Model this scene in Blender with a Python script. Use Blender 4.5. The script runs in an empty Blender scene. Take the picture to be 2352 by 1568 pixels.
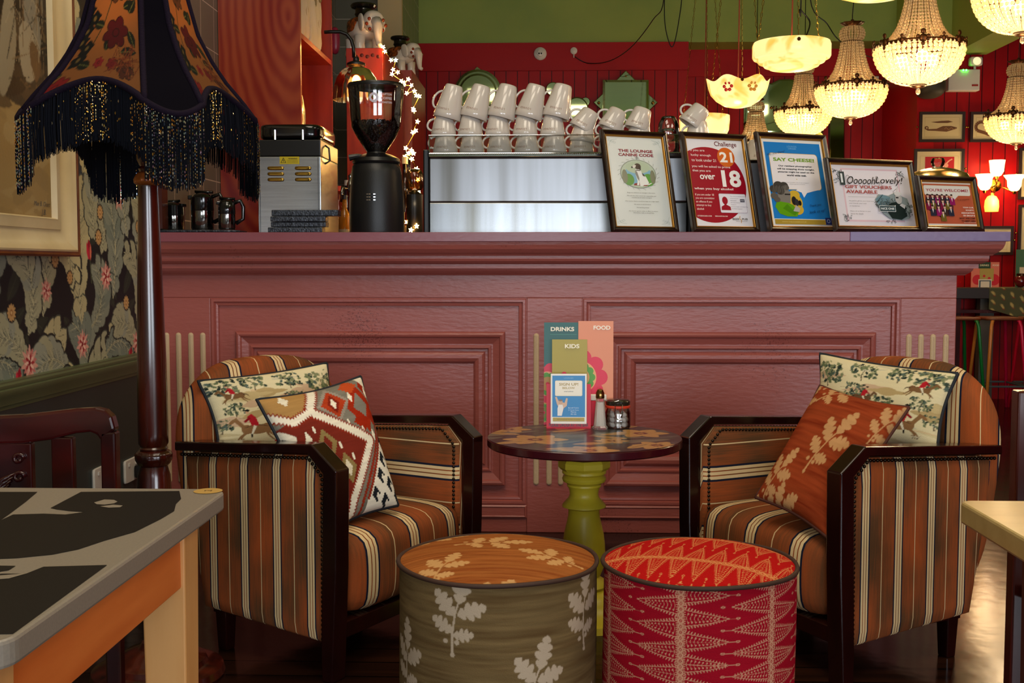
import bpy, math, random
import numpy as np
from mathutils import Vector, Matrix, Euler
random.seed(7); np.random.seed(7)
PI = math.pi
COL = bpy.context.scene.collection
F = 40/36*2352
CAM = Vector((0, 0, 1.1))
CROT = Euler((math.radians(90-3.81), 0, math.radians(1.95)), 'XYZ').to_matrix()

def ray(px, py): return CROT @ Vector(((px-1176)/F, -(py-784)/F, -1))
def PY(px, py, Y):
    r = ray(px, py); return CAM + r*(Y/r.y)
def PZ(px, py, z):
    r = ray(px, py); return CAM + r*((z-1.1)/r.z)
def PX(px, py, X):
    r = ray(px, py); return CAM + r*(X/r.x)

# ---------------------------------------------------------------- colour and materials
def lin(c):
    if isinstance(c, str):
        c = c.lstrip('#'); c = [int(c[i:i+2], 16)/255 for i in (0, 2, 4)]
        return tuple((x/12.92 if x <= .04045 else ((x+.055)/1.055)**2.4) for x in c)
    return tuple(c)
MATS = {}
def mat(name, col='#808080', rough=.5, metal=0, bump=0, bscale=60, col2=None, cscale=8, stretch=(1, 1, 1),
        coat=0, trans=0, ior=1.45, emit=None, estr=0, sheen=0, attr=False, spec=.5, alpha=1, detail=4, cfac=1.0, subs=0, bdist=.003):
    if name in MATS: return MATS[name]
    m = bpy.data.materials.new(name); m.use_nodes = True
    nt = m.node_tree; N = nt.nodes; L = nt.links
    b = N['Principled BSDF']
    c = lin(col)
    b.inputs['Base Color'].default_value = (*c, 1)
    b.inputs['Roughness'].default_value = rough; b.inputs['Metallic'].default_value = metal
    b.inputs['IOR'].default_value = ior; b.inputs['Specular IOR Level'].default_value = spec
    b.inputs['Coat Weight'].default_value = coat; b.inputs['Coat Roughness'].default_value = .12
    b.inputs['Transmission Weight'].default_value = trans
    b.inputs['Sheen Weight'].default_value = sheen
    b.inputs['Alpha'].default_value = alpha
    if emit: b.inputs['Emission Color'].default_value = (*lin(emit), 1); b.inputs['Emission Strength'].default_value = estr
    tc = mp = None
    if bump or col2:
        tc = N.new('ShaderNodeTexCoord'); mp = N.new('ShaderNodeMapping'); mp.inputs['Scale'].default_value = stretch
        L.new(tc.outputs['Object'], mp.inputs['Vector'])
    src = None
    if attr:
        a = N.new('ShaderNodeAttribute'); a.attribute_name = 'Col'; src = a.outputs['Color']
    if col2:
        n = N.new('ShaderNodeTexNoise'); n.inputs['Scale'].default_value = cscale; n.inputs['Detail'].default_value = detail
        L.new(mp.outputs['Vector'], n.inputs['Vector'])
        r = N.new('ShaderNodeValToRGB'); r.color_ramp.elements[0].position = .35; r.color_ramp.elements[1].position = .68
        r.color_ramp.elements[0].color = (*c, 1); r.color_ramp.elements[1].color = (*lin(col2), 1)
        L.new(n.outputs['Fac'], r.inputs['Fac'])
        if attr:
            mx = N.new('ShaderNodeMix'); mx.data_type = 'RGBA'; mx.blend_type = 'MULTIPLY'; mx.inputs['Factor'].default_value = cfac
            L.new(src, mx.inputs['A']); L.new(r.outputs['Color'], mx.inputs['B']); src = mx.outputs['Result']
        else: src = r.outputs['Color']
    if src: L.new(src, b.inputs['Base Color'])
    if bump:
        n2 = N.new('ShaderNodeTexNoise'); n2.inputs['Scale'].default_value = bscale; n2.inputs['Detail'].default_value = 3
        L.new(mp.outputs['Vector'], n2.inputs['Vector'])
        bp = N.new('ShaderNodeBump'); bp.inputs['Strength'].default_value = bump; bp.inputs['Distance'].default_value = bdist
        L.new(n2.outputs['Fac'], bp.inputs['Height']); L.new(bp.outputs['Normal'], b.inputs['Normal'])
    MATS[name] = m
    return m

def glassy(name, col='#ffffff', rough=0.03, tint=.15):
    """thin clear glass: transparent body with a glossy skin"""
    if name in MATS: return MATS[name]
    m = bpy.data.materials.new(name); m.use_nodes = True
    nt = m.node_tree; N = nt.nodes; L = nt.links
    for n in list(N): N.remove(n)
    o = N.new('ShaderNodeOutputMaterial'); t = N.new('ShaderNodeBsdfTransparent'); g = N.new('ShaderNodeBsdfGlossy')
    f = N.new('ShaderNodeFresnel'); f.inputs['IOR'].default_value = 1.6
    a = N.new('ShaderNodeMath'); a.operation = 'MULTIPLY_ADD'; a.inputs[1].default_value = 1.0; a.inputs[2].default_value = tint*.3
    mx = N.new('ShaderNodeMixShader')
    t.inputs['Color'].default_value = (*lin(col), 1); g.inputs['Roughness'].default_value = rough
    L.new(f.outputs[0], a.inputs[0]); L.new(a.outputs[0], mx.inputs[0]); L.new(t.outputs[0], mx.inputs[1]); L.new(g.outputs[0], mx.inputs[2])
    L.new(mx.outputs[0], o.inputs['Surface'])
    MATS[name] = m; return m

def glowing(name, col, trans_col, estr, rough=.3, col2=None, cscale=14):
    """lamp glass: translucent body that also glows"""
    if name in MATS: return MATS[name]
    m = bpy.data.materials.new(name); m.use_nodes = True
    nt = m.node_tree; N = nt.nodes; L = nt.links
    for n in list(N): N.remove(n)
    o = N.new('ShaderNodeOutputMaterial'); t = N.new('ShaderNodeBsdfTranslucent'); d = N.new('ShaderNodeBsdfPrincipled')
    e = N.new('ShaderNodeEmission'); mx = N.new('ShaderNodeMixShader'); ad = N.new('ShaderNodeAddShader')
    t.inputs['Color'].default_value = (*lin(trans_col), 1); d.inputs['Base Color'].default_value = (*lin(trans_col), 1)
    d.inputs['Roughness'].default_value = rough; mx.inputs[0].default_value = .5
    e.inputs['Color'].default_value = (*lin(col), 1); e.inputs['Strength'].default_value = estr
    if col2:
        tc = N.new('ShaderNodeTexCoord'); n = N.new('ShaderNodeTexNoise'); n.inputs['Scale'].default_value = cscale
        n.inputs['Distortion'].default_value = 1.2
        r = N.new('ShaderNodeValToRGB'); r.color_ramp.elements[0].position = .5; r.color_ramp.elements[1].position = .62
        r.color_ramp.elements[0].color = (*lin(col), 1); r.color_ramp.elements[1].color = (*lin(col2), 1)
        L.new(tc.outputs['Object'], n.inputs['Vector']); L.new(n.outputs['Fac'], r.inputs['Fac']); L.new(r.outputs['Color'], e.inputs['Color'])
    L.new(t.outputs[0], mx.inputs[1]); L.new(d.outputs[0], mx.inputs[2]); L.new(mx.outputs[0], ad.inputs[0]); L.new(e.outputs[0], ad.inputs[1])
    L.new(ad.outputs[0], o.inputs['Surface'])
    MATS[name] = m; return m

# ---------------------------------------------------------------- mesh building
class MB:
    def __init__(s): s.v = []; s.f = []; s.uv = {}; s.col = {}
    def add(s, vs, fs, M=None, col=None):
        o = len(s.v)
        s.v += [tuple(M @ Vector(p)) for p in vs] if M is not None else [tuple(p) for p in vs]
        for f in fs:
            if col is not None: s.col[len(s.f)] = col
            s.f.append(tuple(i+o for i in f))
        return s
    def box(s, x0, x1, y0, y1, z0, z1, M=None, col=None, tx=0, ty=0):
        """axis box; tx, ty shrink the bottom for a taper"""
        vs = [(x0+tx, y0+ty, z0), (x1-tx, y0+ty, z0), (x1-tx, y1-ty, z0), (x0+tx, y1-ty, z0), (x0, y0, z1), (x1, y0, z1), (x1, y1, z1), (x0, y1, z1)]
        return s.add(vs, [(3, 2, 1, 0), (4, 5, 6, 7), (0, 1, 5, 4), (1, 2, 6, 5), (2, 3, 7, 6), (3, 0, 4, 7)], M, col)
    def lathe(s, prof, n=32, M=None, cap=True, col=None, rf=None):
        vs = []; fs = []
        for (r, z) in prof:
            for k in range(n):
                a = 2*PI*k/n; q = rf(a, z) if rf else 1
                vs.append((r*q*math.cos(a), r*q*math.sin(a), z))
        for i in range(len(prof)-1):
            for k in range(n):
                fs.append((i*n+k, i*n+(k+1) % n, (i+1)*n+(k+1) % n, (i+1)*n+k))
        if cap:
            if prof[0][0] > 1e-5: fs.append(tuple(range(n))[::-1])
            if prof[-1][0] > 1e-5: fs.append(tuple((len(prof)-1)*n+k for k in range(n)))
        return s.add(vs, fs, M, col)
    def tube(s, path, r, n=8, col=None, cap=True, closed=False):
        path = [Vector(p) for p in path]; m = len(path); vs = []; fs = []
        rs = r if isinstance(r, (list, tuple)) else [r]*m
        up = None
        for i, p in enumerate(path):
            if closed: d = path[(i+1) % m]-path[i-1]
            else: d = (path[min(i+1, m-1)]-path[max(i-1, 0)])
            d.normalize()
            if up is None:
                up = Vector((0, 0, 1)) if abs(d.z) < .9 else Vector((1, 0, 0))
            a = d.cross(up).normalized(); b = a.cross(d).normalized(); up = b
            for k in range(n):
                t = 2*PI*k/n; vs.append(p+(a*math.cos(t)+b*math.sin(t))*rs[i])
        for i in range(m if closed else m-1):
            j = (i+1) % m
            for k in range(n): fs.append((i*n+k, i*n+(k+1) % n, j*n+(k+1) % n, j*n+k))
        if cap and not closed: fs.append(tuple(range(n))[::-1]); fs.append(tuple((m-1)*n+k for k in range(n)))
        return s.add(vs, fs, None, col)
    def ball(s, c, r, n=8, m=6, col=None, sc=(1, 1, 1)):
        prof = [(max(r*math.sin(PI*i/m), 1e-6), -r*math.cos(PI*i/m)) for i in range(m+1)]
        return s.lathe(prof, n, Matrix.Translation(Vector(c)) @ Matrix.Diagonal((*sc, 1)), cap=False, col=col)
    def prism(s, poly, d0, d1, M=None, col=None):
        """poly in (x, y), extruded z d0..d1"""
        n = len(poly)
        vs = [(x, y, d0) for x, y in poly]+[(x, y, d1) for x, y in poly]
        fs = [tuple(range(n))[::-1], tuple(range(n, 2*n))]+[(i, (i+1) % n, n+(i+1) % n, n+i) for i in range(n)]
        return s.add(vs, fs, M, col)
    def softbox(s, fn, n=(8, 8, 8), e=6):
        """rounded box; fn maps the unit cube's point to space"""
        idx = {}; vs = []; fs = []
        nx, ny, nz = n
        def vid(i, j, k):
            if (i, j, k) not in idx:
                p = [2*i/nx-1, 2*j/ny-1, 2*k/nz-1]
                q = sum(abs(c)**e for c in p)**(1/e); idx[(i, j, k)] = len(vs)
                vs.append(fn(*[c/q for c in p]))
            return idx[(i, j, k)]
        for k in (0, nz):
            for i in range(nx):
                for j in range(ny):
                    f = [vid(i, j, k), vid(i+1, j, k), vid(i+1, j+1, k), vid(i, j+1, k)]; fs.append(f if k else f[::-1])
        for j in (0, ny):
            for i in range(nx):
                for k in range(nz):
                    f = [vid(i, j, k), vid(i+1, j, k), vid(i+1, j, k+1), vid(i, j, k+1)]; fs.append(f[::-1] if j else f)
        for i in (0, nx):
            for j in range(ny):
                for k in range(nz):
                    f = [vid(i, j, k), vid(i, j+1, k), vid(i, j+1, k+1), vid(i, j, k+1)]; fs.append(f if i else f[::-1])
        return s.add(vs, fs)
    def build(s, name, m, parent=None, smooth=False, bevel=0, uvf=None, loc=None):
        me = bpy.data.meshes.new(name); me.from_pydata(s.v, [], s.f); me.update()
        o = bpy.data.objects.new(name, me); COL.objects.link(o)
        me.materials.append(m)
        if s.col:
            a = me.color_attributes.new('Col', 'FLOAT_COLOR', 'CORNER'); arr = []
            for i, p in enumerate(me.polygons):
                c = lin(s.col.get(i, '#ffffff')); arr += [*c, 1.0]*p.loop_total
            a.data.foreach_set('color', arr)
        if uvf:
            uvl = me.uv_layers.new(name='UVMap')
            for p in me.polygons:
                for li in p.loop_indices:
                    uvl.data[li].uv = uvf(me.vertices[me.loops[li].vertex_index].co, p.normal)
        if smooth:
            me.polygons.foreach_set('use_smooth', [True]*len(me.polygons))
            if smooth != 2:
                try: me.set_sharp_from_angle(angle=math.radians(38))
                except Exception: pass
        if bevel:
            b = o.modifiers.new('bevel', 'BEVEL'); b.width = bevel; b.segments = 2; b.limit_method = 'ANGLE'; b.angle_limit = math.radians(40)
        if parent: o.parent = parent
        if loc: o.location = loc
        return o

def grid_obj(name, P, m, parent=None, colors=None, cyc=False, smooth=True):
    """P: (rows, cols, 3) array of points; colors (rows, cols, 3) linear"""
    R, C_, _ = P.shape
    me = bpy.data.meshes.new(name)
    idx = np.arange(R*C_).reshape(R, C_)
    if cyc: nx = np.roll(idx, -1, 1); a, b, c, d = idx[:-1], nx[:-1], nx[1:], idx[1:]
    else: a, b, c, d = idx[:-1, :-1], idx[:-1, 1:], idx[1:, 1:], idx[1:, :-1]
    q = np.stack([a.ravel(), b.ravel(), c.ravel(), d.ravel()], 1).astype(np.int32)
    me.vertices.add(R*C_); me.vertices.foreach_set('co', P.reshape(-1).astype(np.float32))
    me.loops.add(q.size); me.loops.foreach_set('vertex_index', q.ravel())
    me.polygons.add(len(q)); me.polygons.foreach_set('loop_start', np.arange(0, q.size, 4, dtype=np.int32))
    me.update(calc_edges=True)
    if smooth: me.polygons.foreach_set('use_smooth', np.ones(len(q), dtype=bool))
    if colors is not None:
        ca = me.color_attributes.new('Col', 'FLOAT_COLOR', 'POINT')
        ca.data.foreach_set('color', np.concatenate([colors.reshape(-1, 3), np.ones((R*C_, 1))], 1).astype(np.float32).ravel())
    me.materials.append(m)
    o = bpy.data.objects.new(name, me); COL.objects.link(o)
    if parent: o.parent = parent
    return o

def thing(name, label, cat, loc=(0, 0, 0), rz=0, group=None):
    o = bpy.data.objects.new(name, None); COL.objects.link(o); o.location = loc; o.rotation_euler = (0, 0, rz)
    o.empty_display_size = .05
    return tag(o, label, cat, group)
def tag(o, label, cat, group=None):
    o['label'] = label; o['category'] = cat
    if group: o['group'] = group
    return o
def struct(o): o['kind'] = 'structure'; return o
def dup(r, loc=None, rz=None, label=None, group=None, scale=None):
    c = r.copy(); COL.objects.link(c)
    if loc is not None: c.location = loc
    if rz is not None: c.rotation_euler = rz if isinstance(rz, (tuple, Euler)) else (0, 0, rz)
    if label: c['label'] = label
    if group: c['group'] = group
    if scale: c.scale = (scale,)*3
    def kids(src, dst):
        for ch in [o for o in COL.objects if o.parent == src]:
            k = ch.copy(); COL.objects.link(k); k.parent = dst; kids(ch, k)
    kids(r, c); return c

# ---------------------------------------------------------------- text as mesh
TX = {}
def text_mesh(t, bold=0, spacing=1.0):
    k = (t, bold, spacing)
    if k in TX: return TX[k]
    cu = bpy.data.curves.new('t', 'FONT'); cu.body = t; cu.size = 1; cu.align_x = 'CENTER'; cu.align_y = 'CENTER'
    cu.resolution_u = 3; cu.offset = bold; cu.space_character = spacing
    o = bpy.data.objects.new('t', cu); COL.objects.link(o)
    dg = bpy.context.evaluated_depsgraph_get()
    me = bpy.data.meshes.new_from_object(o.evaluated_get(dg))
    vs = [tuple(v.co) for v in me.vertices]; fs = [tuple(p.vertices) for p in me.polygons]
    bpy.data.objects.remove(o); bpy.data.curves.remove(cu); bpy.data.meshes.remove(me)
    if vs:
        ys = [v[1] for v in vs]; xs = [v[0] for v in vs]
        TX[k] = (vs, fs, min(xs), max(xs), min(ys), max(ys))
    else: TX[k] = ([], [], 0, 1, 0, 1)
    return TX[k]

class Art(MB):
    """flat printed matter in the x-y plane, each colour a little above the last"""
    def __init__(s, step=.00012): super().__init__(); s.k = 0; s.step = step
    def z(s): s.k += 1; return s.k*s.step
    def rect(s, x0, y0, x1, y1, col): z = s.z(); return s.add([(x0, y0, z), (x1, y0, z), (x1, y1, z), (x0, y1, z)], [(0, 1, 2, 3)], None, col)
    def poly(s, pts, col):
        z = s.z()
        a = sum(pts[i-1][0]*pts[i][1]-pts[i][0]*pts[i-1][1] for i in range(len(pts)))
        if a < 0: pts = pts[::-1]
        return s.add([(x, y, z) for x, y in pts], [tuple(range(len(pts)))], None, col)
    def disc(s, cx, cy, rx, col, ry=None, n=28, rot=0):
        ry = ry or rx; c, q = math.cos(rot), math.sin(rot)
        return s.poly([(cx+rx*math.cos(a)*c-ry*math.sin(a)*q, cy+rx*math.cos(a)*q+ry*math.sin(a)*c) for a in [2*PI*i/n for i in range(n)]], col)
    def rrect(s, x0, y0, x1, y1, r, col, n=5):
        p = []
        for cx, cy, a0 in ((x1-r, y0+r, -PI/2), (x1-r, y1-r, 0), (x0+r, y1-r, PI/2), (x0+r, y0+r, PI)):
            p += [(cx+r*math.cos(a0+PI/2*i/n), cy+r*math.sin(a0+PI/2*i/n)) for i in range(n+1)]
        return s.poly(p, col)
    def line(s, pts, w, col):
        z = s.z()
        for a, b in zip(pts[:-1], pts[1:]):
            dx, dy = b[0]-a[0], b[1]-a[1]; l = math.hypot(dx, dy) or 1; nx, ny = -dy/l*w/2, dx/l*w/2
            s.add([(a[0]-nx, a[1]-ny, z), (b[0]-nx, b[1]-ny, z), (b[0]+nx, b[1]+ny, z), (a[0]+nx, a[1]+ny, z)], [(0, 1, 2, 3)], None, col)
        return s
    def text(s, t, cx, cy, w, col, h=None, bold=0, rot=0, slant=0, maxh=None):
        """text centred at cx, cy, w wide"""
        vs, fs, x0, x1, y0, y1 = text_mesh(t, bold)
        k = w/(x1-x0); kh = (h/(y1-y0)) if h else k
        if maxh and kh*(y1-y0) > maxh: kh = maxh/(y1-y0)
        z = s.z(); c, q = math.cos(rot), math.sin(rot); mx, my = (x0+x1)/2, (y0+y1)/2
        out = []
        for v in vs:
            y = (v[1]-my)*kh; x = (v[0]-mx)*k+slant*y
            out.append((cx+x*c-y*q, cy+x*q+y*c, z))
        return s.add(out, fs, None, col)

# ---------------------------------------------------------------- cloth patterns drawn into arrays
class Canvas:
    def __init__(s, w, h, bg, ppm):
        """w, h in metres; ppm samples per metre"""
        s.W, s.H, s.k = int(w*ppm), int(h*ppm), ppm
        s.a = np.ones((s.H, s.W, 3), np.float32)*np.array(lin(bg), np.float32); s.wrap = False
    def poly(s, pts, col):
        if s.wrap:
            w, h = s.W/s.k, s.H/s.k
            xs = [p[0] for p in pts]; ys = [p[1] for p in pts]
            for dx in (-w, 0, w):
                for dy in (-h, 0, h):
                    if min(xs)+dx < w and max(xs)+dx > 0 and min(ys)+dy < h and max(ys)+dy > 0:
                        s._poly([(x+dx, y+dy) for x, y in pts], col)
        else: s._poly(pts, col)
    def _poly(s, pts, col):
        p = np.array(pts, float)*s.k
        x0, x1 = max(int(p[:, 0].min()), 0), min(int(p[:, 0].max())+2, s.W)
        y0, y1 = max(int(p[:, 1].min()), 0), min(int(p[:, 1].max())+2, s.H)
        if x1 <= x0 or y1 <= y0: return
        X, Y = np.meshgrid(np.arange(x0, x1)+.5, np.arange(y0, y1)+.5)
        ins = np.zeros(X.shape, bool); n = len(p); q = np.roll(p, 1, 0)
        for i in range(n):
            xa, ya = p[i]; xb, yb = q[i]
            if ya == yb: continue
            c = ((ya > Y) != (yb > Y)) & (X < (xb-xa)*(Y-ya)/(yb-ya)+xa)
            ins ^= c
        s.a[y0:y1, x0:x1][ins] = lin(col)
    def ell(s, cx, cy, rx, ry, col, rot=0, n=18, wob=0, lobes=5):
        c, q = math.cos(rot), math.sin(rot); pts = []
        for i in range(n):
            a = 2*PI*i/n; k = 1+wob*math.cos(lobes*a)
            x, y = rx*k*math.cos(a), ry*k*math.sin(a); pts.append((cx+x*c-y*q, cy+x*q+y*c))
        s.poly(pts, col)
    def line(s, pts, w, col, w2=None):
        m = len(pts)-1
        for i in range(m):
            (xa, ya), (xb, yb) = pts[i], pts[i+1]; l = math.hypot(xb-xa, yb-ya) or 1
            nx, ny = -(yb-ya)/l, (xb-xa)/l
            wa = w if w2 is None else w+(w2-w)*i/m; wb = w if w2 is None else w+(w2-w)*(i+1)/m
            s.poly([(xa-nx*wa/2, ya-ny*wa/2), (xb-nx*wb/2, yb-ny*wb/2), (xb+nx*wb/2, yb+ny*wb/2), (xa+nx*wa/2, ya+ny*wa/2)], col)
    def leaf(s, x, y, L, w, ang, col, lobes=0, depth=.3, vein=None, bend=0):
        """pointed leaf from its stalk; lobes cut the edge"""
        n = 22 if lobes < 1 else 52; up = []; dn = []
        mid = []
        for i in range(n+1):
            t = i/n; hw = w*math.sin(PI*min(1, t**.85*1.0))**.8 if 0 < t < 1 else 0
            if lobes: hw *= 1-depth+depth*(abs(math.sin(PI*lobes*t))**.6*2-1)
            a = bend*t*t; cx = L*t*math.cos(a); cy = L*t*math.sin(a)
            nx, ny = -math.sin(2*a), math.cos(2*a); sh = w*.25 if lobes else 0
            up.append((cx+nx*hw+sh*hw/w if w else cx, cy+ny*hw)); dn.append((cx-nx*hw+sh*hw/w, cy-ny*hw)); mid.append((cx, cy))
        c, q = math.cos(ang), math.sin(ang); T = lambda p: (x+p[0]*c-p[1]*q, y+p[0]*q+p[1]*c)
        s.poly([T(p) for p in up]+[T(p) for p in dn[::-1]], col)
        if vein: s.line([T(p) for p in mid[:-2]], w*.12, vein)
        return [T(p) for p in mid]
    def sample(s, U, V, wrap=True):
        x = U*s.k-.5; y = V*s.k-.5
        x0 = np.floor(x).astype(int); y0 = np.floor(y).astype(int); fx = (x-x0)[..., None]; fy = (y-y0)[..., None]
        if wrap: X = lambda a: a % s.W; Yf = lambda a: a % s.H
        else: X = lambda a: np.clip(a, 0, s.W-1); Yf = lambda a: np.clip(a, 0, s.H-1)
        A = s.a
        return (A[Yf(y0), X(x0)]*(1-fx)*(1-fy)+A[Yf(y0), X(x0+1)]*fx*(1-fy)+A[Yf(y0+1), X(x0)]*(1-fx)*fy+A[Yf(y0+1), X(x0+1)]*fx*fy)

def streak(shape, n=3, amp=.12, axis=1, seed=1):
    """woven streaks: noise long along one axis"""
    r = np.random.RandomState(seed); H, W = shape; out = np.zeros(shape)
    for k, (a, b) in enumerate(((3, 60), (2, 25), (6, 120))[:n]):
        ch, cw = (max(2, H//a), max(2, W//b)) if axis == 1 else (max(2, H//b), max(2, W//a))
        g = r.rand(ch+1, cw+1)
        y = np.linspace(0, ch-.001, H); x = np.linspace(0, cw-.001, W); yi = y.astype(int); xi = x.astype(int)
        fy = (y-yi)[:, None]; fx = (x-xi)[None]
        out += g[yi][:, xi]*(1-fy)*(1-fx)+g[yi][:, xi+1]*(1-fy)*fx+g[yi+1][:, xi]*fy*(1-fx)+g[yi+1][:, xi+1]*fy*fx
    out = out/n
    return 1+amp*2*(out-.5)
def mat_lines(name, col, lcol, axes, rough=.3, col2=None, cscale=3, stretch=(1, 1, 1), bump=.4, coat=0, per=0, nb=0, nbs=30, spec=.5):
    """surface cut by regular joints: axes = [(axis, period, width, offset)]"""
    m = mat(name, col, rough, col2=col2 or col, cscale=cscale, stretch=stretch, coat=coat, spec=spec)
    nt = m.node_tree; N = nt.nodes; L = nt.links; b = N['Principled BSDF']
    tc = N.new('ShaderNodeTexCoord'); sp = N.new('ShaderNodeSeparateXYZ'); L.new(tc.outputs['Object'], sp.inputs[0])
    tot = None; idx = None
    for (ax, p, w, off) in axes:
        a = N.new('ShaderNodeMath'); a.operation = 'MULTIPLY_ADD'; a.inputs[1].default_value = 1/p; a.inputs[2].default_value = 50+off
        L.new(sp.outputs[ax], a.inputs[0])
        fr = N.new('ShaderNodeMath'); fr.operation = 'FRACT'; L.new(a.outputs[0], fr.inputs[0])
        if idx is None: idx = a
        lt = N.new('ShaderNodeMath'); lt.operation = 'LESS_THAN'; lt.inputs[1].default_value = w/p; L.new(fr.outputs[0], lt.inputs[0])
        if tot is None: tot = lt
        else:
            mx = N.new('ShaderNodeMath'); mx.operation = 'MAXIMUM'; L.new(tot.outputs[0], mx.inputs[0]); L.new(lt.outputs[0], mx.inputs[1]); tot = mx
    src = b.inputs['Base Color'].links[0].from_socket
    if per:
        fl = N.new('ShaderNodeMath'); fl.operation = 'FLOOR'; L.new(idx.outputs[0], fl.inputs[0])
        wn = N.new('ShaderNodeTexWhiteNoise'); wn.noise_dimensions = '1D'; L.new(fl.outputs[0], wn.inputs['W'])
        ma = N.new('ShaderNodeMath'); ma.operation = 'MULTIPLY_ADD'; ma.inputs[1].default_value = per; ma.inputs[2].default_value = 1-per/2
        L.new(wn.outputs['Value'], ma.inputs[0])
        vm = N.new('ShaderNodeVectorMath'); vm.operation = 'SCALE'; L.new(src, vm.inputs[0]); L.new(ma.outputs[0], vm.inputs['Scale']); src = vm.outputs[0]
    mix = N.new('ShaderNodeMix'); mix.data_type = 'RGBA'
    L.new(tot.outputs[0], mix.inputs['Factor']); L.new(src, mix.inputs['A']); mix.inputs['B'].default_value = (*lin(lcol), 1)
    L.new(mix.outputs['Result'], b.inputs['Base Color'])
    bp = N.new('ShaderNodeBump'); bp.invert = True; bp.inputs['Strength'].default_value = bump; bp.inputs['Distance'].default_value = .003
    L.new(tot.outputs[0], bp.inputs['Height'])
    if nb:
        n2 = N.new('ShaderNodeTexNoise'); n2.inputs['Scale'].default_value = nbs; L.new(tc.outputs['Object'], n2.inputs['Vector'])
        b2 = N.new('ShaderNodeBump'); b2.inputs['Strength'].default_value = nb; b2.inputs['Distance'].default_value = .003
        L.new(n2.outputs['Fac'], b2.inputs['Height']); L.new(bp.outputs['Normal'], b2.inputs['Normal']); L.new(b2.outputs['Normal'], b.inputs['Normal'])
    else: L.new(bp.outputs['Normal'], b.inputs['Normal'])
    return m

WX = -1.61
M_floor = mat_lines('floorboards', '#160a06', '#030201', [('Y', .11, .006, 0)], rough=.15, bump=1.0, col2='#2c160c', cscale=5, stretch=(.25, 3, 1), per=.6, nb=.35, nbs=9, spec=.16)
M_redboard = mat_lines('red_boards', '#a3060a', '#300204', [('X', .1, .007, 0)], rough=.42, col2='#8c0508', cscale=2, spec=.22)
M_red = mat('red_paint', '#a00609', .42, spec=.22)
M_green = mat('green_paint', '#8c9c46', .6, bump=.1, bscale=12, col2='#809444', cscale=2)
M_tile = mat_lines('grey_tiles', '#5f5d51', '#b3a595', [('Y', .205, .005, .35), ('Z', .205, .005, .68)], rough=.2, col2='#666354', bump=.3)
M_dado = mat('dado_green', '#5a6140', .35)
M_panelg = mat('panel_green', '#313934', .45)
M_plaster = mat('plaster', '#b9ad98', .8)
M_wood_dark = mat('mahogany', '#2b0907', .22, col2='#451309', cscale=9, stretch=(1, 1, .15), coat=.3)
M_counter = mat('rose_paint', '#a4564c', .34, bump=.4, bscale=85, col2='#964d45', cscale=3, stretch=(.3, 1, 1), bdist=.003)
def speckle(m, sc, lo, hi, col, st):
    nt = m.node_tree; N = nt.nodes; L = nt.links; b = N['Principled BSDF']; src = b.inputs['Base Color'].links[0].from_socket
    tc = N.new('ShaderNodeTexCoord'); n = N.new('ShaderNodeTexNoise'); n.inputs['Scale'].default_value = sc; n.inputs['Detail'].default_value = 2; L.new(tc.outputs['Object'], n.inputs['Vector'])
    k = N.new('ShaderNodeTexNoise'); k.inputs['Scale'].default_value = 1.7; L.new(tc.outputs['Object'], k.inputs['Vector'])
    a = N.new('ShaderNodeMath'); a.operation = 'MULTIPLY'; L.new(n.outputs['Fac'], a.inputs[0]); L.new(k.outputs['Fac'], a.inputs[1])
    r = N.new('ShaderNodeMapRange'); r.inputs['From Min'].default_value = lo; r.inputs['From Max'].default_value = hi; r.inputs['To Max'].default_value = st; L.new(a.outputs[0], r.inputs['Value'])
    mx = N.new('ShaderNodeMix'); mx.data_type = 'RGBA'; L.new(r.outputs[0], mx.inputs['Factor']); L.new(src, mx.inputs['A']); mx.inputs['B'].default_value = (*lin(col), 1); L.new(mx.outputs['Result'], b.inputs['Base Color'])
speckle(M_counter, 150, .41, .46, '#5a2420', .6)
M_cream = mat('cream_groove', '#c9ab85', .6, bump=.4, bscale=300)
M_black = mat('black_plastic', '#0c0c0d', .35)
M_steel = mat('brushed_steel', '#b8bcc0', .22, metal=1, col2='#a4a8ac', cscale=3, stretch=(1, 1, 40))
M_steelp = mat('polished_steel', '#cfd3d6', .08, metal=1)
M_brass = mat('brass', '#b08a3c', .25, metal=1)
M_glass = glassy('clear_glass')

# ---------------- shell
def slab(name, x0, x1, y0, y1, z0, z1, m): return struct(MB().box(x0, x1, y0, y1, z0, z1).build(name, m))
slab('floor', WX-.1, 6.2, -3.2, 10.7, -.1, 0, M_floor)
slab('ceiling', WX-.1, 6.2, -3.2, 10.7, 3.7, 3.8, M_green)
slab('wall_left', WX-.1, WX, -3.2, 4.62, 0, 3.7, M_panelg)
slab('wall_left_tiled', WX-.1, WX, 4.62, 10.7, 0, 3.7, M_tile)
slab('wall_right', 6.1, 6.2, -3.2, 10.7, 0, 3.7, M_red)
ZB = 3.04
xa = PY(1579, 300, 10.1).x
slab('wall_back', WX, xa, 10.1, 10.7, 0, ZB, M_redboard)
slab('wall_back_recess', xa, 2.98, 10.47, 10.7, 0, ZB, M_redboard)
slab('wall_back_upper', WX, 2.98, 10.1, 10.7, ZB, 3.7, M_green)
slab('trim_2', WX, xa, 10.075, 10.1, ZB-.24, ZB, M_red)
slab('trim_3', xa, 2.98, 10.445, 10.47, ZB-.24, ZB, M_red)
slab('wall_back_side', 2.98, 6.1, 9.5, 10.7, 0, 2.94, M_redboard)
slab('wall_back_side_upper', 2.98, 6.1, 9.5, 10.7, 2.94, 3.7, M_green)
slab('trim_4', 2.98, 3.12, 9.485, 9.5, 0, 2.94, M_red)
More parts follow.
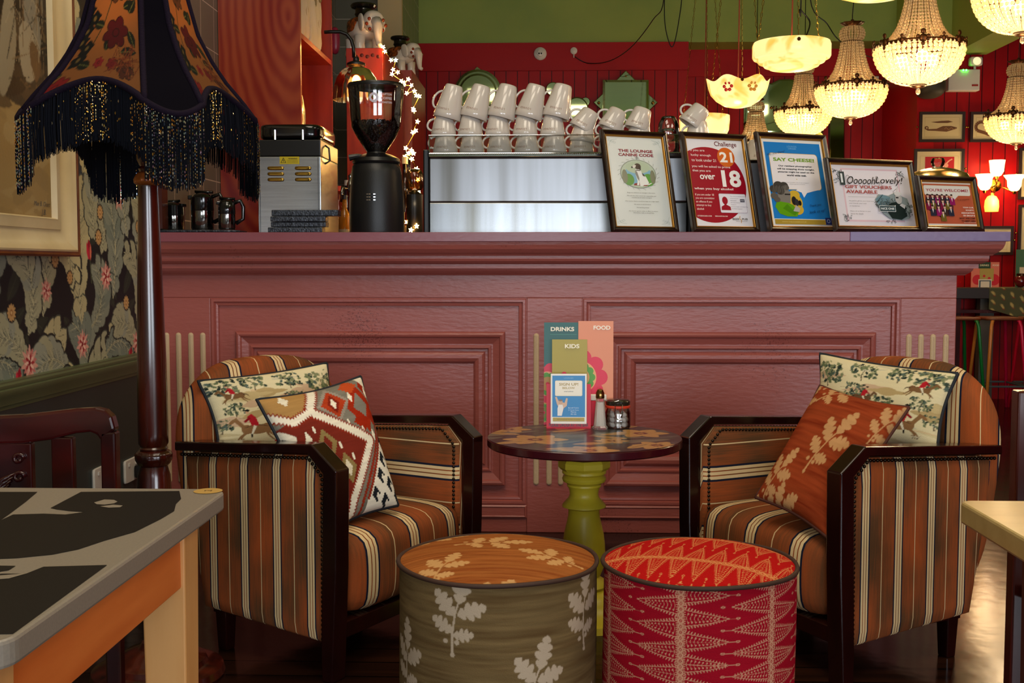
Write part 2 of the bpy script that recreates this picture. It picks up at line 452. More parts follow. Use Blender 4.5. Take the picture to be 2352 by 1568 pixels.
slab('ceiling_beam', 3.25, 3.53, 3.5, 9.5, 2.81, 3.7, M_green)
# bar-back return wall, tiled
bx = PY(963, 300, 10.1).x
slab('wall_bar', WX, bx, 8.6, 10.1, 0, 3.7, M_tile)
# front wall behind the camera with two windows
fy = -3.0
WIN = [(-1.1, .9), (1.7, 4.6)]
m = MB()
zs0, zs1 = .6, 1.98
xs = [WX]+[q for w in WIN for q in w]+[6.1]
for i in range(0, len(xs), 2): m.box(xs[i], xs[i+1], fy-.2, fy, 0, 3.7)
for a, b_ in WIN: m.box(a, b_, fy-.2, fy, 0, zs0); m.box(a, b_, fy-.2, fy, zs1, 3.7)
struct(m.build('wall_front', M_green))
for i, (a, b_) in enumerate(WIN):
    r = thing('window_%d' % (i+1), 'x', 'x'); del r['label']; del r['category']; struct(r)
    m = MB()
    for (p, q, s_, t) in ((a, a+.06, zs0, zs1), (b_-.06, b_, zs0, zs1), (a, b_, zs0, zs0+.06), (a, b_, zs1-.06, zs1), ((a+b_)/2-.03, (a+b_)/2+.03, zs0, zs1), (a, b_, 1.6, 1.64)):
        m.box(p, q, fy-.12, fy-.05, s_, t)
    m.build('window_frame', mat('white_paint', '#e8e4da', .4), r)
# dado rail swept along the wall
prof = [(0, .675), (.006, .676), (.008, .685), (.014, .69), (.016, .70), (.028, .718), (.034, .73), (.034, .738), (.028, .741), (.03, .745), (.03, .752), (.024, .757), (.024, .762), (0, .764)]
y0, y1 = -2.95, 4.45
vs = [(WX+a, y, z) for y in (y0, y1) for a, z in prof]; n = len(prof)
struct(MB().add(vs, [(i, i+1, n+i+1, n+i) for i in range(n-1)]+[tuple(range(n)), tuple(range(n, 2*n))[::-1]]).build('trim_1', M_dado, smooth=True))
struct(MB().box(WX, WX+.02, -2.95, 4.45, 0, .16).build('baseboard_left', M_dado))
struct(MB().box(WX, WX+.03, 4.60, 4.67, 1.25, 3.68).build('trim_5', M_wood_dark))
xw = PX(405, 60, WX+.02).y; xw2 = PX(433, 60, WX+.02).y

# ---------------- wallpaper: grey-green acanthus leaves, pink and red flowers on near-black
def paint_wallpaper():
    c = Canvas(.92, 1.0, '#17191a', 620); c.wrap = True; R = random.Random(3)
    tones = ['#a8a381', '#bdb184', '#8b8f7b', '#9a9b86', '#c8bb8a', '#7c8474']
    for i in range(26):   # dark undergrowth
        c.leaf(R.random()*.92, R.random(), .16, .028, R.random()*6.28, '#2c3127', vein='#3d4433')
    def acanthus(x, y, L, ang, w, bend, t):
        mid = c.leaf(x, y, L*1.03, w*.9+.007, ang, '#1c201d', lobes=0, bend=bend); k = 0
        for i in range(2, len(mid)-2, 3):
            mx, my = mid[i]; dx, dy = mid[i+1][0]-mid[i-1][0], mid[i+1][1]-mid[i-1][1]; a = math.atan2(dy, dx); s_ = math.sin(PI*i/len(mid))
            for sg in (-1, 1): c.leaf(mx, my, w*2.2*s_+.027, w*.55+.006, a+sg*.95, '#1c201d', lobes=2, depth=.14, bend=-sg*.5)
        mid = c.leaf(x, y, L, w*.9, ang, tones[t % 6], lobes=0, bend=bend)
        for i in range(2, len(mid)-2, 3):
            mx, my = mid[i]; dx, dy = mid[i+1][0]-mid[i-1][0], mid[i+1][1]-mid[i-1][1]; a = math.atan2(dy, dx)
            s_ = math.sin(PI*i/len(mid))
            for sg in (-1, 1):
                c.leaf(mx+math.cos(a)*.004, my+math.sin(a)*.004, w*2.2*s_+.022, w*.55+.002, a+sg*.95, '#4c5146', lobes=2, depth=.14, bend=-sg*.5)
                c.leaf(mx, my, w*2.2*s_+.02, w*.55, a+sg*.95, tones[(t+k) % 6] if k % 3 == 0 else tones[t % 6], lobes=2, depth=.14, bend=-sg*.5)
            k += 1
        for i in range(2, len(mid)-2, 1):
            mx, my = mid[i]; dx, dy = mid[i+1][0]-mid[i-1][0], mid[i+1][1]-mid[i-1][1]; a = math.atan2(dy, dx)
            for sg in (-1, 1):
                e = [(mx+math.cos(a+sg*.7)*w*q, my+math.sin(a+sg*.7)*w*q) for q in (.1, .6, 1.15)]
                c.line(e, .0022, '#565a4c' if (i+sg) % 3 else '#c4bb93', .0008)
        c.line(mid, .009, '#c3bb92', .003); c.line(mid, .003, '#5a5f50', .001)
    for (x, y, L, a, w, b_, t) in ((.02, .28, .4, 1.2, .06, .5, 3), (.48, .70, .34, 1.5, .055, .5, 5), (.2, .66, .34, 1.9, .055, -.5, 1), (.60, .24, .36, 1.2, .055, .6, 0), (.12, .04, .46, 1.35, .062, .45, 0), (.42, .0, .5, 1.75, .065, -.4, 1), (.7, .08, .44, 1.3, .058, .5, 2), (.86, .30, .42, 1.9, .055, -.55, 3),
                                   (.28, .42, .44, 1.2, .062, .5, 4), (.55, .46, .48, 1.8, .06, -.45, 0), (.80, .62, .36, 1.5, .052, .5, 1), (.06, .52, .42, 1.7, .058, -.5, 2),
                                   (.3, .85, .25, 2.6, .045, .6, 3), (.62, .88, .24, .5, .042, -.6, 5), (.92, .9, .22, 2.3, .04, .5, 0)):
        acanthus(x, y, L, a, w, b_, t)
    for i in range(0, 16, 2):
        gx_, gy_ = (i % 4)*.23+R.uniform(-.04, .04)+(.11 if (i//4) % 2 else 0), (i//4)*.25+R.uniform(-.04, .04)
        acanthus(gx_, gy_, R.uniform(.22, .3), R.choice([.5, 2.6, 1.1, 2.0]), .045, R.choice([.9, -.9]), i)
    def daisy(x, y, r):
        c.ell(x, y, r*1.05, r*1.05, '#15171a', 0)
        for k in range(12): c.ell(x+r*.6*math.cos(k*PI/6), y+r*.6*math.sin(k*PI/6), r*.34, r*.17, '#c99c62', k*PI/6, 10)
        c.ell(x, y, r*.35, r*.35, '#a8703c'); c.ell(x, y, r*.18, r*.18, '#dcb67c')
    def carn(x, y, r):
        for k in range(14): c.leaf(x, y, r*(1.1+.25*(k % 2)), r*.2, k*PI/7+.2, '#dfa08c' if k % 2 else '#cf7a70')
        for k in range(10): c.leaf(x, y, r*.75, r*.13, k*PI/5, '#f0c4ac' if k % 2 else '#a82a30')
        c.ell(x, y, r*.2, r*.2, '#8c1620', n=9, wob=.3)
    def tulip(x, y, r, a):
        c.leaf(x, y, r*2.6, r*.7, a, '#a01228'); c.leaf(x-r*.3, y, r*2.3, r*.35, a+.15, '#d22c40'); c.leaf(x+r*.2, y, r*2, r*.25, a-.15, '#e0785c')
        c.line([(x, y), (x-math.cos(a)*r*3, y-math.sin(a)*r*3)], .006, '#50583c')
    for x, y, r in ((.22, .22, .030), (.245, .31, .028), (.215, .40, .029), (.58, .3, .03), (.6, .39, .028), (.57, .48, .03), (.05, .35, .026), (.46, .68, .03), (.485, .77, .028), (.83, .06, .03), (.90, .55, .028), (.14, .80, .03), (.71, .82, .028), (.33, .16, .025)): daisy(x, y, r)
    for x, y, r in ((.33, .62, .042), (.02, .9, .045), (.64, .16, .042), (.78, .46, .044), (.42, .93, .04), (.15, .12, .032)): carn(x, y, r)
    for x, y, r, a in ((.5, .22, .028, 1.7), (.86, .82, .028, 1.4), (.1, .66, .026, 1.8), (.38, .45, .024, 1.3), (.7, .66, .024, 1.9)): tulip(x, y, r, a)
    return c
WP = paint_wallpaper()
M_paper = mat('printed_paper', '#ffffff', .55, attr=True, spec=.35)
M_cloth = mat('printed_cloth', '#ffffff', .85, attr=True, bump=.35, bscale=420, spec=.06)
M_gloss = mat('printed_gloss', '#ffffff', .2, attr=True, coat=.35)
def wallpaper(name, ya, yb, za, zb, sy, sz):
    ny, nz = int((yb-ya)/sy)+1, int((zb-za)/sz)+1
    Y, Z = np.meshgrid(np.linspace(ya, yb, ny), np.linspace(za, zb, nz))
    P = np.stack([np.full_like(Y, WX+.003), Y, Z], -1)
    o = grid_obj(name, P[:, ::-1], M_paper, None, WP.sample(Y[:, ::-1]+.25, Z[:, ::-1]+.1)*1.0); struct(o)
wallpaper('wall_left_wallpaper', 2.7, 4.60, .755, 2.3, .0045, .0026)
wallpaper('wall_left_wallpaper_upper', 2.7, 4.60, 2.3, 3.69, .01, .01)
wallpaper('wall_left_wallpaper_near', -2.98, 2.7, .755, 3.69, .012, .012)

# ---------------- the bar counter
YC = 4.64
def cz(y, Y=YC): return 1.1+(610-y)*Y/F*1.0
def cx(px): return PY(px, 800, YC).x
ct = thing('bar_counter', 'dusty rose panelled bar counter with cream flutes and deep moulded cornice', 'counter', (0, YC, 0))
def gx(px): return (px-1265)*YC/F
XE = gx(2185)
XL = WX+.001
def cpart(mb, name, m=None, **k): return mb.build(name, m or M_counter, ct, loc=None, **k)
ct.location = (0, 0, 0)
# framing: stiles and rails around two recesses
z684, z1165, zt = cz(684), cz(1165), 1.0611
re = [(gx(475), gx(1210)), (gx(1338), gx(2060))]
m = MB()
m.box(XL, XE, YC, YC+.03, z684, zt+.03)
m.box(XL, re[0][0], YC, YC+.03, 0.066, z684); m.box(re[0][1], re[1][0], YC, YC+.03, 0, z684); m.box(re[1][1], XE, YC, YC+.03, 0, z684)
m.box(XL, re[0][0], YC, YC+.03, 0, .066)
for a, b_ in re: m.box(a, b_, YC+.004, YC+.03, 0, z1165)
m.box(XE-.03, XE, YC+.03, YC+.7, 0, 1.2)
m.box(XL, XE-.03, YC+.67, YC+.7, 0, 1.19)
cpart(m, 'carcass', bevel=.003)
def sweep(m, x0, x1, z0, z1, prof, y, fill=True):
    """rectangular moulding: prof = [(inset, out)]"""
    vs = []
    for ins, out in prof:
        vs += [(x0+ins, y-out, z0+ins), (x1-ins, y-out, z0+ins), (x1-ins, y-out, z1-ins), (x0+ins, y-out, z1-ins)]
    fs = [(i*4+k, i*4+(k+1) % 4, i*4+4+(k+1) % 4, i*4+4+k) for i in range(len(prof)-1) for k in range(4)]
    if fill: k = (len(prof)-1)*4; fs.append((k, k+1, k+2, k+3))
    return m.add(vs, fs)
fr = [(gx(535), gx(1160)), (gx(1388), gx(2005))]
for (a, b_), (c_, d) in zip(re, fr):
    m = MB()
    sweep(m, a, b_, z1165, z684, [(0, 0), (.002, 0), (.006, .004), (.016, .004), (.02, -.006), (.024, -.004), (.032, -.006), (.034, -.018), (.036, -.018)], YC)
    cpart(m, 'field_panel')
    m = MB()
    sweep(m, c_, d, cz(1119), cz(762), [(0, -.018), (0, .006), (.004, .012), (.012, .015), (.02, .012), (.024, .004), (.05, -.004), (.056, -.004), (.058, .0), (.066, .002), (.070, -.003), (.072, -.012), (.082, -.012), (.086, -.006), (.094, .0), (.108, .002), (.122, -.004), (.128, -.012), (.131, -.016)], YC)
    cpart(m, 'raised_panel', bevel=0)
    m = MB(); sweep(m, a, b_, cz(1195), cz(1165), [(0, -.004), (0, .004), (.006, .008), (.01, .004)], YC); cpart(m, 'base_moulding')
for px in (372, 400, 429, 457, 1232, 1262, 1289, 1316, 2080, 2107, 2134, 2163):
    m = MB(); x = gx(px); r = .0115; z0, z1 = cz(1118)+r, cz(765)-r
    pts = []; n = 12; vs = []; fs = []
    # a hollow flute: half-round groove seen as a shallow inset with rounded ends
    out = [(x+r*math.cos(a), z1+r*math.sin(a)) for a in [PI*i/n for i in range(n+1)]]+[(x+r*math.cos(a), z0+r*math.sin(a)) for a in [PI+PI*i/n for i in range(n+1)]]
    for k, (sc, dep) in enumerate(((1, .0012), (.86, .0045), (.6, .0068), (.25, .008), (.02, .0083))):
        vs += [(x+(p-x)*sc, YC-dep, (z if sc > .99 else (z1+(z-z1)*sc if z > z1 else (z0+(z-z0)*sc if z < z0 else z)))) for p, z in out]
    L_ = len(out)
    for k in range(4): fs += [(k*L_+i, (k+1)*L_+i, (k+1)*L_+(i+1) % L_, k*L_+(i+1) % L_) for i in range(L_)]
    m.add(vs, fs); cpart(m, 'flute', M_cream, smooth=2)
# cornice, returned round the end
cp = [(.148, 1.1945), (.136, 1.1945), (.134, 1.182), (.128, 1.166), (.115, 1.152), (.104, 1.145), (.1, 1.1395), (.0909, 1.1392), (.0909, 1.128), (.088, 1.119), (.078, 1.111), (.068, 1.1065), (.061, 1.106), (.061, 1.0893), (.047, 1.089), (.044, 1.08), (.036, 1.072), (.028, 1.067), (.022, 1.0612), (0, 1.061)]
vs = []; n = len(cp)
for o_, z in cp: vs += [(XL, YC-o_, z), (XE+o_, YC-o_, z), (XE+o_, YC+.7, z)]
fs = [(i*3+k, i*3+k+1, i*3+4+k, i*3+3+k)[::-1] for i in range(n-1) for k in range(2)]
cpart(MB().add(vs, fs), 'cornice')
SZ = 1.232; SY = YC-.1485
xs_ = gx(1943)*(SY/YC)+.0
m = MB().box(XL, xs_, SY, YC+.78, 1.1945, SZ); cpart(m, 'top_board', mat('rose_top', '#8a4a52', .3, bump=.3, bscale=60, col2='#763842', cscale=2, stretch=(.3, 1, 1)), bevel=.002)
m = MB().box(xs_, XE+.1485, SY, YC+.78, 1.1945, SZ)
o = cpart(m, 'top_board', mat('violet_top', '#6a5a8c', .34, bump=.3, bscale=60, col2='#72567c', cscale=3, stretch=(.5, 1, 1)), bevel=.002); o['label'] = 'violet-blue end board of the counter top'

# ---------------- things on the left wall
def sock(name, ya, za, label):
    r = thing(name, label, 'power socket', (WX, ya, za))
    M = mat('white_plastic', '#dad2c6', .35)
    MB().softbox(lambda a, b_, c: (.006+.006*a, .075*b_, .045*c), (2, 10, 8), 10).build('faceplate', M, r, smooth=True)
    for s_ in (-1, 1): MB().box(.012, .016, s_*.035-.008, s_*.035+.008, .018, .03).build('rocker_switch', M, r)
    return r
p = PX(298, 1078, WX); s1 = sock('power_socket', p.y, p.z, 'white double wall socket holding a black plug, just behind the lamp pole')
p2 = PX(229, 1098, WX); s2 = sock('power_socket', p2.y, p2.z, 'white wall socket without a plug, partly behind the carved wooden chair')
pl = thing('power_plug', 'black plug with cable pushed into the white socket behind the lamp', 'plug', (WX+.013, p.y+.03, p.z-.01))
MB().softbox(lambda a, b_, c: (.018+.018*a, .024*b_, .026*c), (6, 6, 6), 6).build('plug_body', M_black, pl, smooth=True)
MB().tube([(.02, 0, -.02), (.022, 0, -.06), (.02, .01, -.2), (.015, .02, -.35), (.02, .03, -p.z+.02)], .004).build('cable', M_black, pl, smooth=True)

# painting, frame and canvas
yR = PX(181, 560, WX+.05).y; zB = PX(90, 588, WX+.03).z
ptg = thing('framed_painting', 'large old painting in a wide cream frame with brown edge on the flowered wall', 'painting', (WX+.004, 0, 0))
yL = yR-1.25; zT = zB+1.35
def pframe(m, y0, y1, z0, z1, prof):
    vs = []
    for ins, out in prof: vs += [(out, y0+ins, z0+ins), (out, y1-ins, z0+ins), (out, y1-ins, z1-ins), (out, y0+ins, z1-ins)]
    return m.add(vs, [(i*4+k, i*4+(k+1) % 4, i*4+4+(k+1) % 4, i*4+4+k) for i in range(len(prof)-1) for k in range(4)])
pframe(MB(), yL, yR, zB, zT, [(.03, 0), (.022, .02), (.012, .028), (.008, .034), (0, .04), (0, .05), (.006, .054), (.012, .05), (.016, .05)]).build('frame_edge', mat('brown_frame', '#6a3414', .3, col2='#4a1e0c', cscale=10), ptg, smooth=True)
pframe(MB(), yL, yR, zB, zT, [(.016, .05), (.022, .052), (.03, .046), (.05, .03), (.075, .022), (.085, .022), (.086, .026), (.112, .028), (.118, .03), (.122, .02), (.124, .01)]).build('frame_liner', mat('cream_frame', '#cbb68a', .45, col2='#bda678', cscale=6), ptg, smooth=True)
pc = Canvas(1.3, 1.3, '#4a3826', 240); R = random.Random(5)
pc.poly([(0, 0), (1.3, 0), (1.3, .42), (.6, .5), (0, .46)], '#b8965c')
for i in range(420):
    u, v = R.random()*1.3, R.random()*1.3
    cl = R.choice(['#3a2c1e', '#5a4630', '#2a2118', '#6d5638', '#46382a']) if v > .45 else R.choice(['#c0a066', '#b8965c', '#c4a56c', '#ae8e58'])
    pc.ell(u, v, .05+R.random()*.06, .012+R.random()*.02, cl, R.random()*.8-.4, 12, .15, 3)
for (u, v, a, b_, cl, r_) in ((1.02, .72, .05, .14, '#9a917c', .3), (.93, .86, .09, .06, '#7c2416', .5), (1.0, .62, .07, .09, '#b8a888', .1), (1.04, .60, .035, .06, '#7a5a38', .2), (1.1, 1.05, .12, .05, '#8a5a34', .8), (.8, .9, .15, .2, '#241a14', .2), (.86, .62, .05, .16, '#a89878', -.2), (1.08, .88, .03, .1, '#5c5648', .1), (.98, 1.02, .05, .06, '#6e1e14', .9)):
    pc.ell(u, v, a, b_, cl, r_, 22, .08, 3)
for i in range(60): pc.line([(.85+R.random()*.35, .5+R.random()*.6), (.85+R.random()*.35, .5+R.random()*.6)], .004, R.choice(['#b8a684', '#2a1c14', '#8a6a44']), .001)
ny, nz = 260, 300
Yg, Zg = np.meshgrid(np.linspace(yR-.122, yL+.122, ny), np.linspace(zB+.122, zT-.122, nz))
Pp = np.stack([np.full_like(Yg, .012), Yg, Zg], -1)
cv = grid_obj('canvas', Pp[:, ::-1], mat('oil_paint', '#ffffff', .5, attr=True, bump=.2, bscale=90, spec=.2), ptg, pc.sample(Yg[:, ::-1]-yL, Zg[:, ::-1]-zB)*.6)
sg = Art(); sg.text('Max B. Chart', 0, 0, .11, '#2a2014', slant=.3); sg.text('J.B.', .01, -.028, .03, '#2a2014', slant=.3)
q = PX(97, 468, WX+.017)
so = sg.build('signature', mat('art', '#ffffff', .4, attr=True), ptg); so.matrix_local = Matrix.Translation((.0135, q.y, q.z)) @ Matrix(((0, 0, 1, 0), (1, 0, 0, 0), (0, 1, 0, 0), (0, 0, 0, 1)))
# ---------------------------------------------------------------- striped armchairs
def stripe_mat():
    m = bpy.data.materials.new('striped_wool'); m.use_nodes = True
    nt = m.node_tree; N = nt.nodes; L = nt.links; b = N['Principled BSDF']
    b.inputs['Roughness'].default_value = .9; b.inputs['Specular IOR Level'].default_value = .06; b.inputs['Sheen Weight'].default_value = 0
    uv = N.new('ShaderNodeUVMap'); sp = N.new('ShaderNodeSeparateXYZ'); L.new(uv.outputs[0], sp.inputs[0])
    a = N.new('ShaderNodeMath'); a.operation = 'MULTIPLY_ADD'; a.inputs[1].default_value = 1/.118; a.inputs[2].default_value = 20
    L.new(sp.outputs['X'], a.inputs[0]); fr = N.new('ShaderNodeMath'); fr.operation = 'FRACT'; L.new(a.outputs[0], fr.inputs[0])
    def noise(sx, sy, sc, det=3):
        mp = N.new('ShaderNodeMapping'); mp.inputs['Scale'].default_value = (sx, sy, 1); L.new(uv.outputs[0], mp.inputs[0])
        n = N.new('ShaderNodeTexNoise'); n.inputs['Scale'].default_value = sc; n.inputs['Detail'].default_value = det; L.new(mp.outputs[0], n.inputs['Vector']); return n
    n1 = noise(30, 1.2, 9); n2 = noise(1, .6, 7, 2)
    r = N.new('ShaderNodeValToRGB'); e = r.color_ramp.elements
    e[0].position = .40; e[0].color = (*lin('#5c3f28'), 1); e[1].position = .68; e[1].color = (*lin('#a85228'), 1)
    md = N.new('ShaderNodeMath'); md.operation = 'ADD'; md.inputs[1].default_value = 0
    mm = N.new('ShaderNodeMath'); mm.operation = 'MULTIPLY_ADD'; mm.inputs[1].default_value = .75; L.new(n2.outputs['Fac'], mm.inputs[0])
    ms = N.new('ShaderNodeMath'); ms.operation = 'MULTIPLY'; ms.inputs[1].default_value = .28; L.new(n1.outputs['Fac'], ms.inputs[0]); L.new(ms.outputs[0], mm.inputs[2])
    L.new(mm.outputs[0], r.inputs['Fac'])
    def bands(cuts):
        q = N.new('ShaderNodeValToRGB'); q.color_ramp.interpolation = 'CONSTANT'; el = q.color_ramp.elements
        el[0].position = 0; el[0].color = (0, 0, 0, 1); el[1].position = cuts[0][0]; el[1].color = (1, 1, 1, 1)
        x = el.new(cuts[0][1]); x.color = (0, 0, 0, 1)
        for p, t in cuts[1:]:
            x = el.new(p); x.color = (1, 1, 1, 1); x = el.new(t); x.color = (0, 0, 0, 1)
        L.new(fr.outputs[0], q.inputs['Fac']); return q
    navy = bands([(.08, .115), (.315, .35)]); cream = bands([(.115, .17), (.19, .245), (.262, .315), (.70, .722)])
    m1 = N.new('ShaderNodeMix'); m1.data_type = 'RGBA'; L.new(navy.outputs[0], m1.inputs['Factor']); L.new(r.outputs[0], m1.inputs['A']); m1.inputs['B'].default_value = (*lin('#1e2030'), 1)
    m2 = N.new('ShaderNodeMix'); m2.data_type = 'RGBA'; L.new(cream.outputs[0], m2.inputs['Factor']); L.new(m1.outputs['Result'], m2.inputs['A']); m2.inputs['B'].default_value = (*lin('#d9bd8e'), 1)
    L.new(m2.outputs['Result'], b.inputs['Base Color'])
    w = noise(1, 1, 900, 0); bp = N.new('ShaderNodeBump'); bp.inputs['Strength'].default_value = .35; bp.inputs['Distance'].default_value = .002
    L.new(w.outputs['Fac'], bp.inputs['Height']); L.new(bp.outputs[0], b.inputs['Normal'])
    return m
M_stripe = stripe_mat()
M_arm = mat('dark_polished_wood', '#160504', .2, col2='#240806', cscale=12, stretch=(1, 1, .3), coat=.4)
M_nail = mat('antique_nails', '#3a3026', .3, metal=1)

def arm_panel_mb(sg):
    """upholstered side; sg = -1 for the local left"""
    m = MB(); xo, xi = sg*.325, sg*.275
    poly = [(.03, .095), (.035, .548), (.085, .598), (.565, .568), (.535, .36), (.49, .13)]
    # dense outline so the cloth can bow
    def ring(sc, x):
        cy, cz_ = .29, .36
        return [(x, cy+(y-cy)*sc, cz_+(z-cz_)*sc) for y, z in poly]
    A = ring(1, xo-sg*.006); B = ring(.97, xo+sg*.001); C_ = ring(.85, xo+sg*.006)
    D = ring(1, xi+sg*.006); E = ring(.97, xi-sg*.004); G = ring(.85, xi-sg*.010)
    vs = C_+B+A+D+E+G; n = 6; fs = []
    for i in range(5): fs += [(i*n+k, i*n+(k+1) % n, (i+1)*n+(k+1) % n, (i+1)*n+k) for k in range(n)]
    fs += [tuple(range(n))[::-1], tuple(range(5*n, 6*n))]
    if sg > 0: fs = [f[::-1] for f in fs]
    return m.add(vs, fs)

def make_armchair(label, loc, rz):
    t = thing('armchair', label, 'armchair', loc, rz, None)
    for sg in (-1, 1):
        # bent wooden frame: leg, chamfer, arm
        out = [(0.008, 0), (-.008, .30), (-.012, .568), (.07, .632), (.575, .600), (.575, .574), (.085, .604), (.034, .556), (.04, .30), (.046, .08), (.044, 0)]
        m = MB(); x0, x1 = (sg*.292, sg*.345) if sg > 0 else (sg*.345, sg*.292)
        n = len(out)
        vs = [(x0, y, z) for y, z in out]+[(x1, y, z) for y, z in out]
        m.add(vs, [tuple(range(n)), tuple(range(n, 2*n))[::-1]]+[(i, n+i, n+(i+1) % n, (i+1) % n) for i in range(n)])
        m.build('arm_frame', M_arm, t, bevel=.004)
        up_ = arm_panel_mb(sg).build('arm_upholstery', M_stripe, t, smooth=True, uvf=lambda co, nn, s_=sg: ((co.y+.055, co.z) if co.x*s_ > .30 else (co.z*.64-.03, co.y*.64)))
        m = MB(); path = [(.05, .105), (.046, .545), (.092, .592), (.565, .563)]
        for x in (sg*.333, sg*.268):
            for (a, b_) in zip(path[:-1], path[1:]):
                l = math.hypot(b_[0]-a[0], b_[1]-a[1]); k = int(l/.0125)
                for i in range(k):
                    f = (i+.5)/k; m.ball((x, a[0]+(b_[0]-a[0])*f, a[1]+(b_[1]-a[1])*f), .0052, 6, 4, sc=(.7, 1, 1))
        o = m.build('nail_trim', M_nail, up_, smooth=2); o['kind'] = 'stuff'
        MB().box(sg*.28-.022, sg*.28+.022, .43, .475, 0, .15, tx=.006, ty=.006).build('rear_leg', M_arm, t, bevel=.003)
    MB().box(-.29, .29, .012, .04, .105, .15).build('front_rail', M_arm, t, bevel=.003)
    MB().box(-.3, .3, .04, .48, .11, .15).build('seat_base', M_arm, t)
    def seat(a, b_, c):
        z = .26+.112*c
        if c > 0: z += .018*(1-a*a)*(1-.5*b_*b_)
        y = .25+.25*b_
        if b_ < 0: y -= .012*(1-c*c)
        return (.272*a, y, z)
    MB().softbox(seat, (24, 16, 10), 7).build('seat', M_stripe, t, smooth=2, uvf=lambda co, nn: (co.x*.64+.03, (co.y+co.z)*.64))
    def back(a, b_, c):
        # width follows a shouldered arch
        h = (c+1)/2; z = .15+.67*h
        wd = .335-.02*(1-h)
        if c > .1: wd *= (1-((c-.1)/.9)**3*.2)
        zz = z-.05*abs(a)**2.6*max(0, h-.2)
        yf = .46+.075*h**1.2; yr = .515+.15*h**.6-.03*h*h
        if b_ < 0: yf -= .014*(1-a*a)*h
        return (wd*a, (yf+yr)/2+(yr-yf)/2*b_, zz)
    MB().softbox(back, (28, 8, 22), 5).build('backrest', M_stripe, t, smooth=2, uvf=lambda co, nn: (co.x*.64*(1+(co.y-.53)*3.2)+.005, (co.z+co.y)*.64))
    return t
TH = math.radians(61.65)
chL = make_armchair('striped tan armchair on the left, facing the round table, with a kilim cushion on it', (-.463+.0616, 3.245-.033, 0), TH)
def chair_r():
    t = make_armchair('striped brown armchair on the right, under the oak-leaf cushion, rear leg near the glossy floor', (.653-.0616, 3.256-.033, 0), -TH)
    return t
chR = chair_r()
for c_, s_ in ((chL, 1), (chR, -1)): c_.scale = (1.05, 1, 1); c_.location += Vector((.475*.017, .88*.017, 0)) if s_ > 0 else Vector((-.475*.017, .88*.017, 0))

# ---------------------------------------------------------------- cushions
def cushion(name, label, cat, corners, thick, canvas, W_, H_, cord, n=150, flip=False, tint=1.0, amp=.14, seed=1, dirn=1, backcol='#3a2a20'):
    """corners: TL, TR, BR, BL points; a stuffed case between them"""
    TL, TR, BR, BL = [Vector(c) for c in corners]
    ctr = (TL+TR+BR+BL)/4
    t = thing(name, label, cat, ctr)
    u, v = np.meshgrid(np.linspace(0, 1, n), np.linspace(0, 1, n))
    A = [np.array(c-ctr) for c in (TL, TR, BR, BL)]
    nrm = np.array(((TR-TL).cross(BL-TL)).normalized()); 
    if nrm[1] > 0: nrm = -nrm
    s_ = 1-np.abs(2*u-1)**2.2; q = 1-np.abs(2*v-1)**2.2
    prof = (np.clip(s_, 0, 1)*np.clip(q, 0, 1))**.42
    # edges pull in between the pointed corners
    pu = .035*np.sin(PI*v)*(2*u-1)*-1*np.abs(2*u-1)**2; pv = .035*np.sin(PI*u)*(2*v-1)*-1*np.abs(2*v-1)**2
    U, V = u+pu, v+pv
    r = np.random.RandomState(seed); wr = .0035*np.sin(9*u+5*v+r.rand()*6)*np.sin(7*v-4*u+r.rand()*6)*prof
    base = ((1-U)*(1-V))[..., None]*A[0]+(U*(1-V))[..., None]*A[1]+(U*V)[..., None]*A[2]+((1-U)*V)[..., None]*A[3]
    P = base+(prof*thick+wr)[..., None]*nrm
    cols = canvas.sample(u*W_, (1-v)*H_, wrap=False)*streak((n, n), 3, amp, dirn, seed)[..., None]*tint
    Pf, Cf = (P[:, ::-1], cols[:, ::-1])
    fc = grid_obj('cushion_front', Pf, M_cloth, t, Cf)
    nb = 30; ub = np.linspace(0, n-1, nb).astype(int)
    Pb = (base-(prof*thick*.8)[..., None]*nrm)[np.ix_(ub, ub)]
    # close onto the front's edge exactly by using full resolution
    Pb = base-(prof*thick*.8)[..., None]*nrm
    grid_obj('cushion_back', Pb[::2, ::2] if n % 2 else Pb, mat('cushion_back_'+name, backcol, .9), t)
    e = [P[0, i] for i in range(0, n, 5)]+[P[j, n-1] for j in range(0, n, 5)]+[P[n-1, i] for i in range(n-1, -1, -5)]+[P[j, 0] for j in range(n-1, 4, -5)]
    MB().tube(e, .0055, 6, closed=True).build('piping_cord', mat(cord+'_cord', {'navy': '#161a22', 'rust': '#4a2014', 'brown': '#3c2418'}[cord], .7), t, smooth=2)
    return t

def oak_sprig(c, x, y, L, ang, col, vein=None):
    T = lambda a, b_: (x+a*math.cos(ang)-b_*math.sin(ang), y+a*math.sin(ang)+b_*math.cos(ang))
    c.line([T(-.5*L, -.06*L), T(-.25*L, 0), T(0, .02*L), T(.3*L, 0)], L*.035, col, L*.02)
    c.ell(*T(-.5*L, -.06*L), L*.03, L*.03, col)
    for (a, b_, l, w, an) in ((.14, .0, .44, .13, 0.05), (-.02, .02, .42, .125, .95), (.0, -.01, .40, .12, -1.0), (-.22, .0, .34, .105, 1.3), (-.26, -.01, .28, .09, -1.25)):
        c.leaf(*T(a*L, b_*L), l*L, w*L, ang+an, col, lobes=4, depth=.32, vein=vein)
    for (a, b_) in ((-.33, -.08), (-.36, .07)): c.ell(*T(a*L, b_*L), L*.035, L*.03, col)

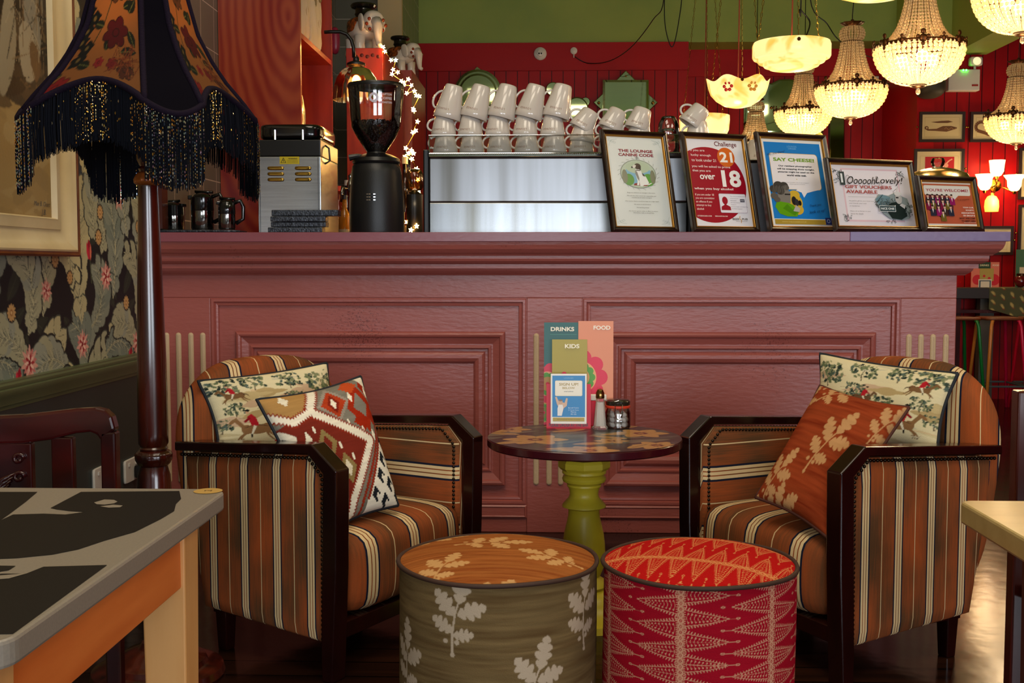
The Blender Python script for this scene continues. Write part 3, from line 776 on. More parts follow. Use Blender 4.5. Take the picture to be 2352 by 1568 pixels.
def toile(seed, flipx=False):
    c = Canvas(.6, .42, '#dccda4', 520); R = random.Random(seed)
    f = (lambda x: .6-x) if flipx else (lambda x: x)
    for i in range(22): c.ell(f(R.random()*.6), R.random()*.42, .03+R.random()*.04, .004+R.random()*.006, R.choice(['#cfbf92', '#c9b78c', '#d4b98e', '#c8bea0']), R.random()*.5-.25, 16, .2, 3)
    for i in range(12): c.ell(f(R.random()*.6), .12+R.random()*.2, .05+R.random()*.05, .012+R.random()*.014, R.choice(['#b59c6c', '#c8a888', '#a8a078', '#c4ad7c']), R.random()*.6-.3, 16, .25, 4)
    def tree(x, y, s_, a=0):
        c.line([(f(x), y-s_*.7), (f(x+.004), y-s_*.2), (f(x-.006), y+s_*.3)], .006, '#5a4a38', .003)
        for i in range(46):
            dx, dy = (R.random()-.5)*1.8*s_, (R.random()-.35)*1.15*s_
            c.ell(f(x+dx), y+dy, s_*.15, s_*.095, R.choice(['#39463a', '#4c5a48', '#2a3630', '#66704f', '#56645a', '#7a7f5c']), R.random()*3, 14, .25, 5)
        for i in range(14):
            dx, dy = (R.random()-.5)*1.6*s_, (R.random()-.2)*1.0*s_
            c.ell(f(x+dx), y+dy, s_*.09, s_*.04, '#8c8b66', R.random()*3, 12, .25, 5)
    def horse(x, y, s_, d=1, col='#7a5838', rider=True):
        d = -d if flipx else d
        X = lambda a: f(x)+a*s_*d
        c.ell(X(0), y, .5*s_, .2*s_, col, 0, 18); c.ell(X(-.38*d*d), y+.03*s_, .2*s_, .2*s_, col); c.ell(X(.38), y+.02*s_, .18*s_, .2*s_, col)
        c.poly([(X(.3), y+.0*s_), (X(.45), y-.05*s_), (X(.78), y+.42*s_), (X(.66), y+.52*s_)], col)
        c.ell(X(.82), y+.42*s_, .17*s_, .07*s_, col, -.6*d); c.poly([(X(.66), y+.5*s_), (X(.68), y+.6*s_), (X(.73), y+.5*s_)], col)
        for a, b_, e_, g in ((.35, -.1, .75, -.42), (.42, -.1, .62, -.5), (-.42, -.08, -.8, -.42), (-.35, -.1, -.62, -.5)):
            c.line([(X(a), y+b_*s_), (X((a+e_)/2+.06), y+(b_+g)/2*s_), (X(e_), y+g*s_)], .11*s_, col, .04*s_)
        c.line([(X(-.5), y+.08*s_), (X(-.72), y+.02*s_), (X(-.8), y-.16*s_)], .09*s_, '#4a3424', .02*s_)
        c.line([(X(-.45), y+.1*s_), (X(0), y+.19*s_), (X(.45), y+.1*s_)], .02*s_, '#4a3424')
        if rider:
            c.poly([(X(-.1), y+.15*s_), (X(.18), y+.15*s_), (X(.3), y+.55*s_), (X(.12), y+.66*s_), (X(-.02), y+.5*s_)], '#b0202a')
            c.line([(X(.2), y+.5*s_), (X(.42), y+.34*s_)], .09*s_, '#8c1620'); c.ell(X(.24), y+.74*s_, .075*s_, .09*s_, '#caa07c'); c.ell(X(.22), y+.82*s_, .09*s_, .05*s_, '#20201e')
            c.line([(X(.05), y+.15*s_), (X(.2), y-.18*s_)], .12*s_, '#e0d6bc', .06*s_); c.line([(X(.2), y-.18*s_), (X(.22), y-.32*s_)], .07*s_, '#221a16')
    def hound(x, y, s_):
        X = lambda a: f(x)+a*s_*(-1 if flipx else 1)
        c.ell(X(0), y, .4*s_, .12*s_, '#c8b898'); c.ell(X(.45), y+.12*s_, .14*s_, .08*s_, '#8a6a48')
        for a in (-.3, -.2, .25, .35): c.line([(X(a), y), (X(a+.12), y-.34*s_)], .05*s_, '#6a5440')
        c.line([(X(-.4), y), (X(-.6), y+.2*s_)], .04*s_, '#6a5440')
    for (x, y, s_) in ((.06, .345, .075), (.20, .36, .06), (.36, .35, .065), (.53, .32, .085), (.47, .17, .05), (.26, .19, .07), (.08, .22, .05), (.38, .25, .05), (.56, .17, .06), (.01, .14, .05)): tree(x, y, s_)
    horse(.16, .11, .125, -1, '#8a6440'); horse(.40, .09, .08, 1, '#5a4030'); horse(.54, .09, .055, 1, '#4a3a2e'); horse(.34, .22, .07, -1, '#6a4c34'); horse(.10, .30, .08, -1, '#7a5838')
    c.poly([(f(.22), .02), (f(.25), .06), (f(.28), .03), (f(.26), .01)], '#a81c26'); hound(.38, .04, .03); hound(.46, .05, .03); hound(.08, .06, .035)
    for i in range(16):
        x, y = R.random()*.6, R.random()*.42; c.line([(f(x), y), (f(x+.03), y+.004), (f(x+.05), y)], .0016, '#8a7a5c')
    return c

def kilim():
    S = .45; c = Canvas(S, S, '#7a7466', 620); G = .0075
    def stepd(cx_, cy_, w, h, col, g=G):   # stepped lozenge
        n = max(1, int(h/g))
        for k in range(-n, n+1):
            hw = max(w*(1-abs(k)/(n+1)), g*.6)
            c.poly([(cx_-hw, cy_+k*g-g/2), (cx_+hw, cy_+k*g-g/2), (cx_+hw, cy_+k*g+g/2), (cx_-hw, cy_+k*g+g/2)], col)
    def saw(pts, w, col, tooth=.0045, pitch=.011):
        """band with sawtooth edges"""
        up, dn = [], []
        for (xa_, ya_), (xb_, yb_) in zip(pts[:-1], pts[1:]):
            l = math.hypot(xb_-xa_, yb_-ya_); n = max(2, int(l/pitch)*2); dx, dy = (xb_-xa_)/l, (yb_-ya_)/l
            for k in range(n+1):
                o = w/2+(tooth if k % 2 else -tooth); x, y = xa_+dx*l*k/n, ya_+dy*l*k/n
                up.append((x-dy*o, y+dx*o)); dn.append((x+dy*o, y-dx*o))
        for i in range(len(up)-1): c.poly([up[i], up[i+1], dn[i+1], dn[i]], col)
        for (x, y) in pts[1:-1]: c.ell(x, y, w*.55, w*.55, col, 0, 8)
    J, B, C_, D = (.135, .365), (.355, .225), (.185, .06), (.15, -.01)
    c.poly([(0, .45), (.2, .45), J, (0, .36)], '#a8804a'); stepd(.07, .425, .018, .018, '#e0d6bd')
    c.poly([J, B, C_, D, (0, -.01), (0, .34)], '#74281c')                    # maroon field
    c.poly([(.45, .33), (.385, .22), (.23, .05), (.19, -.01), (.45, -.01)], '#6c675a')
    for (x, y) in ((.15, .25), (.20, .16), (.10, .10)): stepd(x, y, .042, .05, '#8b7648'); stepd(x, y, .02, .026, '#74281c' if y > .2 else '#ded3b8')
    for (x, y) in ((.085, .28), (.05, .18)): stepd(x, y, .013, .026, '#e3dac2')
    for (x, y) in ((.12, .305), (.2, .235), (.06, .225), (.24, .19), (.15, .08)): stepd(x, y, .006, .007, '#e3dac2')
    for (x, y, a, b_, cl) in ((.25, .375, .075, .062, '#94897a'), (.25, .375, .058, .048, '#a83a1c'), (.25, .375, .028, .03, '#7c2416'), (.25, .375, .013, .018, '#e6dcc4'),
                              (.37, .345, .07, .095, '#9c2a12'), (.37, .345, .038, .05, '#7d786c'), (.345, .295, .04, .03, '#96260f'), (.42, .30, .032, .03, '#96260f'), (.35, .425, .045, .028, '#b84a22'), (.43, .415, .03, .04, '#94260f'),
                              (.335, .385, .011, .02, '#e6dcc4'), (.43, .39, .008, .022, '#e6dcc4'), (.385, .24, .011, .02, '#e6dcc4'), (.28, .30, .006, .007, '#e6dcc4'), (.335, .265, .006, .007, '#e6dcc4')): stepd(x, y, a, b_, cl)
    c.poly([(.45, .45), (.40, .45), (.45, .39)], '#e0d6bd')
    for wd, cl in ((.042, '#8a2c1a'), (.028, '#e6dcc6')):
        saw([(.21, .46), J, B, C_, D], wd, cl)
    for wd, cl in ((.034, '#8a2c1a'), (.022, '#e6dcc6')): saw([J, (.06, .345), (-.01, .385)], wd, cl)
    c.poly([(0, .335), (.045, .30), (.03, .255), (0, .23)], '#e0d6c0'); c.poly([(0, .31), (.022, .29), (.015, .265), (0, .26)], '#1f2226')
    saw([(.46, .36), (.40, .225), (.235, .045), (.2, -.01)], .012, '#8a2c1a', .003)
    c.poly([(.45, .32), (.425, .24), (.26, .045), (.23, -.01), (.45, -.01)], '#e3dac6')
    saw([(.455, .31), (.425, .235), (.26, .04)], .012, '#8a2c1a', .003)
    for (x, y) in ((.435, .215), (.40, .155), (.445, .125), (.36, .105), (.405, .07), (.31, .05), (.36, .02), (.445, .03)):
        stepd(x, y, .024, .026, '#1f2226'); stepd(x+.010, y-.008, .010, .012, '#e3dac6')
    c.a *= streak((c.H, c.W), 3, .18, 1, 4)[..., None]
    return c

def oakcloth(bg, fg, sprigs, W_, H_, ppm=430, bg2=None, seed=2, amp=.3, axis=1):
    c = Canvas(W_, H_, bg, ppm); base = c.a.copy()
    s_ = streak((c.H, c.W), 3, amp, axis, seed)[..., None]; c.a *= s_
    if bg2 is not None:
        f = np.clip((streak((c.H, c.W), 3, .9, axis, seed+5)[..., None]-.9)*1.5, 0, 1); c.a = c.a*(1-f)+np.array(lin(bg2), np.float32)*f
    c.wrap = True
    for (x, y, L, a) in sprigs: oak_sprig(c, x, y, L, a, fg)
    c.wrap = False; return c

tl = toile(4)
# left chair: picture cushion behind, kilim in front
cushion('picture_cushion', 'oblong cream hunting-scene cushion leaning behind the kilim cushion on the left armchair', 'cushion',
        [PY(455, 876, 3.24), PY(750, 834, 3.58), PY(790, 1030, 3.52), PY(505, 1045, 3.20)], .05, tl, .6, .42, 'navy', 151, amp=.06, seed=3, backcol='#b9a880')
kl = kilim()
cushion('kilim_cushion', 'square red and white geometric kilim cushion leaning in the left armchair', 'cushion',
        [PY(590, 918, 3.08), PY(828, 865, 3.36), PY(914, 1160, 3.24), PY(735, 1232, 3.02)], .06, kl, .45, .45, 'navy', 181, amp=.1, seed=5, backcol='#4a3a2c')
tr_ = toile(11, True)
cushion('picture_cushion', 'oblong cream hunting-scene cushion behind the rust oak-leaf cushion on the right armchair', 'cushion',
        [PY(1884, 812, 3.62), PY(2200, 858, 3.27), PY(2152, 1040, 3.22), PY(1868, 1010, 3.54)], .05, tr_, .6, .42, 'navy', 151, amp=.06, seed=6, backcol='#b9a880')
ok = oakcloth('#8c3a1c', '#b98a5c', [(.25, .235, .24, 1.15), (.08, .08, .2, 1.1), (.14, .43, .2, .5), (.43, .36, .18, 1.2)], .45, .45, bg2='#70240f', amp=.3)
cushion('oak_leaf_cushion', 'square rust-red cushion with tan oak leaves leaning in the right armchair', 'cushion',
        [PY(1884, 886, 3.40), PY(2088, 936, 3.20), PY(1905, 1238, 2.98), PY(1736, 1142, 3.20)], .06, ok, .45, .45, 'rust', 171, amp=.1, seed=8, backcol='#5a2010')

# ---------------------------------------------------------------- poufs
def pouf(name, label, c0, r, h, side_fn, top_fn, cord):
    t = thing(name, label, 'pouf', (c0[0], c0[1], 0))
    nth, nz = 1100, 250
    th, z = np.meshgrid(np.linspace(-PI, PI, nth, endpoint=False), np.linspace(.006, h-.012, nz))
    rr = r*(1+.006*np.sin(PI*z/h))+.0015*np.sin(3*th+z*9)
    P = np.stack([rr*np.sin(th), -rr*np.cos(th), z], -1)
    grid_obj('side_cover', P, M_cloth, t, side_fn(th, z), cyc=True)
    nr = 170
    th, q = np.meshgrid(np.linspace(0, 2*PI, 500, endpoint=False), np.linspace(1, 0, nr))
    zz = h-.012+.03*(1-q**3.2)
    P = np.stack([r*.995*q*np.sin(th), -r*.995*q*np.cos(th), zz], -1)
    grid_obj('top_cover', P, M_cloth, t, top_fn(P[..., 0], P[..., 1]), cyc=True)
    MB().tube([((r+.002)*math.cos(a), (r+.002)*math.sin(a), h-.012+.0015*math.sin(4*a)) for a in [2*PI*i/90 for i in range(90)]], .0055, 8, closed=True).build('piping_cord', mat('brown_cord', '#3c2418', .7), t, smooth=2)
    MB().lathe([(r*.97, 0), (r*.985, .006)], 48, cap=True).build('base', M_black, t)
    return t
pA = PY(1143, 1280, 2.613)
sprA = [(-20, .350, .175, 1.35), (60, .335, .175, 1.45), (-60, .215, .175, 1.5), (24, .205, .175, 1.25), (104, .2, .17, 1.3), (-104, .35, .17, 1.4), (150, .33, .17, 1.4), (-150, .2, .17, 1.4), (-18, .07, .17, 1.4), (66, .06, .17, 1.3), (-104, .07, .17, 1.4), (128, .06, .17, 1.3)]
RA = .229
oc = oakcloth('#6d5838', '#b09c84', [((a/180*PI+PI)*RA, z, L*1.0, an) for a, z, L, an in sprA], 2*PI*RA, .46, 520, bg2='#574126', seed=3, amp=.35)
ot = oakcloth('#9a5a2a', '#c2935e', [(.22, .27, .17, .1), (.36, .17, .15, 2.6), (.08, .36, .14, .2), (.25, .44, .16, .1), (.12, .10, .15, 1.2)], .47, .47, 520, bg2='#7d3d18', seed=6, amp=.3)
pouf('oak_leaf_pouf', 'brown drum pouf patterned with pale oak leaves, in front of the left armchair', (pA.x, 2.613), RA, .43,
     lambda th, z: oc.sample((th+PI)*RA, z), lambda x, y: ot.sample(x+.235, y+.235), 'brown')
# red pouf: bands of spear leaves
def red_tile(bg, fg):
    W_, H_ = .212, .05; c = Canvas(W_, H_, bg, 2600); c.wrap = True
    def spear(x0, y0, d):
        L_ = .122; hw = .0225
        for sg in (-1, 1):
            c.line([(x0+d*.008, y0+sg*hw*.78), (x0+d*L_*.5, y0+sg*hw*.42), (x0+d*L_*.85, y0), (x0+d*L_, y0)], .0015, fg)
            for k in range(14):
                t = k/14; bx_ = x0+d*(.008+t*(L_-.030)); by = y0+sg*(hw*.80*(1-t)**.95+.0010); q = 1-.45*t
                c.ell(bx_+d*.0024*q, by+sg*.0022*q, .0040*q, .0015*q, fg, d*sg*1.0, 10)
        c.line([(x0, y0), (x0+d*L_*.8, y0)], .0007, fg)
        for k in range(9):
            t = k/9; a = x0+d*(.012+t*.072); hh = hw*.55*(1-t*.85)
            for sg in (-1, 1):
                c.line([(a, y0), (a+d*.004, y0+sg*hh)], .0014, fg); c.ell(a+d*.004, y0+sg*hh*.75, .002, .0017, fg)
                if hh > .005: c.ell(a+d*.001, y0+sg*hh*.4, .0012, .0012, bg)
        c.ell(x0+d*(L_+.001), y0, .0055, .0026, fg, 0, 10); c.ell(x0+d*(L_+.001), y0, .0026, .0009, bg, 0, 8)
    spear(.02, .0125, 1); spear(.02+.0, .0375-.0, -1)
    spear(.126, .0375, 1) if 0 else None
    c.poly([(.0135, -.01), (.0265, -.01), (.0265, .06), (.0135, .06)], fg)
    for k in range(4):
        y = k*.0125+.006; c.poly([(.02, y-.004), (.0235, y), (.02, y+.004), (.0165, y)], bg); c.poly([(.02, y-.0022), (.0218, y), (.02, y+.0022), (.0182, y)], fg)
        for x in (.0148, .0252): c.ell(x, y+.006, .0009, .0022, bg)
    for k in range(20):
        y = k*.0025
        for x in (.0115, .0285): c.ell(x, y, .0018, .0007, fg)
    return c
# two bands per tile: right-pointing and left-pointing spears interleave between them
def red_tile2(bg, fg):
    c = red_tile(bg, fg); return c
rt = red_tile2('#9c0f22', '#c98f72'); rt_lit = red_tile2('#b01312', '#cf8550')  # same cloth twice; the top copy has brighter, more orange lit colours
pB = PY(1601, 1275, 2.60); RB = .219
def red_side(th, z):
    u = th*RB; k = np.floor(u/.212)
    return rt.sample(u+.085, z+.01)*streak(th.shape, 2, .08, 1, 9)[..., None]
pouf('red_feather_pouf', 'bright red drum pouf woven with pink feather leaves, in front of the right armchair', (pB.x+.004, 2.60), RB, .43,
     red_side, lambda x, y: rt_lit.sample(x*.35+y*.94+.11, -x*.94+y*.35+.02), 'brown')

# ---------------------------------------------------------------- round table
TY = 3.5; TC = PY(1342, 1005, TY); TZ = .571
rtb = thing('round_table', 'small round table with floral top on a chartreuse turned pedestal between the armchairs', 'table', (TC.x, TY, 0))
tc_ = Canvas(.64, .64, '#2c2a26', 520); R = random.Random(8)
for i in range(70):
    a = R.random()*.5+.3; tc_.leaf(R.random()*.64, R.random()*.64, .12+R.random()*.1, .014+R.random()*.012, a+R.choice([0, PI]), R.choice(['#4a4a40', '#5c5a4c', '#3a3836', '#6a6450', '#353a30']))
def bloom(x, y, r):
    for k in range(6): tc_.ell(x+r*.62*math.cos(k*PI/3), y+r*.62*math.sin(k*PI/3), r*.42, r*.3, '#b8884c', k*PI/3, 16, .08, 4)
    for k in range(6): tc_.line([(x, y), (x+r*.8*math.cos(k*PI/3+.1), y+r*.8*math.sin(k*PI/3+.1))], r*.05, '#7a4a28', .001)
    tc_.ell(x, y, r*.26, r*.26, '#5c2018', 0, 14, .15, 7); tc_.ell(x, y, r*.12, r*.12, '#a8783c')
for x, y, r in ((.17, .26, .095), (.50, .40, .085), (.33, .06, .08), (.40, .24, .05), (.08, .47, .07), (.28, .55, .08), (.53, .16, .07)): bloom(x, y, r)
for x, y, a in ((.22, .42, .5), (.37, .36, .4), (.05, .17, .6), (.45, .28, 2.6), (.28, .17, .3), (.42, .5, .7), (.56, .52, 2.2), (.12, .36, 2.8), (.2, .08, .2), (.44, .1, .9)):
    tc_.leaf(x, y, .12, .02, a, '#b5894e'); tc_.line([(x+.02*math.cos(a), y+.02*math.sin(a)), (x+.1*math.cos(a), y+.1*math.sin(a))], .004, '#4a3220')
th, q = np.meshgrid(np.linspace(0, 2*PI, 420, endpoint=False), np.linspace(1, 0, 170))
X = .299*q*np.cos(th); Y = .299*q*np.sin(th)
o = grid_obj('patterned_top', np.stack([X, Y, np.full_like(X, TZ+.0008)], -1), mat('lacquer_print', '#ffffff', .3, attr=True, coat=.22), rtb, tc_.sample(X+.32, Y+.32), cyc=True)
MB().lathe([(.285, TZ-.026), (.297, TZ-.026), (.301, TZ-.022), (.301, TZ-.003), (.298, TZ)], 96).build('table_edge', mat('maroon_edge', '#3a0812', .25, coat=.3), rtb, smooth=True)
def tz(y): return 1.1-(y-610)*TY/F
def tr(p): return p*TY/F
M_yel = mat('chartreuse_paint', '#c4b02a', .4, col2='#b4a026', cscale=5)
m = MB(); m.lathe([(tr(56), tz(1055)), (tr(60), tz(1062)), (tr(60), tz(1074)), (tr(54), tz(1081))], 8, Matrix.Rotation(PI/8+.35, 4, 'Z')); m.build('octagonal_block', M_yel, rtb)
pf = [(48, 1079), (51, 1083), (51, 1088), (46, 1091), (44, 1093), (49, 1096), (51, 1101), (49, 1107), (42, 1111), (39, 1114), (40, 1118), (36, 1123), (34, 1130), (33, 1138), (36, 1146), (44, 1155), (50, 1162), (51, 1166), (46, 1168), (38, 1171), (36, 1176), (37, 1190), (41, 1208), (46, 1230), (49, 1255), (50, 1280), (46, 1310), (38, 1330), (40, 1334), (50, 1340), (56, 1350), (50, 1358), (60, 1362), (75, 1375), (78, 1385)]
m = MB(); pts = [(tr(a), tz(b_)) for a, b_ in pf]; z_end = pts[-1][1]
pts += [(.13, .03), (.17, .02), (.175, 0)] if z_end > .03 else [(.17, .015), (.17, 0)]
m.lathe(pts, 48); m.build('pedestal', M_yel, rtb, smooth=True)

# menus in their red holder
M_art = mat('art', '#ffffff', .4, attr=True); M_card = mat('card_white', '#e8e0d0', .5)
def upright(name, label, cat, w, h, pl_, pb, Yv, rz=0, lean=.05, thick=.002, face=None, edge=M_card):
    """a card standing on the table: pl_/pb = pixel of its base centre"""
    p = PY(pl_, pb, Yv)
    t = thing(name, label, cat, (p.x, p.y, TZ+.001), rz)
    M = Matrix.Rotation(-lean, 4, 'X')
    MB().box(-w/2, w/2, 0, thick, 0, h, M=M).build('card', edge, t)
    if face:
        a = Art(); face(a, w, h)
        o = a.build('print', M_art, t); o.matrix_local = M @ Matrix(((1, 0, 0, -w/2), (0, 0, -1, -.0001), (0, 1, 0, 0), (0, 0, 0, 1)))
    return t
def flower(a, cx_, cy_, r, cols, n=9, clip=None):
    for k in range(n): a.disc(cx_+r*.8*math.cos(2*PI*k/n), cy_+r*.8*math.sin(2*PI*k/n), r*.32, cols[0], n=20)
    a.disc(cx_, cy_, r*.82, cols[0], n=40); a.disc(cx_, cy_, r*.66, cols[1], n=40)
    for k in range(n+2): a.disc(cx_+r*.46*math.cos(2*PI*k/(n+2)), cy_+r*.46*math.sin(2*PI*k/(n+2)), r*.16, cols[2], n=16)
    a.disc(cx_, cy_, r*.38, cols[3], n=32); a.disc(cx_, cy_, r*.1, cols[0], n=16)
class ClipArt(Art):
    """keeps printed shapes inside the card by clamping"""
    def __init__(s, x0, y0, x1, y1): super().__init__(); s.b = (x0, y0, x1, y1)
    def poly(s, pts, col):
        x0, y0, x1, y1 = s.b
        def clip(p, ax, v, keep):
            out = []
            for i in range(len(p)):
                a, b_ = p[i-1], p[i]; ia, ib = keep(a[ax]), keep(b_[ax])
                if ia != ib: t = (v-a[ax])/(b_[ax]-a[ax]); out.append((a[0]+(b_[0]-a[0])*t, a[1]+(b_[1]-a[1])*t))
                if ib: out.append(b_)
            return out
        for ax, v, k in ((0, x0, lambda q: q >= x0), (0, x1, lambda q: q <= x1), (1, y0, lambda q: q >= y0), (1, y1, lambda q: q <= y1)):
            pts = clip(pts, ax, v, k)
            if len(pts) < 3: return s
        return super().poly(pts, col)
_A = Art
def card(name, label, cat, w, h, px, pb, Yv, bg, fn, lean=.05, hrot=0):
    def face(a, w, h):
        a.rect(0, 0, w, h, bg); fn(a, w, h)
    p = PY(px, pb, Yv)
    t = thing(name, label, cat, (p.x, p.y, TZ+.0015), hrot)
    M = Matrix.Rotation(-lean, 4, 'X')
    MB().box(-w/2, w/2, 0, .0025, 0, h, M=M).build('card', M_card, t)
    a = ClipArt(0, 0, w, h); face(a, w, h)
    o = a.build('print', M_art, t); o.matrix_local = M @ Matrix(((1, 0, 0, -w/2), (0, 0, -1, -.0001), (0, 1, 0, 0), (0, 0, 0, 1)))
    return t
def f_drinks(a, w, h):
    flower(a, .012, h*.40, .062, ['#d4103c', '#e8a27c', '#4f9a1e', '#b88a3c'])
    flower(a, .0, h*.12, .05, ['#d4103c', '#c9a052', '#4f9a1e', '#7a8c20']); a.rect(.02, h-.04, w-.01, h-.0392, '#5aa08c')
    a.text('DRINKS', w/2+.002, h-.022, .078, '#efe6cf', bold=.035, h=.014)
def f_food(a, w, h):
    flower(a, .006, h*.46, .082, ['#dc0c3c', '#e8a868', '#4f9a1e', '#d9a060']); a.text('FOOD', w-.038, h-.022, .056, '#f3e6d2', bold=.035, h=.014)
def f_kids(a, w, h):
    flower(a, w*.45, h*.30, .06, ['#b8a43c', '#c9a052', '#dc1440', '#d8925c'], 9); flower(a, w*.2, h*.3, .045, ['#d8925c', '#b8a43c', '#e09a70', '#dc1440'], 7)
    for x, y, r in ((.03, .60, .008), (.075, .52, .010), (.052, .57, .008)): a.disc(w*.0+x+.01, h*y, r, '#d8143c')
    a.text('KIDS', w/2+.008, h-.022, .048, '#f4ecd0', bold=.035, h=.014)
mY = 3.76
s_ = mY/F
card('drinks_menu', 'green drinks menu standing on the round table, left of the orange food menu', 'menu', .118, .34, 1290, 975, mY, '#175a56', f_drinks)
card('food_menu', 'salmon-orange food menu with a big pink flower standing on the round table', 'menu', .116, .345, 1368, 975, mY-.004, '#e08a62', f_food)
card('kids_menu', 'olive kids menu in front of the drinks menu on the round table', 'menu', .116, .285, 1308, 976, mY-.022, '#a8962e', f_kids)
hold = thing('menu_holder', 'red menu holder reading please order at the bar, on the round table', 'menu holder', (PY(1306, 978, mY-.085).x, mY-.085, TZ+.001))
M_redp = mat('red_acrylic', '#d01030', .35, spec=.3)
MB().box(-.072, .072, 0, .003, 0, .145, M=Matrix.Rotation(-.06, 4, 'X')).build('front_plate', M_redp, hold)
MB().box(-.072, .072, .0, .045, 0, .004).build('foot', M_redp, hold)
a = Art(); a.text('PLEASE ORDER AT THE BAR', 0, .012, .128, '#2a0a10', bold=.02, h=.011); o = a.build('lettering', M_art, hold); o.matrix_local = Matrix.Rotation(-.06, 4, 'X') @ Matrix(((1, 0, 0, 0), (0, 0, -1, -.0003), (0, 1, 0, 0), (0, 0, 0, 1)))
def f_sign(a, w, h):
    a.rect(.005, .022, w-.005, h-.006, '#2f86c4'); a.rrect(.014, h-.072, w-.014, h-.022, .004, '#efe2c4'); a.rrect(.016, h-.07, w-.016, h-.024, .003, '#f4ecdc')
    a.text('SIGN UP!', w/2, h-.034, .062, '#a89048', h=.009, bold=.02); a.text('BELOW', w/2, h-.046, .04, '#b8a060', h=.007, bold=.02); a.text('email address', w/2, h-.057, .03, '#333340')
    a.text('LOUNGES', w/2, h-.014, .03, '#8cc0e4')
    a.rect(.007, .008, w-.007, .02, '#b49a44'); a.text('SIGN UP AND BE THE FIRST TO KNOW', w/2, .014, .075, '#6a5a28')
    a.poly([(.022, .03), (.036, .028), (.042, .05), (.052, .058), (.055, .082), (.05, .084), (.045, .068), (.036, .07), (.028, .068), (.019, .088), (.014, .086), (.02, .064), (.026, .052)], '#d8b49c')
    a.poly([(.022, .026), (.036, .026), (.041, .052), (.038, .062), (.026, .062), (.022, .05)], '#eee8e6'); a.disc(.032, .07, .0065, '#d0a88c', .008); a.disc(.032, .076, .006, '#8a7060', .003)
    for k in range(4): a.text(['Burnell Centre', '21 Street Home', 'Fitzroy', 'BS6 2JQ'][k], .074, .052-k*.007, [.034, .034, .018, .018][k], '#dcecf8')
sgc = card('sign_up_card', 'blue and white sign-up card with a cheering man, leaning on the red menu holder', 'card', .116, .162, 1306, 966, mY-.098, '#f0ebe2', f_sign)
sgc.location.z += .017
ob = thing('menu_clip', 'small white and red table number block behind the salt shaker', 'table number', (PY(1372, 975, mY-.03).x, mY-.03, TZ+.001))
MB().box(-.03, .022, 0, .02, 0, .085).build('red_body', M_redp, ob, bevel=.003)
MB().box(-.03, .03, -.001, .02, .085, .105).build('white_top', M_card, ob, bevel=.003)

# salt shaker
sl = thing('salt_shaker', 'tapered glass salt shaker with a brass cap beside the menus', 'salt shaker', (PY(1378, 980, mY-.09).x, mY-.09, TZ+.001))
k = (mY-.09)/F
m = MB(); m.lathe([(.0245, 0), (.0255, .006), (.021, .012), (.0165, .06), (.0135, .095), (.0125, .1)], 8); m.build('glass_body', mat('salt_glass', '#ffffff', .04, trans=.9, ior=1.45), sl)
MB().lathe([(.0165, .010), (.0135, .06), (.0105, .088)], 8).build('salt', mat('salt', '#efe6dc', .8), sl)
MB().lathe([(.0135, .1), (.0142, .104), (.0135, .118), (.009, .128), (.003, .131)], 20).build('cap', mat('worn_brass', '#8a6a3a', .2, metal=1), sl, smooth=True)
# clip-top jar of mints
jr = thing('clip_top_jar', 'small glass clip-top jar with orange seal holding white sweets on the round table', 'jar', (PY(1419, 976, mY-.06).x, mY-.06, TZ+.001))
m = MB(); m.lathe([(.036, 0), (.041, .004), (.041, .05), (.037, .062), (.036, .066)], 28, cap=False); m.build('glass_body', M_glass, jr, smooth=True)
MB().lathe([(.0385, .066), (.0405, .068), (.0405, .073), (.0385, .075)], 28).build('rubber_seal', mat('orange_rubber', '#c8381c', .5), jr, smooth=True)
MB().lathe([(.0385, .076), (.04, .08), (.04, .088), (.034, .093), (.02, .0945), (.001, .095)], 28, cap=False).build('lid', mat('smoky_glass', '#3a342a', .1, trans=.5), jr, smooth=True)
m = MB()
for sx in (-.012, .012): m.tube([(sx, -.041, .08), (sx*.9, -.044, .07), (sx*1.1, -.044, .05), (sx*.6, -.046, .035), (0, -.046, .032)], .0013, 5)
m.tube([(-.014, -.042, .09), (0, -.043, .094), (.014, -.042, .09)], .0013, 5); m.build('wire_clip', M_steelp, jr)
R = random.Random(2); k = 0
for i in range(26):
    a_ = R.random()*6.28; q = (.0, .026)[i % 3 > 0]; zz = .012+.0165*(i//9)
    a_ = (i % 9)*2*PI/8 if i % 9 else 0; q = .026 if i % 9 else 0
    m = MB(); m.ball((0, 0, 0), .0105, 8, 6, sc=(1, .85, .75)); o = m.build('mint', mat('mint_white', '#d8cfc4', .5), None, smooth=2)
    o.location = (jr.location.x+q*math.cos(a_), jr.location.y+q*math.sin(a_), TZ+.001+zz); o.rotation_euler = (R.random(), R.random(), R.random())
    tag(o, 'one of the small white sweets inside the clip-top jar', 'sweet', 'sweets in the clip-top jar')
LAMPS = []
# ================================================================ things on the bar counter
def base_at(px, Y, z=SZ):
    p = PY(px, 540, Y); return Vector((p.x, Y, z))
def mpp(Y): return Y/F
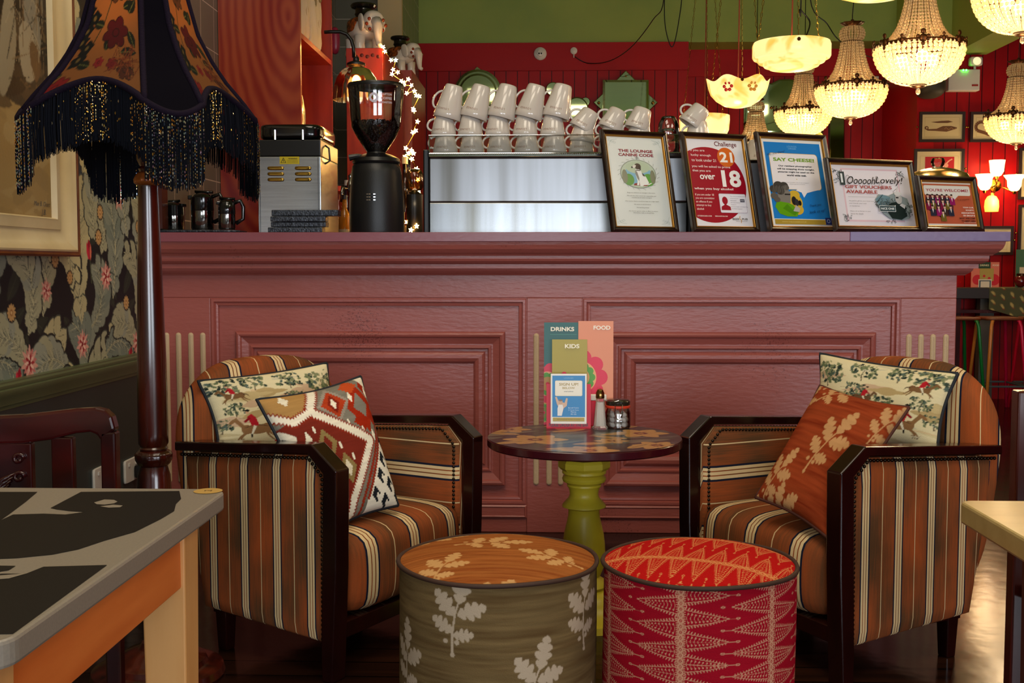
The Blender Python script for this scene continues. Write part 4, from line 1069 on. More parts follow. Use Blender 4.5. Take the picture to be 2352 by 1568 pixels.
# ---- picture frames with notices
M_fr = mat('frame_black_brown', '#1a0e0a', .25, col2='#2c1810', cscale=30, coat=.3)
M_gold = mat('frame_gilt', '#b8873a', .3, metal=.8)
def notice(name, label, xl, xr, ytop, Y, draw, yaw=25, lean=15, cat='picture frame'):
    ps, ln = math.radians(yaw), math.radians(lean)
    a = base_at(xl, Y)
    # width so that the far end reaches xr
    lo, hi = .05, .8
    for _ in range(40):
        w = (lo+hi)/2; b_ = a+Vector((math.cos(ps), math.sin(ps), 0))*w
        px = 1176  # project
        d = CROT.transposed() @ (b_-CAM); px = 1176+F*d.x/-d.z
        if px < xr: lo = w
        else: hi = w
    up = Vector((-math.sin(ps)*math.sin(ln), math.cos(ps)*math.sin(ln), math.cos(ln)))
    lo, hi = .05, .8
    for _ in range(40):
        h = (lo+hi)/2; d = CROT.transposed() @ (a+up*h-CAM); py = 784-F*d.y/-d.z
        if py > ytop: lo = h
        else: hi = h
    t = thing(name, label, cat, a+Vector((0, 0, .001)), ps)
    M = Matrix.Rotation(-ln, 4, 'X') @ Matrix(((1, 0, 0, 0), (0, 0, -1, 0), (0, 1, 0, 0), (0, 0, 0, 1)))   # art x,y,z -> right, up, out
    def rectframe(m, prof):
        vs = []
        for ins, out in prof: vs += [(ins, ins, out), (w-ins, ins, out), (w-ins, h-ins, out), (ins, h-ins, out)]
        return m.add(vs, [(i*4+k, i*4+(k+1) % 4, i*4+4+(k+1) % 4, i*4+4+k) for i in range(len(prof)-1) for k in range(4)])
    fo = o = rectframe(MB(), [(.002, -.008), (0, -.006), (0, .010), (.003, .014), (.009, .016), (.013, .012), (.016, .010), (.02, .009)]).build('frame', M_fr, t); o.matrix_local = M
    o = rectframe(MB(), [(.0195, .004), (.0195, .0095), (.021, .010), (.0225, .009), (.0235, .005), (.0245, .0055), (.0255, .003), (.0255, .001)]).build('gilt_slip', M_gold, fo)
    o = MB().box(.002, w-.002, .002, h-.002, -.006, -.001).build('backing_board', mat('backing', '#3a241a', .7), t); o.matrix_local = M
    # easel strut
    hh = h*.62; q = M @ Vector((w/2, hh, -.006)); 
    m = MB(); wd = .03; yb = q.y+.05
    m.add([(q.x-wd*.5, q.y, q.z), (q.x+wd*.5, q.y, q.z), (q.x+wd, yb, .001), (q.x-wd, yb, .001), (q.x-wd*.5, q.y+.003, q.z), (q.x+wd*.5, q.y+.003, q.z), (q.x+wd, yb+.003, .001), (q.x-wd, yb+.003, .001)],
          [(0, 1, 2, 3), (7, 6, 5, 4), (0, 4, 5, 1), (1, 5, 6, 2), (2, 6, 7, 3), (3, 7, 4, 0)]); m.build('easel_strut', mat('strut', '#4a2418', .6), t)
    pw, ph = w-.05, h-.05; A = ClipArt(0, 0, pw, ph); A.step = .00008; draw(A, pw, ph)
    o = A.build('printed_notice', mat('notice_print', '#ffffff', .25, attr=True, coat=.3), t); o.matrix_local = M @ Matrix.Translation((.025, .025, .0005))
    return t
CR = '#8c1426'
def scroll(a, x, y, s_, col, fx=1, fy=1, w=.0012):
    for k in range(3):
        pts = [(x+fx*s_*(.1+.3*k+.22*math.cos(t)*math.exp(-t*.18)), y+fy*s_*(.12+.12*k+.22*math.sin(t)*math.exp(-t*.18))) for t in [i*.6 for i in range(12)]]
        a.line(pts, w, col)
    a.line([(x, y+fy*s_*.9), (x+fx*s_*.15, y+fy*s_*.4), (x+fx*s_*.5, y+fy*s_*.1), (x+fx*s_*1.1, y)], w, col)
def d_dog(a, w, h):
    a.rect(0, 0, w, h, '#d9dcd6'); g = '#b9c2bc'
    for fx, fy, x, y in ((1, 1, .01, .01), (-1, 1, w-.01, .01), (1, -1, .01, h-.01), (-1, -1, w-.01, h-.01)): scroll(a, x, y, .035, g, fx, fy, .0016)
    a.rect(.006, .03, .0068, h-.03, '#c6ccc6'); a.rect(w-.0068, .03, w-.006, h-.03, '#c6ccc6')
    a.text('THE LOUNGE', w*.5, h*.845, w*.62, CR, bold=.03, h=.0125); a.text('CANINE CODE', w*.5, h*.80, w*.63, CR, bold=.03, h=.0125)
    cx_, cy_ = w*.5, h*.585; rx, ry = w*.31, h*.155
    a.disc(cx_, cy_, rx*1.04, '#7e8272', ry*1.04, 40); a.disc(cx_, cy_, rx, '#b8c4ae', ry, 40); a.disc(cx_, cy_-ry*.1, rx*.82, '#7fb0c8', ry*.72, 36); a.disc(cx_, cy_+ry*.45, rx*.7, '#b5c3a6', ry*.42, 30)
    a.disc(cx_-rx*.58, cy_-ry*.42, rx*.3, '#5f9440', ry*.42); a.disc(cx_+rx*.55, cy_-ry*.42, rx*.34, '#5c9a3c', ry*.45)
    a.disc(cx_-rx*.8, cy_-ry*.2, rx*.16, '#7f8064', ry*.5); a.disc(cx_+rx*.82, cy_-ry*.2, rx*.15, '#7f8064', ry*.5)
    a.poly([(cx_-rx*.35, cy_-ry*.83), (cx_+rx*.4, cy_-ry*.86), (cx_+rx*.66, cy_-ry*.68), (cx_+rx*.1, cy_-ry*.6), (cx_-rx*.3, cy_-ry*.7)], '#8c2420')
    D = lambda pts, c: a.poly([(cx_+x*rx, cy_+y*ry) for x, y in pts], c)
    D([(-.12, .42), (.12, .40), (.2, .1), (.42, -.2), (.55, -.6), (.5, -.78), (.25, -.8), (.12, -.9), (.02, -.88), (.02, -.5), (-.02, -.82), (-.16, -.82), (-.1, -.5), (-.18, 0)], '#e9e8e2')
    D([(-.15, .3), (-.05, .1), (.02, -.3), (0, -.55), (-.1, -.3), (-.18, 0)], '#8a867c'); D([(.2, .1), (.34, -.05), (.36, -.2), (.24, -.12)], '#4a4038'); D([(.5, -.72), (.7, -.62), (.72, -.66), (.52, -.8)], '#e9e8e2')
    a.disc(cx_, cy_+ry*.55, rx*.19, '#4a382c', ry*.22); D([(-.34, .46), (-.16, .42), (-.08, .62), (-.22, .66)], '#dcd6ca'); a.disc(cx_-rx*.33, cy_+ry*.47, rx*.045, '#201a18'); D([(.04, .6), (.18, .5), (.16, .25), (.05, .35)], '#3a2a22')
    D([(-.12, .3), (.12, .28), (.12, .22), (-.12, .24)], '#5a5248')
    for k in range(22):
        t = 2*PI*k/22; x, y = cx_+rx*1.08*math.cos(t), cy_+ry*1.08*math.sin(t); a.line([(x, y), (cx_+rx*1.22*math.cos(t+.12), cy_+ry*1.2*math.sin(t+.12))], .001, '#75796a')
    a.line([(cx_-.008, cy_+ry*1.16), (cx_+.008, cy_+ry*1.16)], .002, '#50544a'); a.line([(cx_, cy_+ry*1.04), (cx_, cy_+ry*1.26)], .002, '#50544a')
    for y, tx, ww in ((.37, "Dogs are welcome at manager's discretion", .5), (.335, 'We ask that their owner be responsible and', .52), (.315, 'considerate of other Loungers', .36), (.275, 'Our canine chums should be kept on a tight leash', .6), (.24, 'No paws on the furniture', .3), (.205, 'No barking please', .22), (.165, 'Our human guests make an effort to ensure', .52), (.145, 'themselves really as should Fido', .37)):
        a.text(tx, w*.5, h*y, w*ww, '#44443e', maxh=.005)
def d_21(a, w, h):
    a.rect(0, 0, w, h, '#e6e2e6'); R_ = '#9e1024'
    a.disc(w*.33, h*.475, w*.64, R_, h*.435, 60)
    a.text('Challenge', w*.70, h*.945, w*.40, '#6a1a2a', bold=.015)
    a.disc(w*.68, h*.80, w*.155, '#d4641c', n=36); a.text('21', w*.68, h*.80, w*.23, '#f4eee6', bold=.03, h=.044)
    W = '#f0d8d4'
    for y, t, x0, ww, b_ in ((.865, 'If you are', .06, .25, .01), (.81, 'lucky enough', .06, .35, .01), (.755, 'to look under 21', .06, .43, .01), (.68, 'you will be asked to prove', .05, .68, .015), (.63, 'that you are', .05, .32, .015), (.425, 'when you buy alcohol', .04, .69, .03), (.355, 'if you are under 18', .04, .33, .02), (.315, 'you are committing', .04, .33, .02), (.275, 'an offence if you', .04, .28, .02), (.235, 'attempt to buy', .04, .26, .02), (.195, 'alcohol', .04, .12, .03), (.115, 'CITIZENCARD.COM', .03, .25, .03), (.115, 'BEERANDPUB.COM', .34, .22, .03)):
        a.text(t, w*(x0+ww/2), h*y, w*ww, W if y > .4 else '#f0c8c0', bold=b_, maxh=.012)
    a.text('over', w*.30, h*.56, w*.27, '#f6ece6', bold=.02); a.text('18', w*.72, h*.55, w*.34, '#f6efe9', bold=.035, h=.072)
    a.rrect(w*.45, h*.155, w*.93, h*.375, .006, '#c8b4c0'); a.rrect(w*.457, h*.16, w*.923, h*.37, .005, '#e9e4ea')
    a.disc(w*.55, h*.295, w*.05, R_, h*.045); a.poly([(w*.47, h*.185), (w*.64, h*.185), (w*.635, h*.225), (w*.58, h*.245), (w*.53, h*.245), (w*.475, h*.225)], R_); a.rect(w*.53, h*.24, w*.57, h*.27, R_)
    for k, t in enumerate(('The only acceptable forms', 'of proof are:', 'Photocard', 'Driving licence', 'Passport', 'Proof of age cards bearing', 'the PASS hologram')): ww = .28*len(t)/25; a.text(t, w*(.65+ww/2), h*(.345-k*.024), w*ww, '#5a4a60', maxh=.004)
    a.rect(w*.82, h*.28, w*.90, h*.315, '#4c4a58'); a.text('PASS', w*.86, h*.298, w*.06, '#d8d8e0')
    a.text('BEER', w*.70, h*.085, w*.12, '#4a3a2a', bold=.01, h=.008); a.text('PUB', w*.86, h*.085, w*.1, '#4a3a2a', bold=.01, h=.008); a.line([(w*.78, h*.12), (w*.765, h*.09), (w*.80, h*.07), (w*.785, h*.04)], .0022, '#c8902c'); a.text('BRITISH ASSOCIATION', w*.80, h*.06, w*.2, '#8a7a6a', maxh=.003)
def d_cheese(a, w, h):
    a.rect(0, 0, w, h, '#e6e4de'); a.rect(w*.04, h*.085, w*.97, h*.965, '#1878c4')
    a.text('LOUNGES', w*.5, h*.92, w*.16, '#6ab0e0'); a.text('CAFE BARS', w*.5, h*.895, w*.13, '#8ac4ec', maxh=.005)
    a.rrect(w*.10, h*.42, w*.90, h*.84, .014, '#c8aa44'); a.rrect(w*.107, h*.425, w*.893, h*.835, .013, '#e8e2e4')
    a.poly([(w*.50, h*.43), (w*.88, h*.43), (w*.74, h*.405), (w*.64, h*.385), (w*.58, h*.33), (w*.55, h*.39), (w*.46, h*.41)], '#e8e2e4')
    a.text('SAY CHEESE!', w*.5, h*.765, w*.68, '#6f9a24', bold=.04, h=.015); a.text('Hey you there!', w*.22, h*.835, w*.3, '#20344a', rot=.2, slant=.3)
    for y, t, ww in ((.69, 'Our resident photographer', .56), (.655, 'will be snapping shots tonight,', .62), (.62, 'pictures might be used on the', .60), (.585, 'world wide web.', .33)): a.text(t, w*.51, h*y, w*ww, '#1a1a20', bold=.035, maxh=.008)
    a.text("If you'd prefer not to be snapped", w*.5, h*.50, w*.38, '#777777', maxh=.004); a.text('please just let us know.', w*.5, h*.482, w*.26, '#777777', maxh=.004)
    for x, y in ((.5, .73), (.5, .54)): a.disc(w*x, h*y, .002, '#c8a83c')
    # photographer cut-out
    a.disc(w*.40, h*.27, w*.14, '#cda834', h*.1, 30); a.disc(w*.42, h*.36, w*.09, '#cda834', h*.05); a.disc(w*.44, h*.19, w*.1, '#cda834', h*.06)
    a.poly([(w*.08, h*.22), (w*.14, h*.14), (w*.26, h*.11), (w*.42, h*.11), (w*.45, h*.16), (w*.38, h*.24), (w*.26, h*.28), (w*.12, h*.28)], '#5c9a10'); a.poly([(w*.2, h*.2), (w*.38, h*.12), (w*.42, h*.15), (w*.28, h*.25)], '#4a840c')
    a.poly([(w*.16, h*.28), (w*.34, h*.26), (w*.36, h*.38), (w*.30, h*.44), (w*.14, h*.42)], '#7c766e')
    for x, y, r in ((.10, .42, .07), (.18, .46, .08), (.27, .46, .07), (.09, .34, .06), (.13, .30, .05), (.2, .40, .07), (.30, .44, .05)): a.disc(w*x, h*y, w*r, '#3f3a36' if r > .06 else '#5a544e', h*r*.62)
    for k in range(9): a.line([(w*(.07+k*.025), h*(.36+.01*(k % 3))), (w*(.10+k*.025), h*(.46-.01*(k % 2)))], .0013, '#857e76')
    a.disc(w*.40, h*.29, w*.04, '#1c1a1c', h*.05); a.disc(w*.44, h*.27, w*.035, '#2e2c30', h*.04); a.disc(w*.49, h*.265, w*.025, '#151416', h*.03); a.rect(w*.26, h*.355, w*.35, h*.368, '#1c1a1c'); a.poly([(w*.36, h*.17), (w*.46, h*.16), (w*.48, h*.2), (w*.42, h*.24)], '#b0aaa4')
    a.text('Thank you', w*.74, h*.24, w*.2, '#123a66', rot=.15, slant=.3); a.text('look us up!', w*.76, h*.17, w*.26, '#123a66', rot=.15, slant=.3)
    a.rect(w*.04, h*.02, w*.97, h*.075, '#a88c34'); a.text('WWW.THELOUNGES.CO.UK', w*.35, h*.047, w*.4, '#d8c070', maxh=.005); a.rect(w*.87, h*.02, w*.97, h*.1, '#1c2c6c'); a.disc(w*.92, h*.062, w*.028, '#8aa0c8'); a.disc(w*.92, h*.062, w*.018, '#1c2c6c')
def d_gift(a, w, h):
    a.rect(0, 0, w, h, '#dcd6dc'); P_ = '#d8b0b8'
    a.rect(w*.12, h*.07, w*.86, h*.95, '#dcbcc4'); a.rect(w*.14, h*.10, w*.84, h*.92, '#e6dfe4')
    G = ['#3a4444', '#5c6868', '#262c2e', '#7c8a8a']; R = random.Random(4)
    def sketch(cx_, cy_, r, n, q=.6):
        for i in range(n):
            x, y = cx_+(R.random()-.5)*2*r, cy_+(R.random()-.5)*2*r*q; a.line([(x, y), (x+(R.random()-.5)*r*.9, y+(R.random()-.5)*r*.7), (x+(R.random()-.5)*r, y+(R.random()-.5)*r)], .0016, R.choice(G))
    sketch(w*.08, h*.80, w*.06, 26, 1.2); sketch(w*.88, h*.86, w*.05, 18); sketch(w*.12, h*.12, w*.05, 18); sketch(w*.68, h*.07, w*.06, 10, .4)
    a.rect(w*.085, h*.66, w*.15, h*.88, '#3a4444'); a.rect(w*.10, h*.70, w*.125, h*.85, '#dfe2e2')
    a.text('Oooooh', w*.36, h*.745, w*.36, '#15151a', slant=.35, h=.032, bold=.0); a.text('Lovely!', w*.72, h*.74, w*.34, '#15151a', slant=.35, h=.036, bold=.0)
    for cx_, cy_, s_ in ((.19, .75, 1), (.565, .76, .8), (.6, .65, .7)): a.line([(w*(cx_)+.010*s_*math.cos(t*.5), h*cy_+.019*s_*math.sin(t*.5)) for t in range(13)], .0011, '#15151a')
    a.line([(w*.82, h*.66), (w*.80, h*.56), (w*.76, h*.53), (w*.75, h*.57), (w*.80, h*.62)], .0012, '#15151a')
    a.text('GIFT VOUCHERS', w*.44, h*.635, w*.60, '#a84444', bold=.02, h=.014); a.text('AVAILABLE', w*.345, h*.555, w*.40, '#a84444', bold=.02, h=.014)
    a.line([(w*.16, h*.47), (w*.52, h*.47)], .0008, '#888888')
    for k, (t, ww) in enumerate((("The perfect gift for your loved ones", .32), ('your friends, your mob', .22), ('or handymen', .13), ('', .1), ('Please ask at the bar or your', .26), ('server for details', .16))):
        if t: a.text(t, w*(.16+ww/2), h*(.40-k*.042), w*ww, '#55555c', maxh=.005, slant=.2)
    # picture: capped man at the wheel
    a.poly([(w*.5, h*.42), (w*.55, h*.52), (w*.68, h*.50), (w*.78, h*.56), (w*.84, h*.50), (w*.92, h*.46), (w*.95, h*.3), (w*.92, h*.13), (w*.82, h*.09), (w*.66, h*.12), (w*.58, h*.2), (w*.53, h*.3)], '#8c9898')
    a.poly([(w*.5, h*.44), (w*.6, h*.52), (w*.7, h*.47), (w*.66, h*.33), (w*.55, h*.32)], '#6c8a94'); sketch(w*.62, h*.38, w*.1, 40); 
    a.poly([(w*.60, h*.30), (w*.70, h*.38), (w*.78, h*.40), (w*.88, h*.34), (w*.88, h*.16), (w*.80, h*.10), (w*.68, h*.12)], '#1d2a28'); a.disc(w*.80, h*.45, w*.045, '#b8b4b0', h*.09); a.disc(w*.80, h*.53, w*.05, '#d6d2d0', h*.035); a.poly([(w*.83, h*.37), (w*.88, h*.34), (w*.86, h*.28), (w*.80, h*.34)], '#c8c4c2')
    a.rect(w*.765, h*.455, w*.80, h*.475, '#1c1c20'); sketch(w*.91, h*.26, w*.05, 34, 1.6); a.line([(w*.62, h*.22), (w*.74, h*.33)], .003, '#e8e4e0')
    a.rrect(w*.525, h*.225, w*.735, h*.325, .002, '#d8dcdc'); a.rrect(w*.53, h*.232, w*.73, h*.318, .002, '#3a4c50'); a.text('NICE ONE', w*.63, h*.275, w*.17, '#e8ecec', bold=.02, h=.009)
def d_welcome(a, w, h):
    a.rect(0, 0, w, h, '#b4583c'); a.rect(0, 0, w, h*.05, '#dcd4c8'); a.rect(0, h*.965, w, h, '#dcd4c8')
    a.rrect(w*.03, h*.70, w*.97, h*.93, .008, '#cbb088'); a.rrect(w*.036, h*.705, w*.964, h*.925, .008, '#dcd6cc'); a.poly([(w*.52, h*.71), (w*.72, h*.71), (w*.60, h*.58)], '#dcd6cc')
    a.text("YOU'RE WELCOME!", w*.5, h*.82, w*.86, '#a03040', bold=.02, h=.012)
    a.poly([(w*.02, h*.50), (w*.06, h*.72), (w*.5, h*.70), (w*.58, h*.45), (w*.56, h*.32), (w*.32, h*.17), (w*.06, h*.36)], '#5a2830')
    cols = ['#3a2a28', '#7a1a3c', '#262c3c', '#6a5a24', '#8c1c5c', '#4a2030']
    R = random.Random(9)
    for row, (y, n, x0) in enumerate(((.62, 6, .09), (.50, 5, .08), (.36, 4, .14), (.24, 1, .33))):
        for k in range(n):
            x = x0+k*(.095 if row < 2 else .12); c_ = cols[(k*2+row) % 6]
            a.poly([(w*(x-.055), h*(y-.14)), (w*(x+.055), h*(y-.14)), (w*(x+.05), h*y), (w*(x+.015), h*(y+.03)), (w*(x-.015), h*(y+.03)), (w*(x-.05), h*y)], c_)
            a.poly([(w*(x-.014), h*(y+.02)), (w*(x+.014), h*(y+.02)), (w*x, h*(y-.07))], '#e4dcd4'); a.disc(w*x, h*(y+.06), w*.022, '#d4a890', h*.04); a.disc(w*x, h*(y+.09), w*.023, '#2c2220', h*.018)
    a.text('To all enquiries', w*.78, h*.60, w*.26, '#6a3424', slant=.3, rot=.08)
    for k, (t, ww, c_) in enumerate((('YOUR CLUB,', .22, '#f0e0d4'), ('SOCIETY,', .17, '#f0e0d4'), ('ASSOCIATION', .27, '#f0e0d4'), ('OR GROUP IS', .24, '#f0e0d4'), ('MOST WELCOME', .32, '#3a2420'), ('TO MEET HERE', .29, '#3a2420'))): a.text(t, w*(.965-ww/2), h*(.42-k*.062), w*ww, c_, bold=.035, h=.0062)
    a.text('ASK AT THE BAR FOR DETAILS', w*.84, h*.075, w*.24, '#e8d0c0', maxh=.003)
notice('notice_frame', 'black-framed Canine Code notice with a dog in an oval, leftmost on the counter', 1405, 1558, 299, 4.55, d_dog)
notice('notice_frame', 'black-framed red Challenge 21 notice, standing right of the dog notice', 1590, 1744, 304, 4.55, d_21)
notice('notice_frame', 'black-framed blue Say Cheese notice, third from the left on the counter', 1765, 1928, 304, 4.55, d_cheese)
notice('notice_frame', 'landscape black-framed gift vouchers notice with flowing script', 1916, 2118, 364, 4.53, d_gift, yaw=22)
notice('notice_frame', 'small black-framed You\'re Welcome notice in terracotta, rightmost on the counter', 2121, 2258, 404, 4.55, d_welcome, yaw=22)

# ---- espresso machine
EY = 4.86
xl, xr = base_at(986, EY).x, base_at(1578, EY).x
ez = lambda y: 1.1+(610-y)*EY/F
em = thing('espresso_machine', 'wide stainless espresso machine seen from behind, stacked with upturned mugs', 'espresso machine', ((xl+xr)/2, EY, SZ))
hw = (xr-xl)/2
M_em = mat('machine_steel', '#94969a', .33, metal=1, col2='#5c5a56', cscale=2, stretch=(2.6, 1, .1))  # darker upright bands in the colour imitate reflections
MB().box(-hw, hw, .003, .42, .0, ez(466)-SZ).build('lower_panel', mat('mirror_steel', '#7e8184', .24, metal=1, col2='#55544f', cscale=2.2, stretch=(3, 1, .1)), em, bevel=.004)  # reflection bands painted into the steel colour
MB().box(-hw, hw, 0, .42, ez(466)-SZ+.001, ez(364)-SZ).build('back_panel', M_em, em, bevel=.006)
MB().box(-hw, hw, -.012, .42, ez(364)-SZ, ez(353)-SZ).build('cup_tray', M_steelp, em, bevel=.004)
m = MB(); zt_ = ez(352)-SZ
for x in (-hw+.003, hw-.003): m.box(x-.002, x+.002, -.008, .4, zt_, ez(313)-SZ)
m.build('side_fence', M_steelp, em)
m = MB(); m.box(-hw, hw, -.009, -.006, zt_, ez(315)-SZ); m.build('glass_fence', M_glass, em)
m = MB(); m.tube([(-hw, -.0075, ez(314)-SZ), (hw, -.0075, ez(314)-SZ)], .002); m.build('fence_rail', M_steelp, em)
m = MB()
for i in range(int(2*hw/.009)): m.ball((-hw+.004+i*.009, -.014, ez(356)-SZ), .0035, 6, 4)
o = m.build('beaded_edge', M_steelp, em); o['kind'] = 'stuff'
m = MB()
for sx in (-1, 1): m.box(sx*(hw+.012)-.012, sx*(hw+.012)+.012, .0, .4, 0, ez(364)-SZ)
mk = MB().box(-hw-.025, -hw-.001, 0, .4, .0, ez(345)-SZ).build('side_cheek', M_black, em, bevel=.006)
MB().box(hw+.001, hw+.02, 0, .4, .0, ez(364)-SZ).build('side_cheek', M_black, em, bevel=.006)
# second unit behind the notices
x2l, x2r = base_at(1600, EY).x, base_at(1905, EY).x
hc = thing('hot_cupboard', 'lower stainless unit behind the Challenge 21 and Say Cheese notices', 'catering unit', ((x2l+x2r)/2, EY, SZ))
h2 = (x2r-x2l)/2
MB().box(-h2, h2, 0, .4, 0, ez(376)-SZ).build('cabinet', M_em, hc, bevel=.006)
MB().box(-h2, h2, -.01, .4, ez(375)-SZ, ez(371)-SZ).build('tray', M_steelp, hc, bevel=.002)
# ---- mugs
M_mug = mat('white_china', '#cfc4b8', .12, coat=.5)
M_let = mat('mug_lettering', '#8a5a3c', .4)
def mug_proto(label, r0, r1, h, loc, rot, hand=PI, name='mug', cat='mug'):
    """upright mug: r0 rim, r1 foot; hung upside down by rot"""
    t = thing(name, label, cat, loc); t.rotation_euler = rot
    f = h-.006
    # local z = 0 at the rim (resting edge), cup turned over so the foot is up
    pr = [(r0-.0035, .012), (r0-.003, .001), (r0-.0015, 0), (r0, .0012), (r0*.985, h*.16), (r1+(r0-r1)*.45, h*.6), (r1+.002, h*.93), (r1-.002, h*.99), (r1-.006, h), (r1-.010, h-.001), (r1-.012, h-.004), (.001, h-.005)]
    cup_ = MB().lathe(pr, 36, cap=False).build('cup', M_mug, t, smooth=2)
    MB().lathe([(r0-.0035, .012), (r1-.004, h-.012), (.001, h-.012)], 24, cap=False).build('cup_inside', M_mug, t, smooth=2)
    m = MB(); ca, sa = math.cos(hand), math.sin(hand); pts = []
    rr = lambda z: r0+(r1-r0)*z/h
    for i in range(11):
        q = PI*i/10; z = h*.5-h*.27*math.cos(q); d = rr(z)-.003+.030*math.sin(q); pts.append((d*ca, d*sa, z))
    m.tube(pts, .0048, 8); m.build('handle', M_mug, t, smooth=2)
    vs, fs, x0, x1, y0, y1 = text_mesh('LOUNGE', .0, 1.3); k = .052/(x1-x0); out = []
    for v in vs:
        x = -(v[0]-(x0+x1)/2)*k; z = h*.24-(v[1]-(y0+y1)/2)*k*1.1; a = -PI/2-.25+x/r0*1.0; f = (z-h*.16)/(h*.44); R_ = r0*.985+(r1+(r0-r1)*.45-r0*.985)*f+.0007
        out.append((R_*math.cos(a), R_*math.sin(a), z))
    MB().add(out, fs).build('lettering', M_let, cup_)
    return t
trayz = ez(352)+.001
MY = EY+.055; s_ = MY/F
cols = [1021, 1082, 1145, 1208, 1271]
def mx_(px, y=330): return PY(px, y, MY).x
g = None
first = mug_proto('white mug upturned in the bottom row on the espresso machine', .054, .036, .094, (mx_(1023), MY, trayz), (0, 0, 0))
where = ['leftmost', 'second', 'third', 'fourth', 'fifth']
first['label'] = 'white upturned mug at the bottom of the leftmost stack on the espresso machine'
tall = None
for i, px in enumerate(cols):
    if i: dup(first, (mx_(px+2), MY, trayz), (0, 0, random.uniform(-.25, .25)), 'white upturned mug at the bottom of the %s stack on the espresso machine' % where[i])
    dup(first, (mx_(px-2), MY, trayz+.074), (0, .03, random.uniform(-.25, .1)), 'white upturned mug in the middle of the %s stack on the espresso machine' % where[i])
    loc = (mx_(px+5, 265), MY, trayz+.147); rot = (0, .24+.03*(i % 2), random.uniform(-.15, .15))
    lab = 'tall white mug leaning right on top of the %s stack on the espresso machine' % where[i]
    if tall is None: tall = mug_proto(lab, .060, .037, .145, loc, rot)
    else: dup(tall, loc, rot, lab)
for j, (px, lean_) in enumerate(((1338, .55), (1405, .45), (1467, .33))):
    nm = ['sixth', 'seventh', 'eighth'][j]
    dup(first, (mx_(px-3), MY, trayz), (0, 0, .1), 'white upturned mug at the bottom of the %s, shorter stack on the espresso machine' % nm)
    dup(first, (mx_(px-2, 300), MY, trayz+.046), (0, .14, .1), 'white upturned mug in the middle of the %s, shorter stack on the espresso machine' % nm)
    dup(first, (mx_(px-6, 300), MY, trayz+.098), (0, lean_, .1), 'white mug leaning on top of the %s, shorter stack on the espresso machine' % nm)
# glass cup pair and the cup above the Challenge notice
gl = MB().lathe([(.044, 0), (.046, .001), (.047, .03), (.042, .07), (.03, .095), (.026, .1), (.001, .1)], 28, cap=False)
g1 = gl.build('glass_cup', M_glass, None, smooth=2); g1.location = (mx_(1535), MY, trayz+.0); tag(g1, 'clear glass cup upturned beside the mugs, lower of the two', 'glass')
g2 = g1.copy(); COL.objects.link(g2); g2.location = (mx_(1535), MY, trayz+.052); tag(g2, 'clear glass cup upturned on another glass, above the dog notice corner', 'glass')
h2z = ez(371)+.001
for k in range(2): dup(first, (mx_(1600+2*k), MY, h2z+.074*k), (0, 0, .3), ['white upturned mug directly on the tray behind the Challenge 21 notice', 'white upturned mug second up behind the Challenge 21 notice'][k])
dup(first, (mx_(1583, 300), MY, h2z+.150), (0, .62, .0), 'white mug tipped right with its handle out, above the Challenge 21 notice')
for k, px in enumerate((1648, 1745, 1766)):
    o = dup(first, (mx_(px), MY+.06, h2z), (0, 0, .3), ['white upturned mug on the tray between stack and Say Cheese notice', 'upturned mug seen in the gap left of the Say Cheese notice', 'upturned mug half hidden behind the Say Cheese notice edge'][k])

# ---- coffee grinder
GY = 4.78; k = GY/F
gp = base_at(866, GY); gz = lambda y: (610-y)*k+1.1-SZ
gr = thing('coffee_grinder', 'black coffee grinder with a clear hopper half full of dark beans', 'coffee grinder', gp)
M_gb = mat('grinder_black', '#101011', .42, bump=.1, bscale=200)
MB().lathe([(62*k, 0), (63*k, .01), (62*k, gz(460)), (58*k, gz(400)), (55*k, gz(384)), (50*k, gz(378))], 48).build('body', M_gb, gr, smooth=True)
MB().lathe([(53*k, gz(378)), (55*k, gz(374)), (52*k, gz(366)), (36*k, gz(358)), (22*k, gz(354)), (20*k, gz(346))], 40).build('collar', M_black, gr, smooth=True)
MB().tube([(-.02, -.02, gz(368)), (-.07, -.05, gz(362)), (-.105, -.05, gz(366))], [.012, .01, .014], 8).build('adjusting_lever', M_black, gr, smooth=True)
hp = [(20*k, gz(354)), (28*k, gz(342)), (44*k, gz(318)), (56*k, gz(296)), (59*k, gz(270)), (63*k, gz(206))]
hop = MB().lathe(hp, 48, cap=False).build('hopper', M_glass, gr, smooth=2)
m = MB(); m.lathe([(64*k, gz(207)), (65*k, gz(203)), (63*k, gz(198)), (40*k, gz(196)), (.001, gz(195.5))], 48, cap=False); m.build('hopper_lid', M_black, hop, smooth=True)
# beans: a solid heart with single beans against the glass
bp = [(18*k, gz(353)), (26*k, gz(341)), (41*k, gz(318)), (52*k, gz(297)), (55*k, gz(288)), (40*k, gz(285)), (.001, gz(284))]
hb = MB().lathe(bp, 40, cap=False)
R = random.Random(1)
def hr(z):
    for (r1_, z1_), (r2_, z2_) in zip(hp[:-1], hp[1:]):
        if z1_ <= z <= z2_: return r1_+(r2_-r1_)*(z-z1_)/(z2_-z1_)
    return hp[-1][0]
for i in range(1500):
    z = gz(345)+R.random()*(gz(286)-gz(345)); a = R.random()*2*PI; r = hr(z)-.005
    hb.ball((r*math.cos(a), r*math.sin(a), z), .0045, 5, 4, sc=(1, .75, .8))
for i in range(260):
    a = R.random()*2*PI; r = math.sqrt(R.random())*53*k; hb.ball((r*math.cos(a), r*math.sin(a), gz(285)+R.random()*.004), .0045, 5, 4, sc=(1, .75, .7))
o = hb.build('coffee_beans', mat('dark_beans', '#1c0e08', .3), gr, smooth=2); o['kind'] = 'stuff'
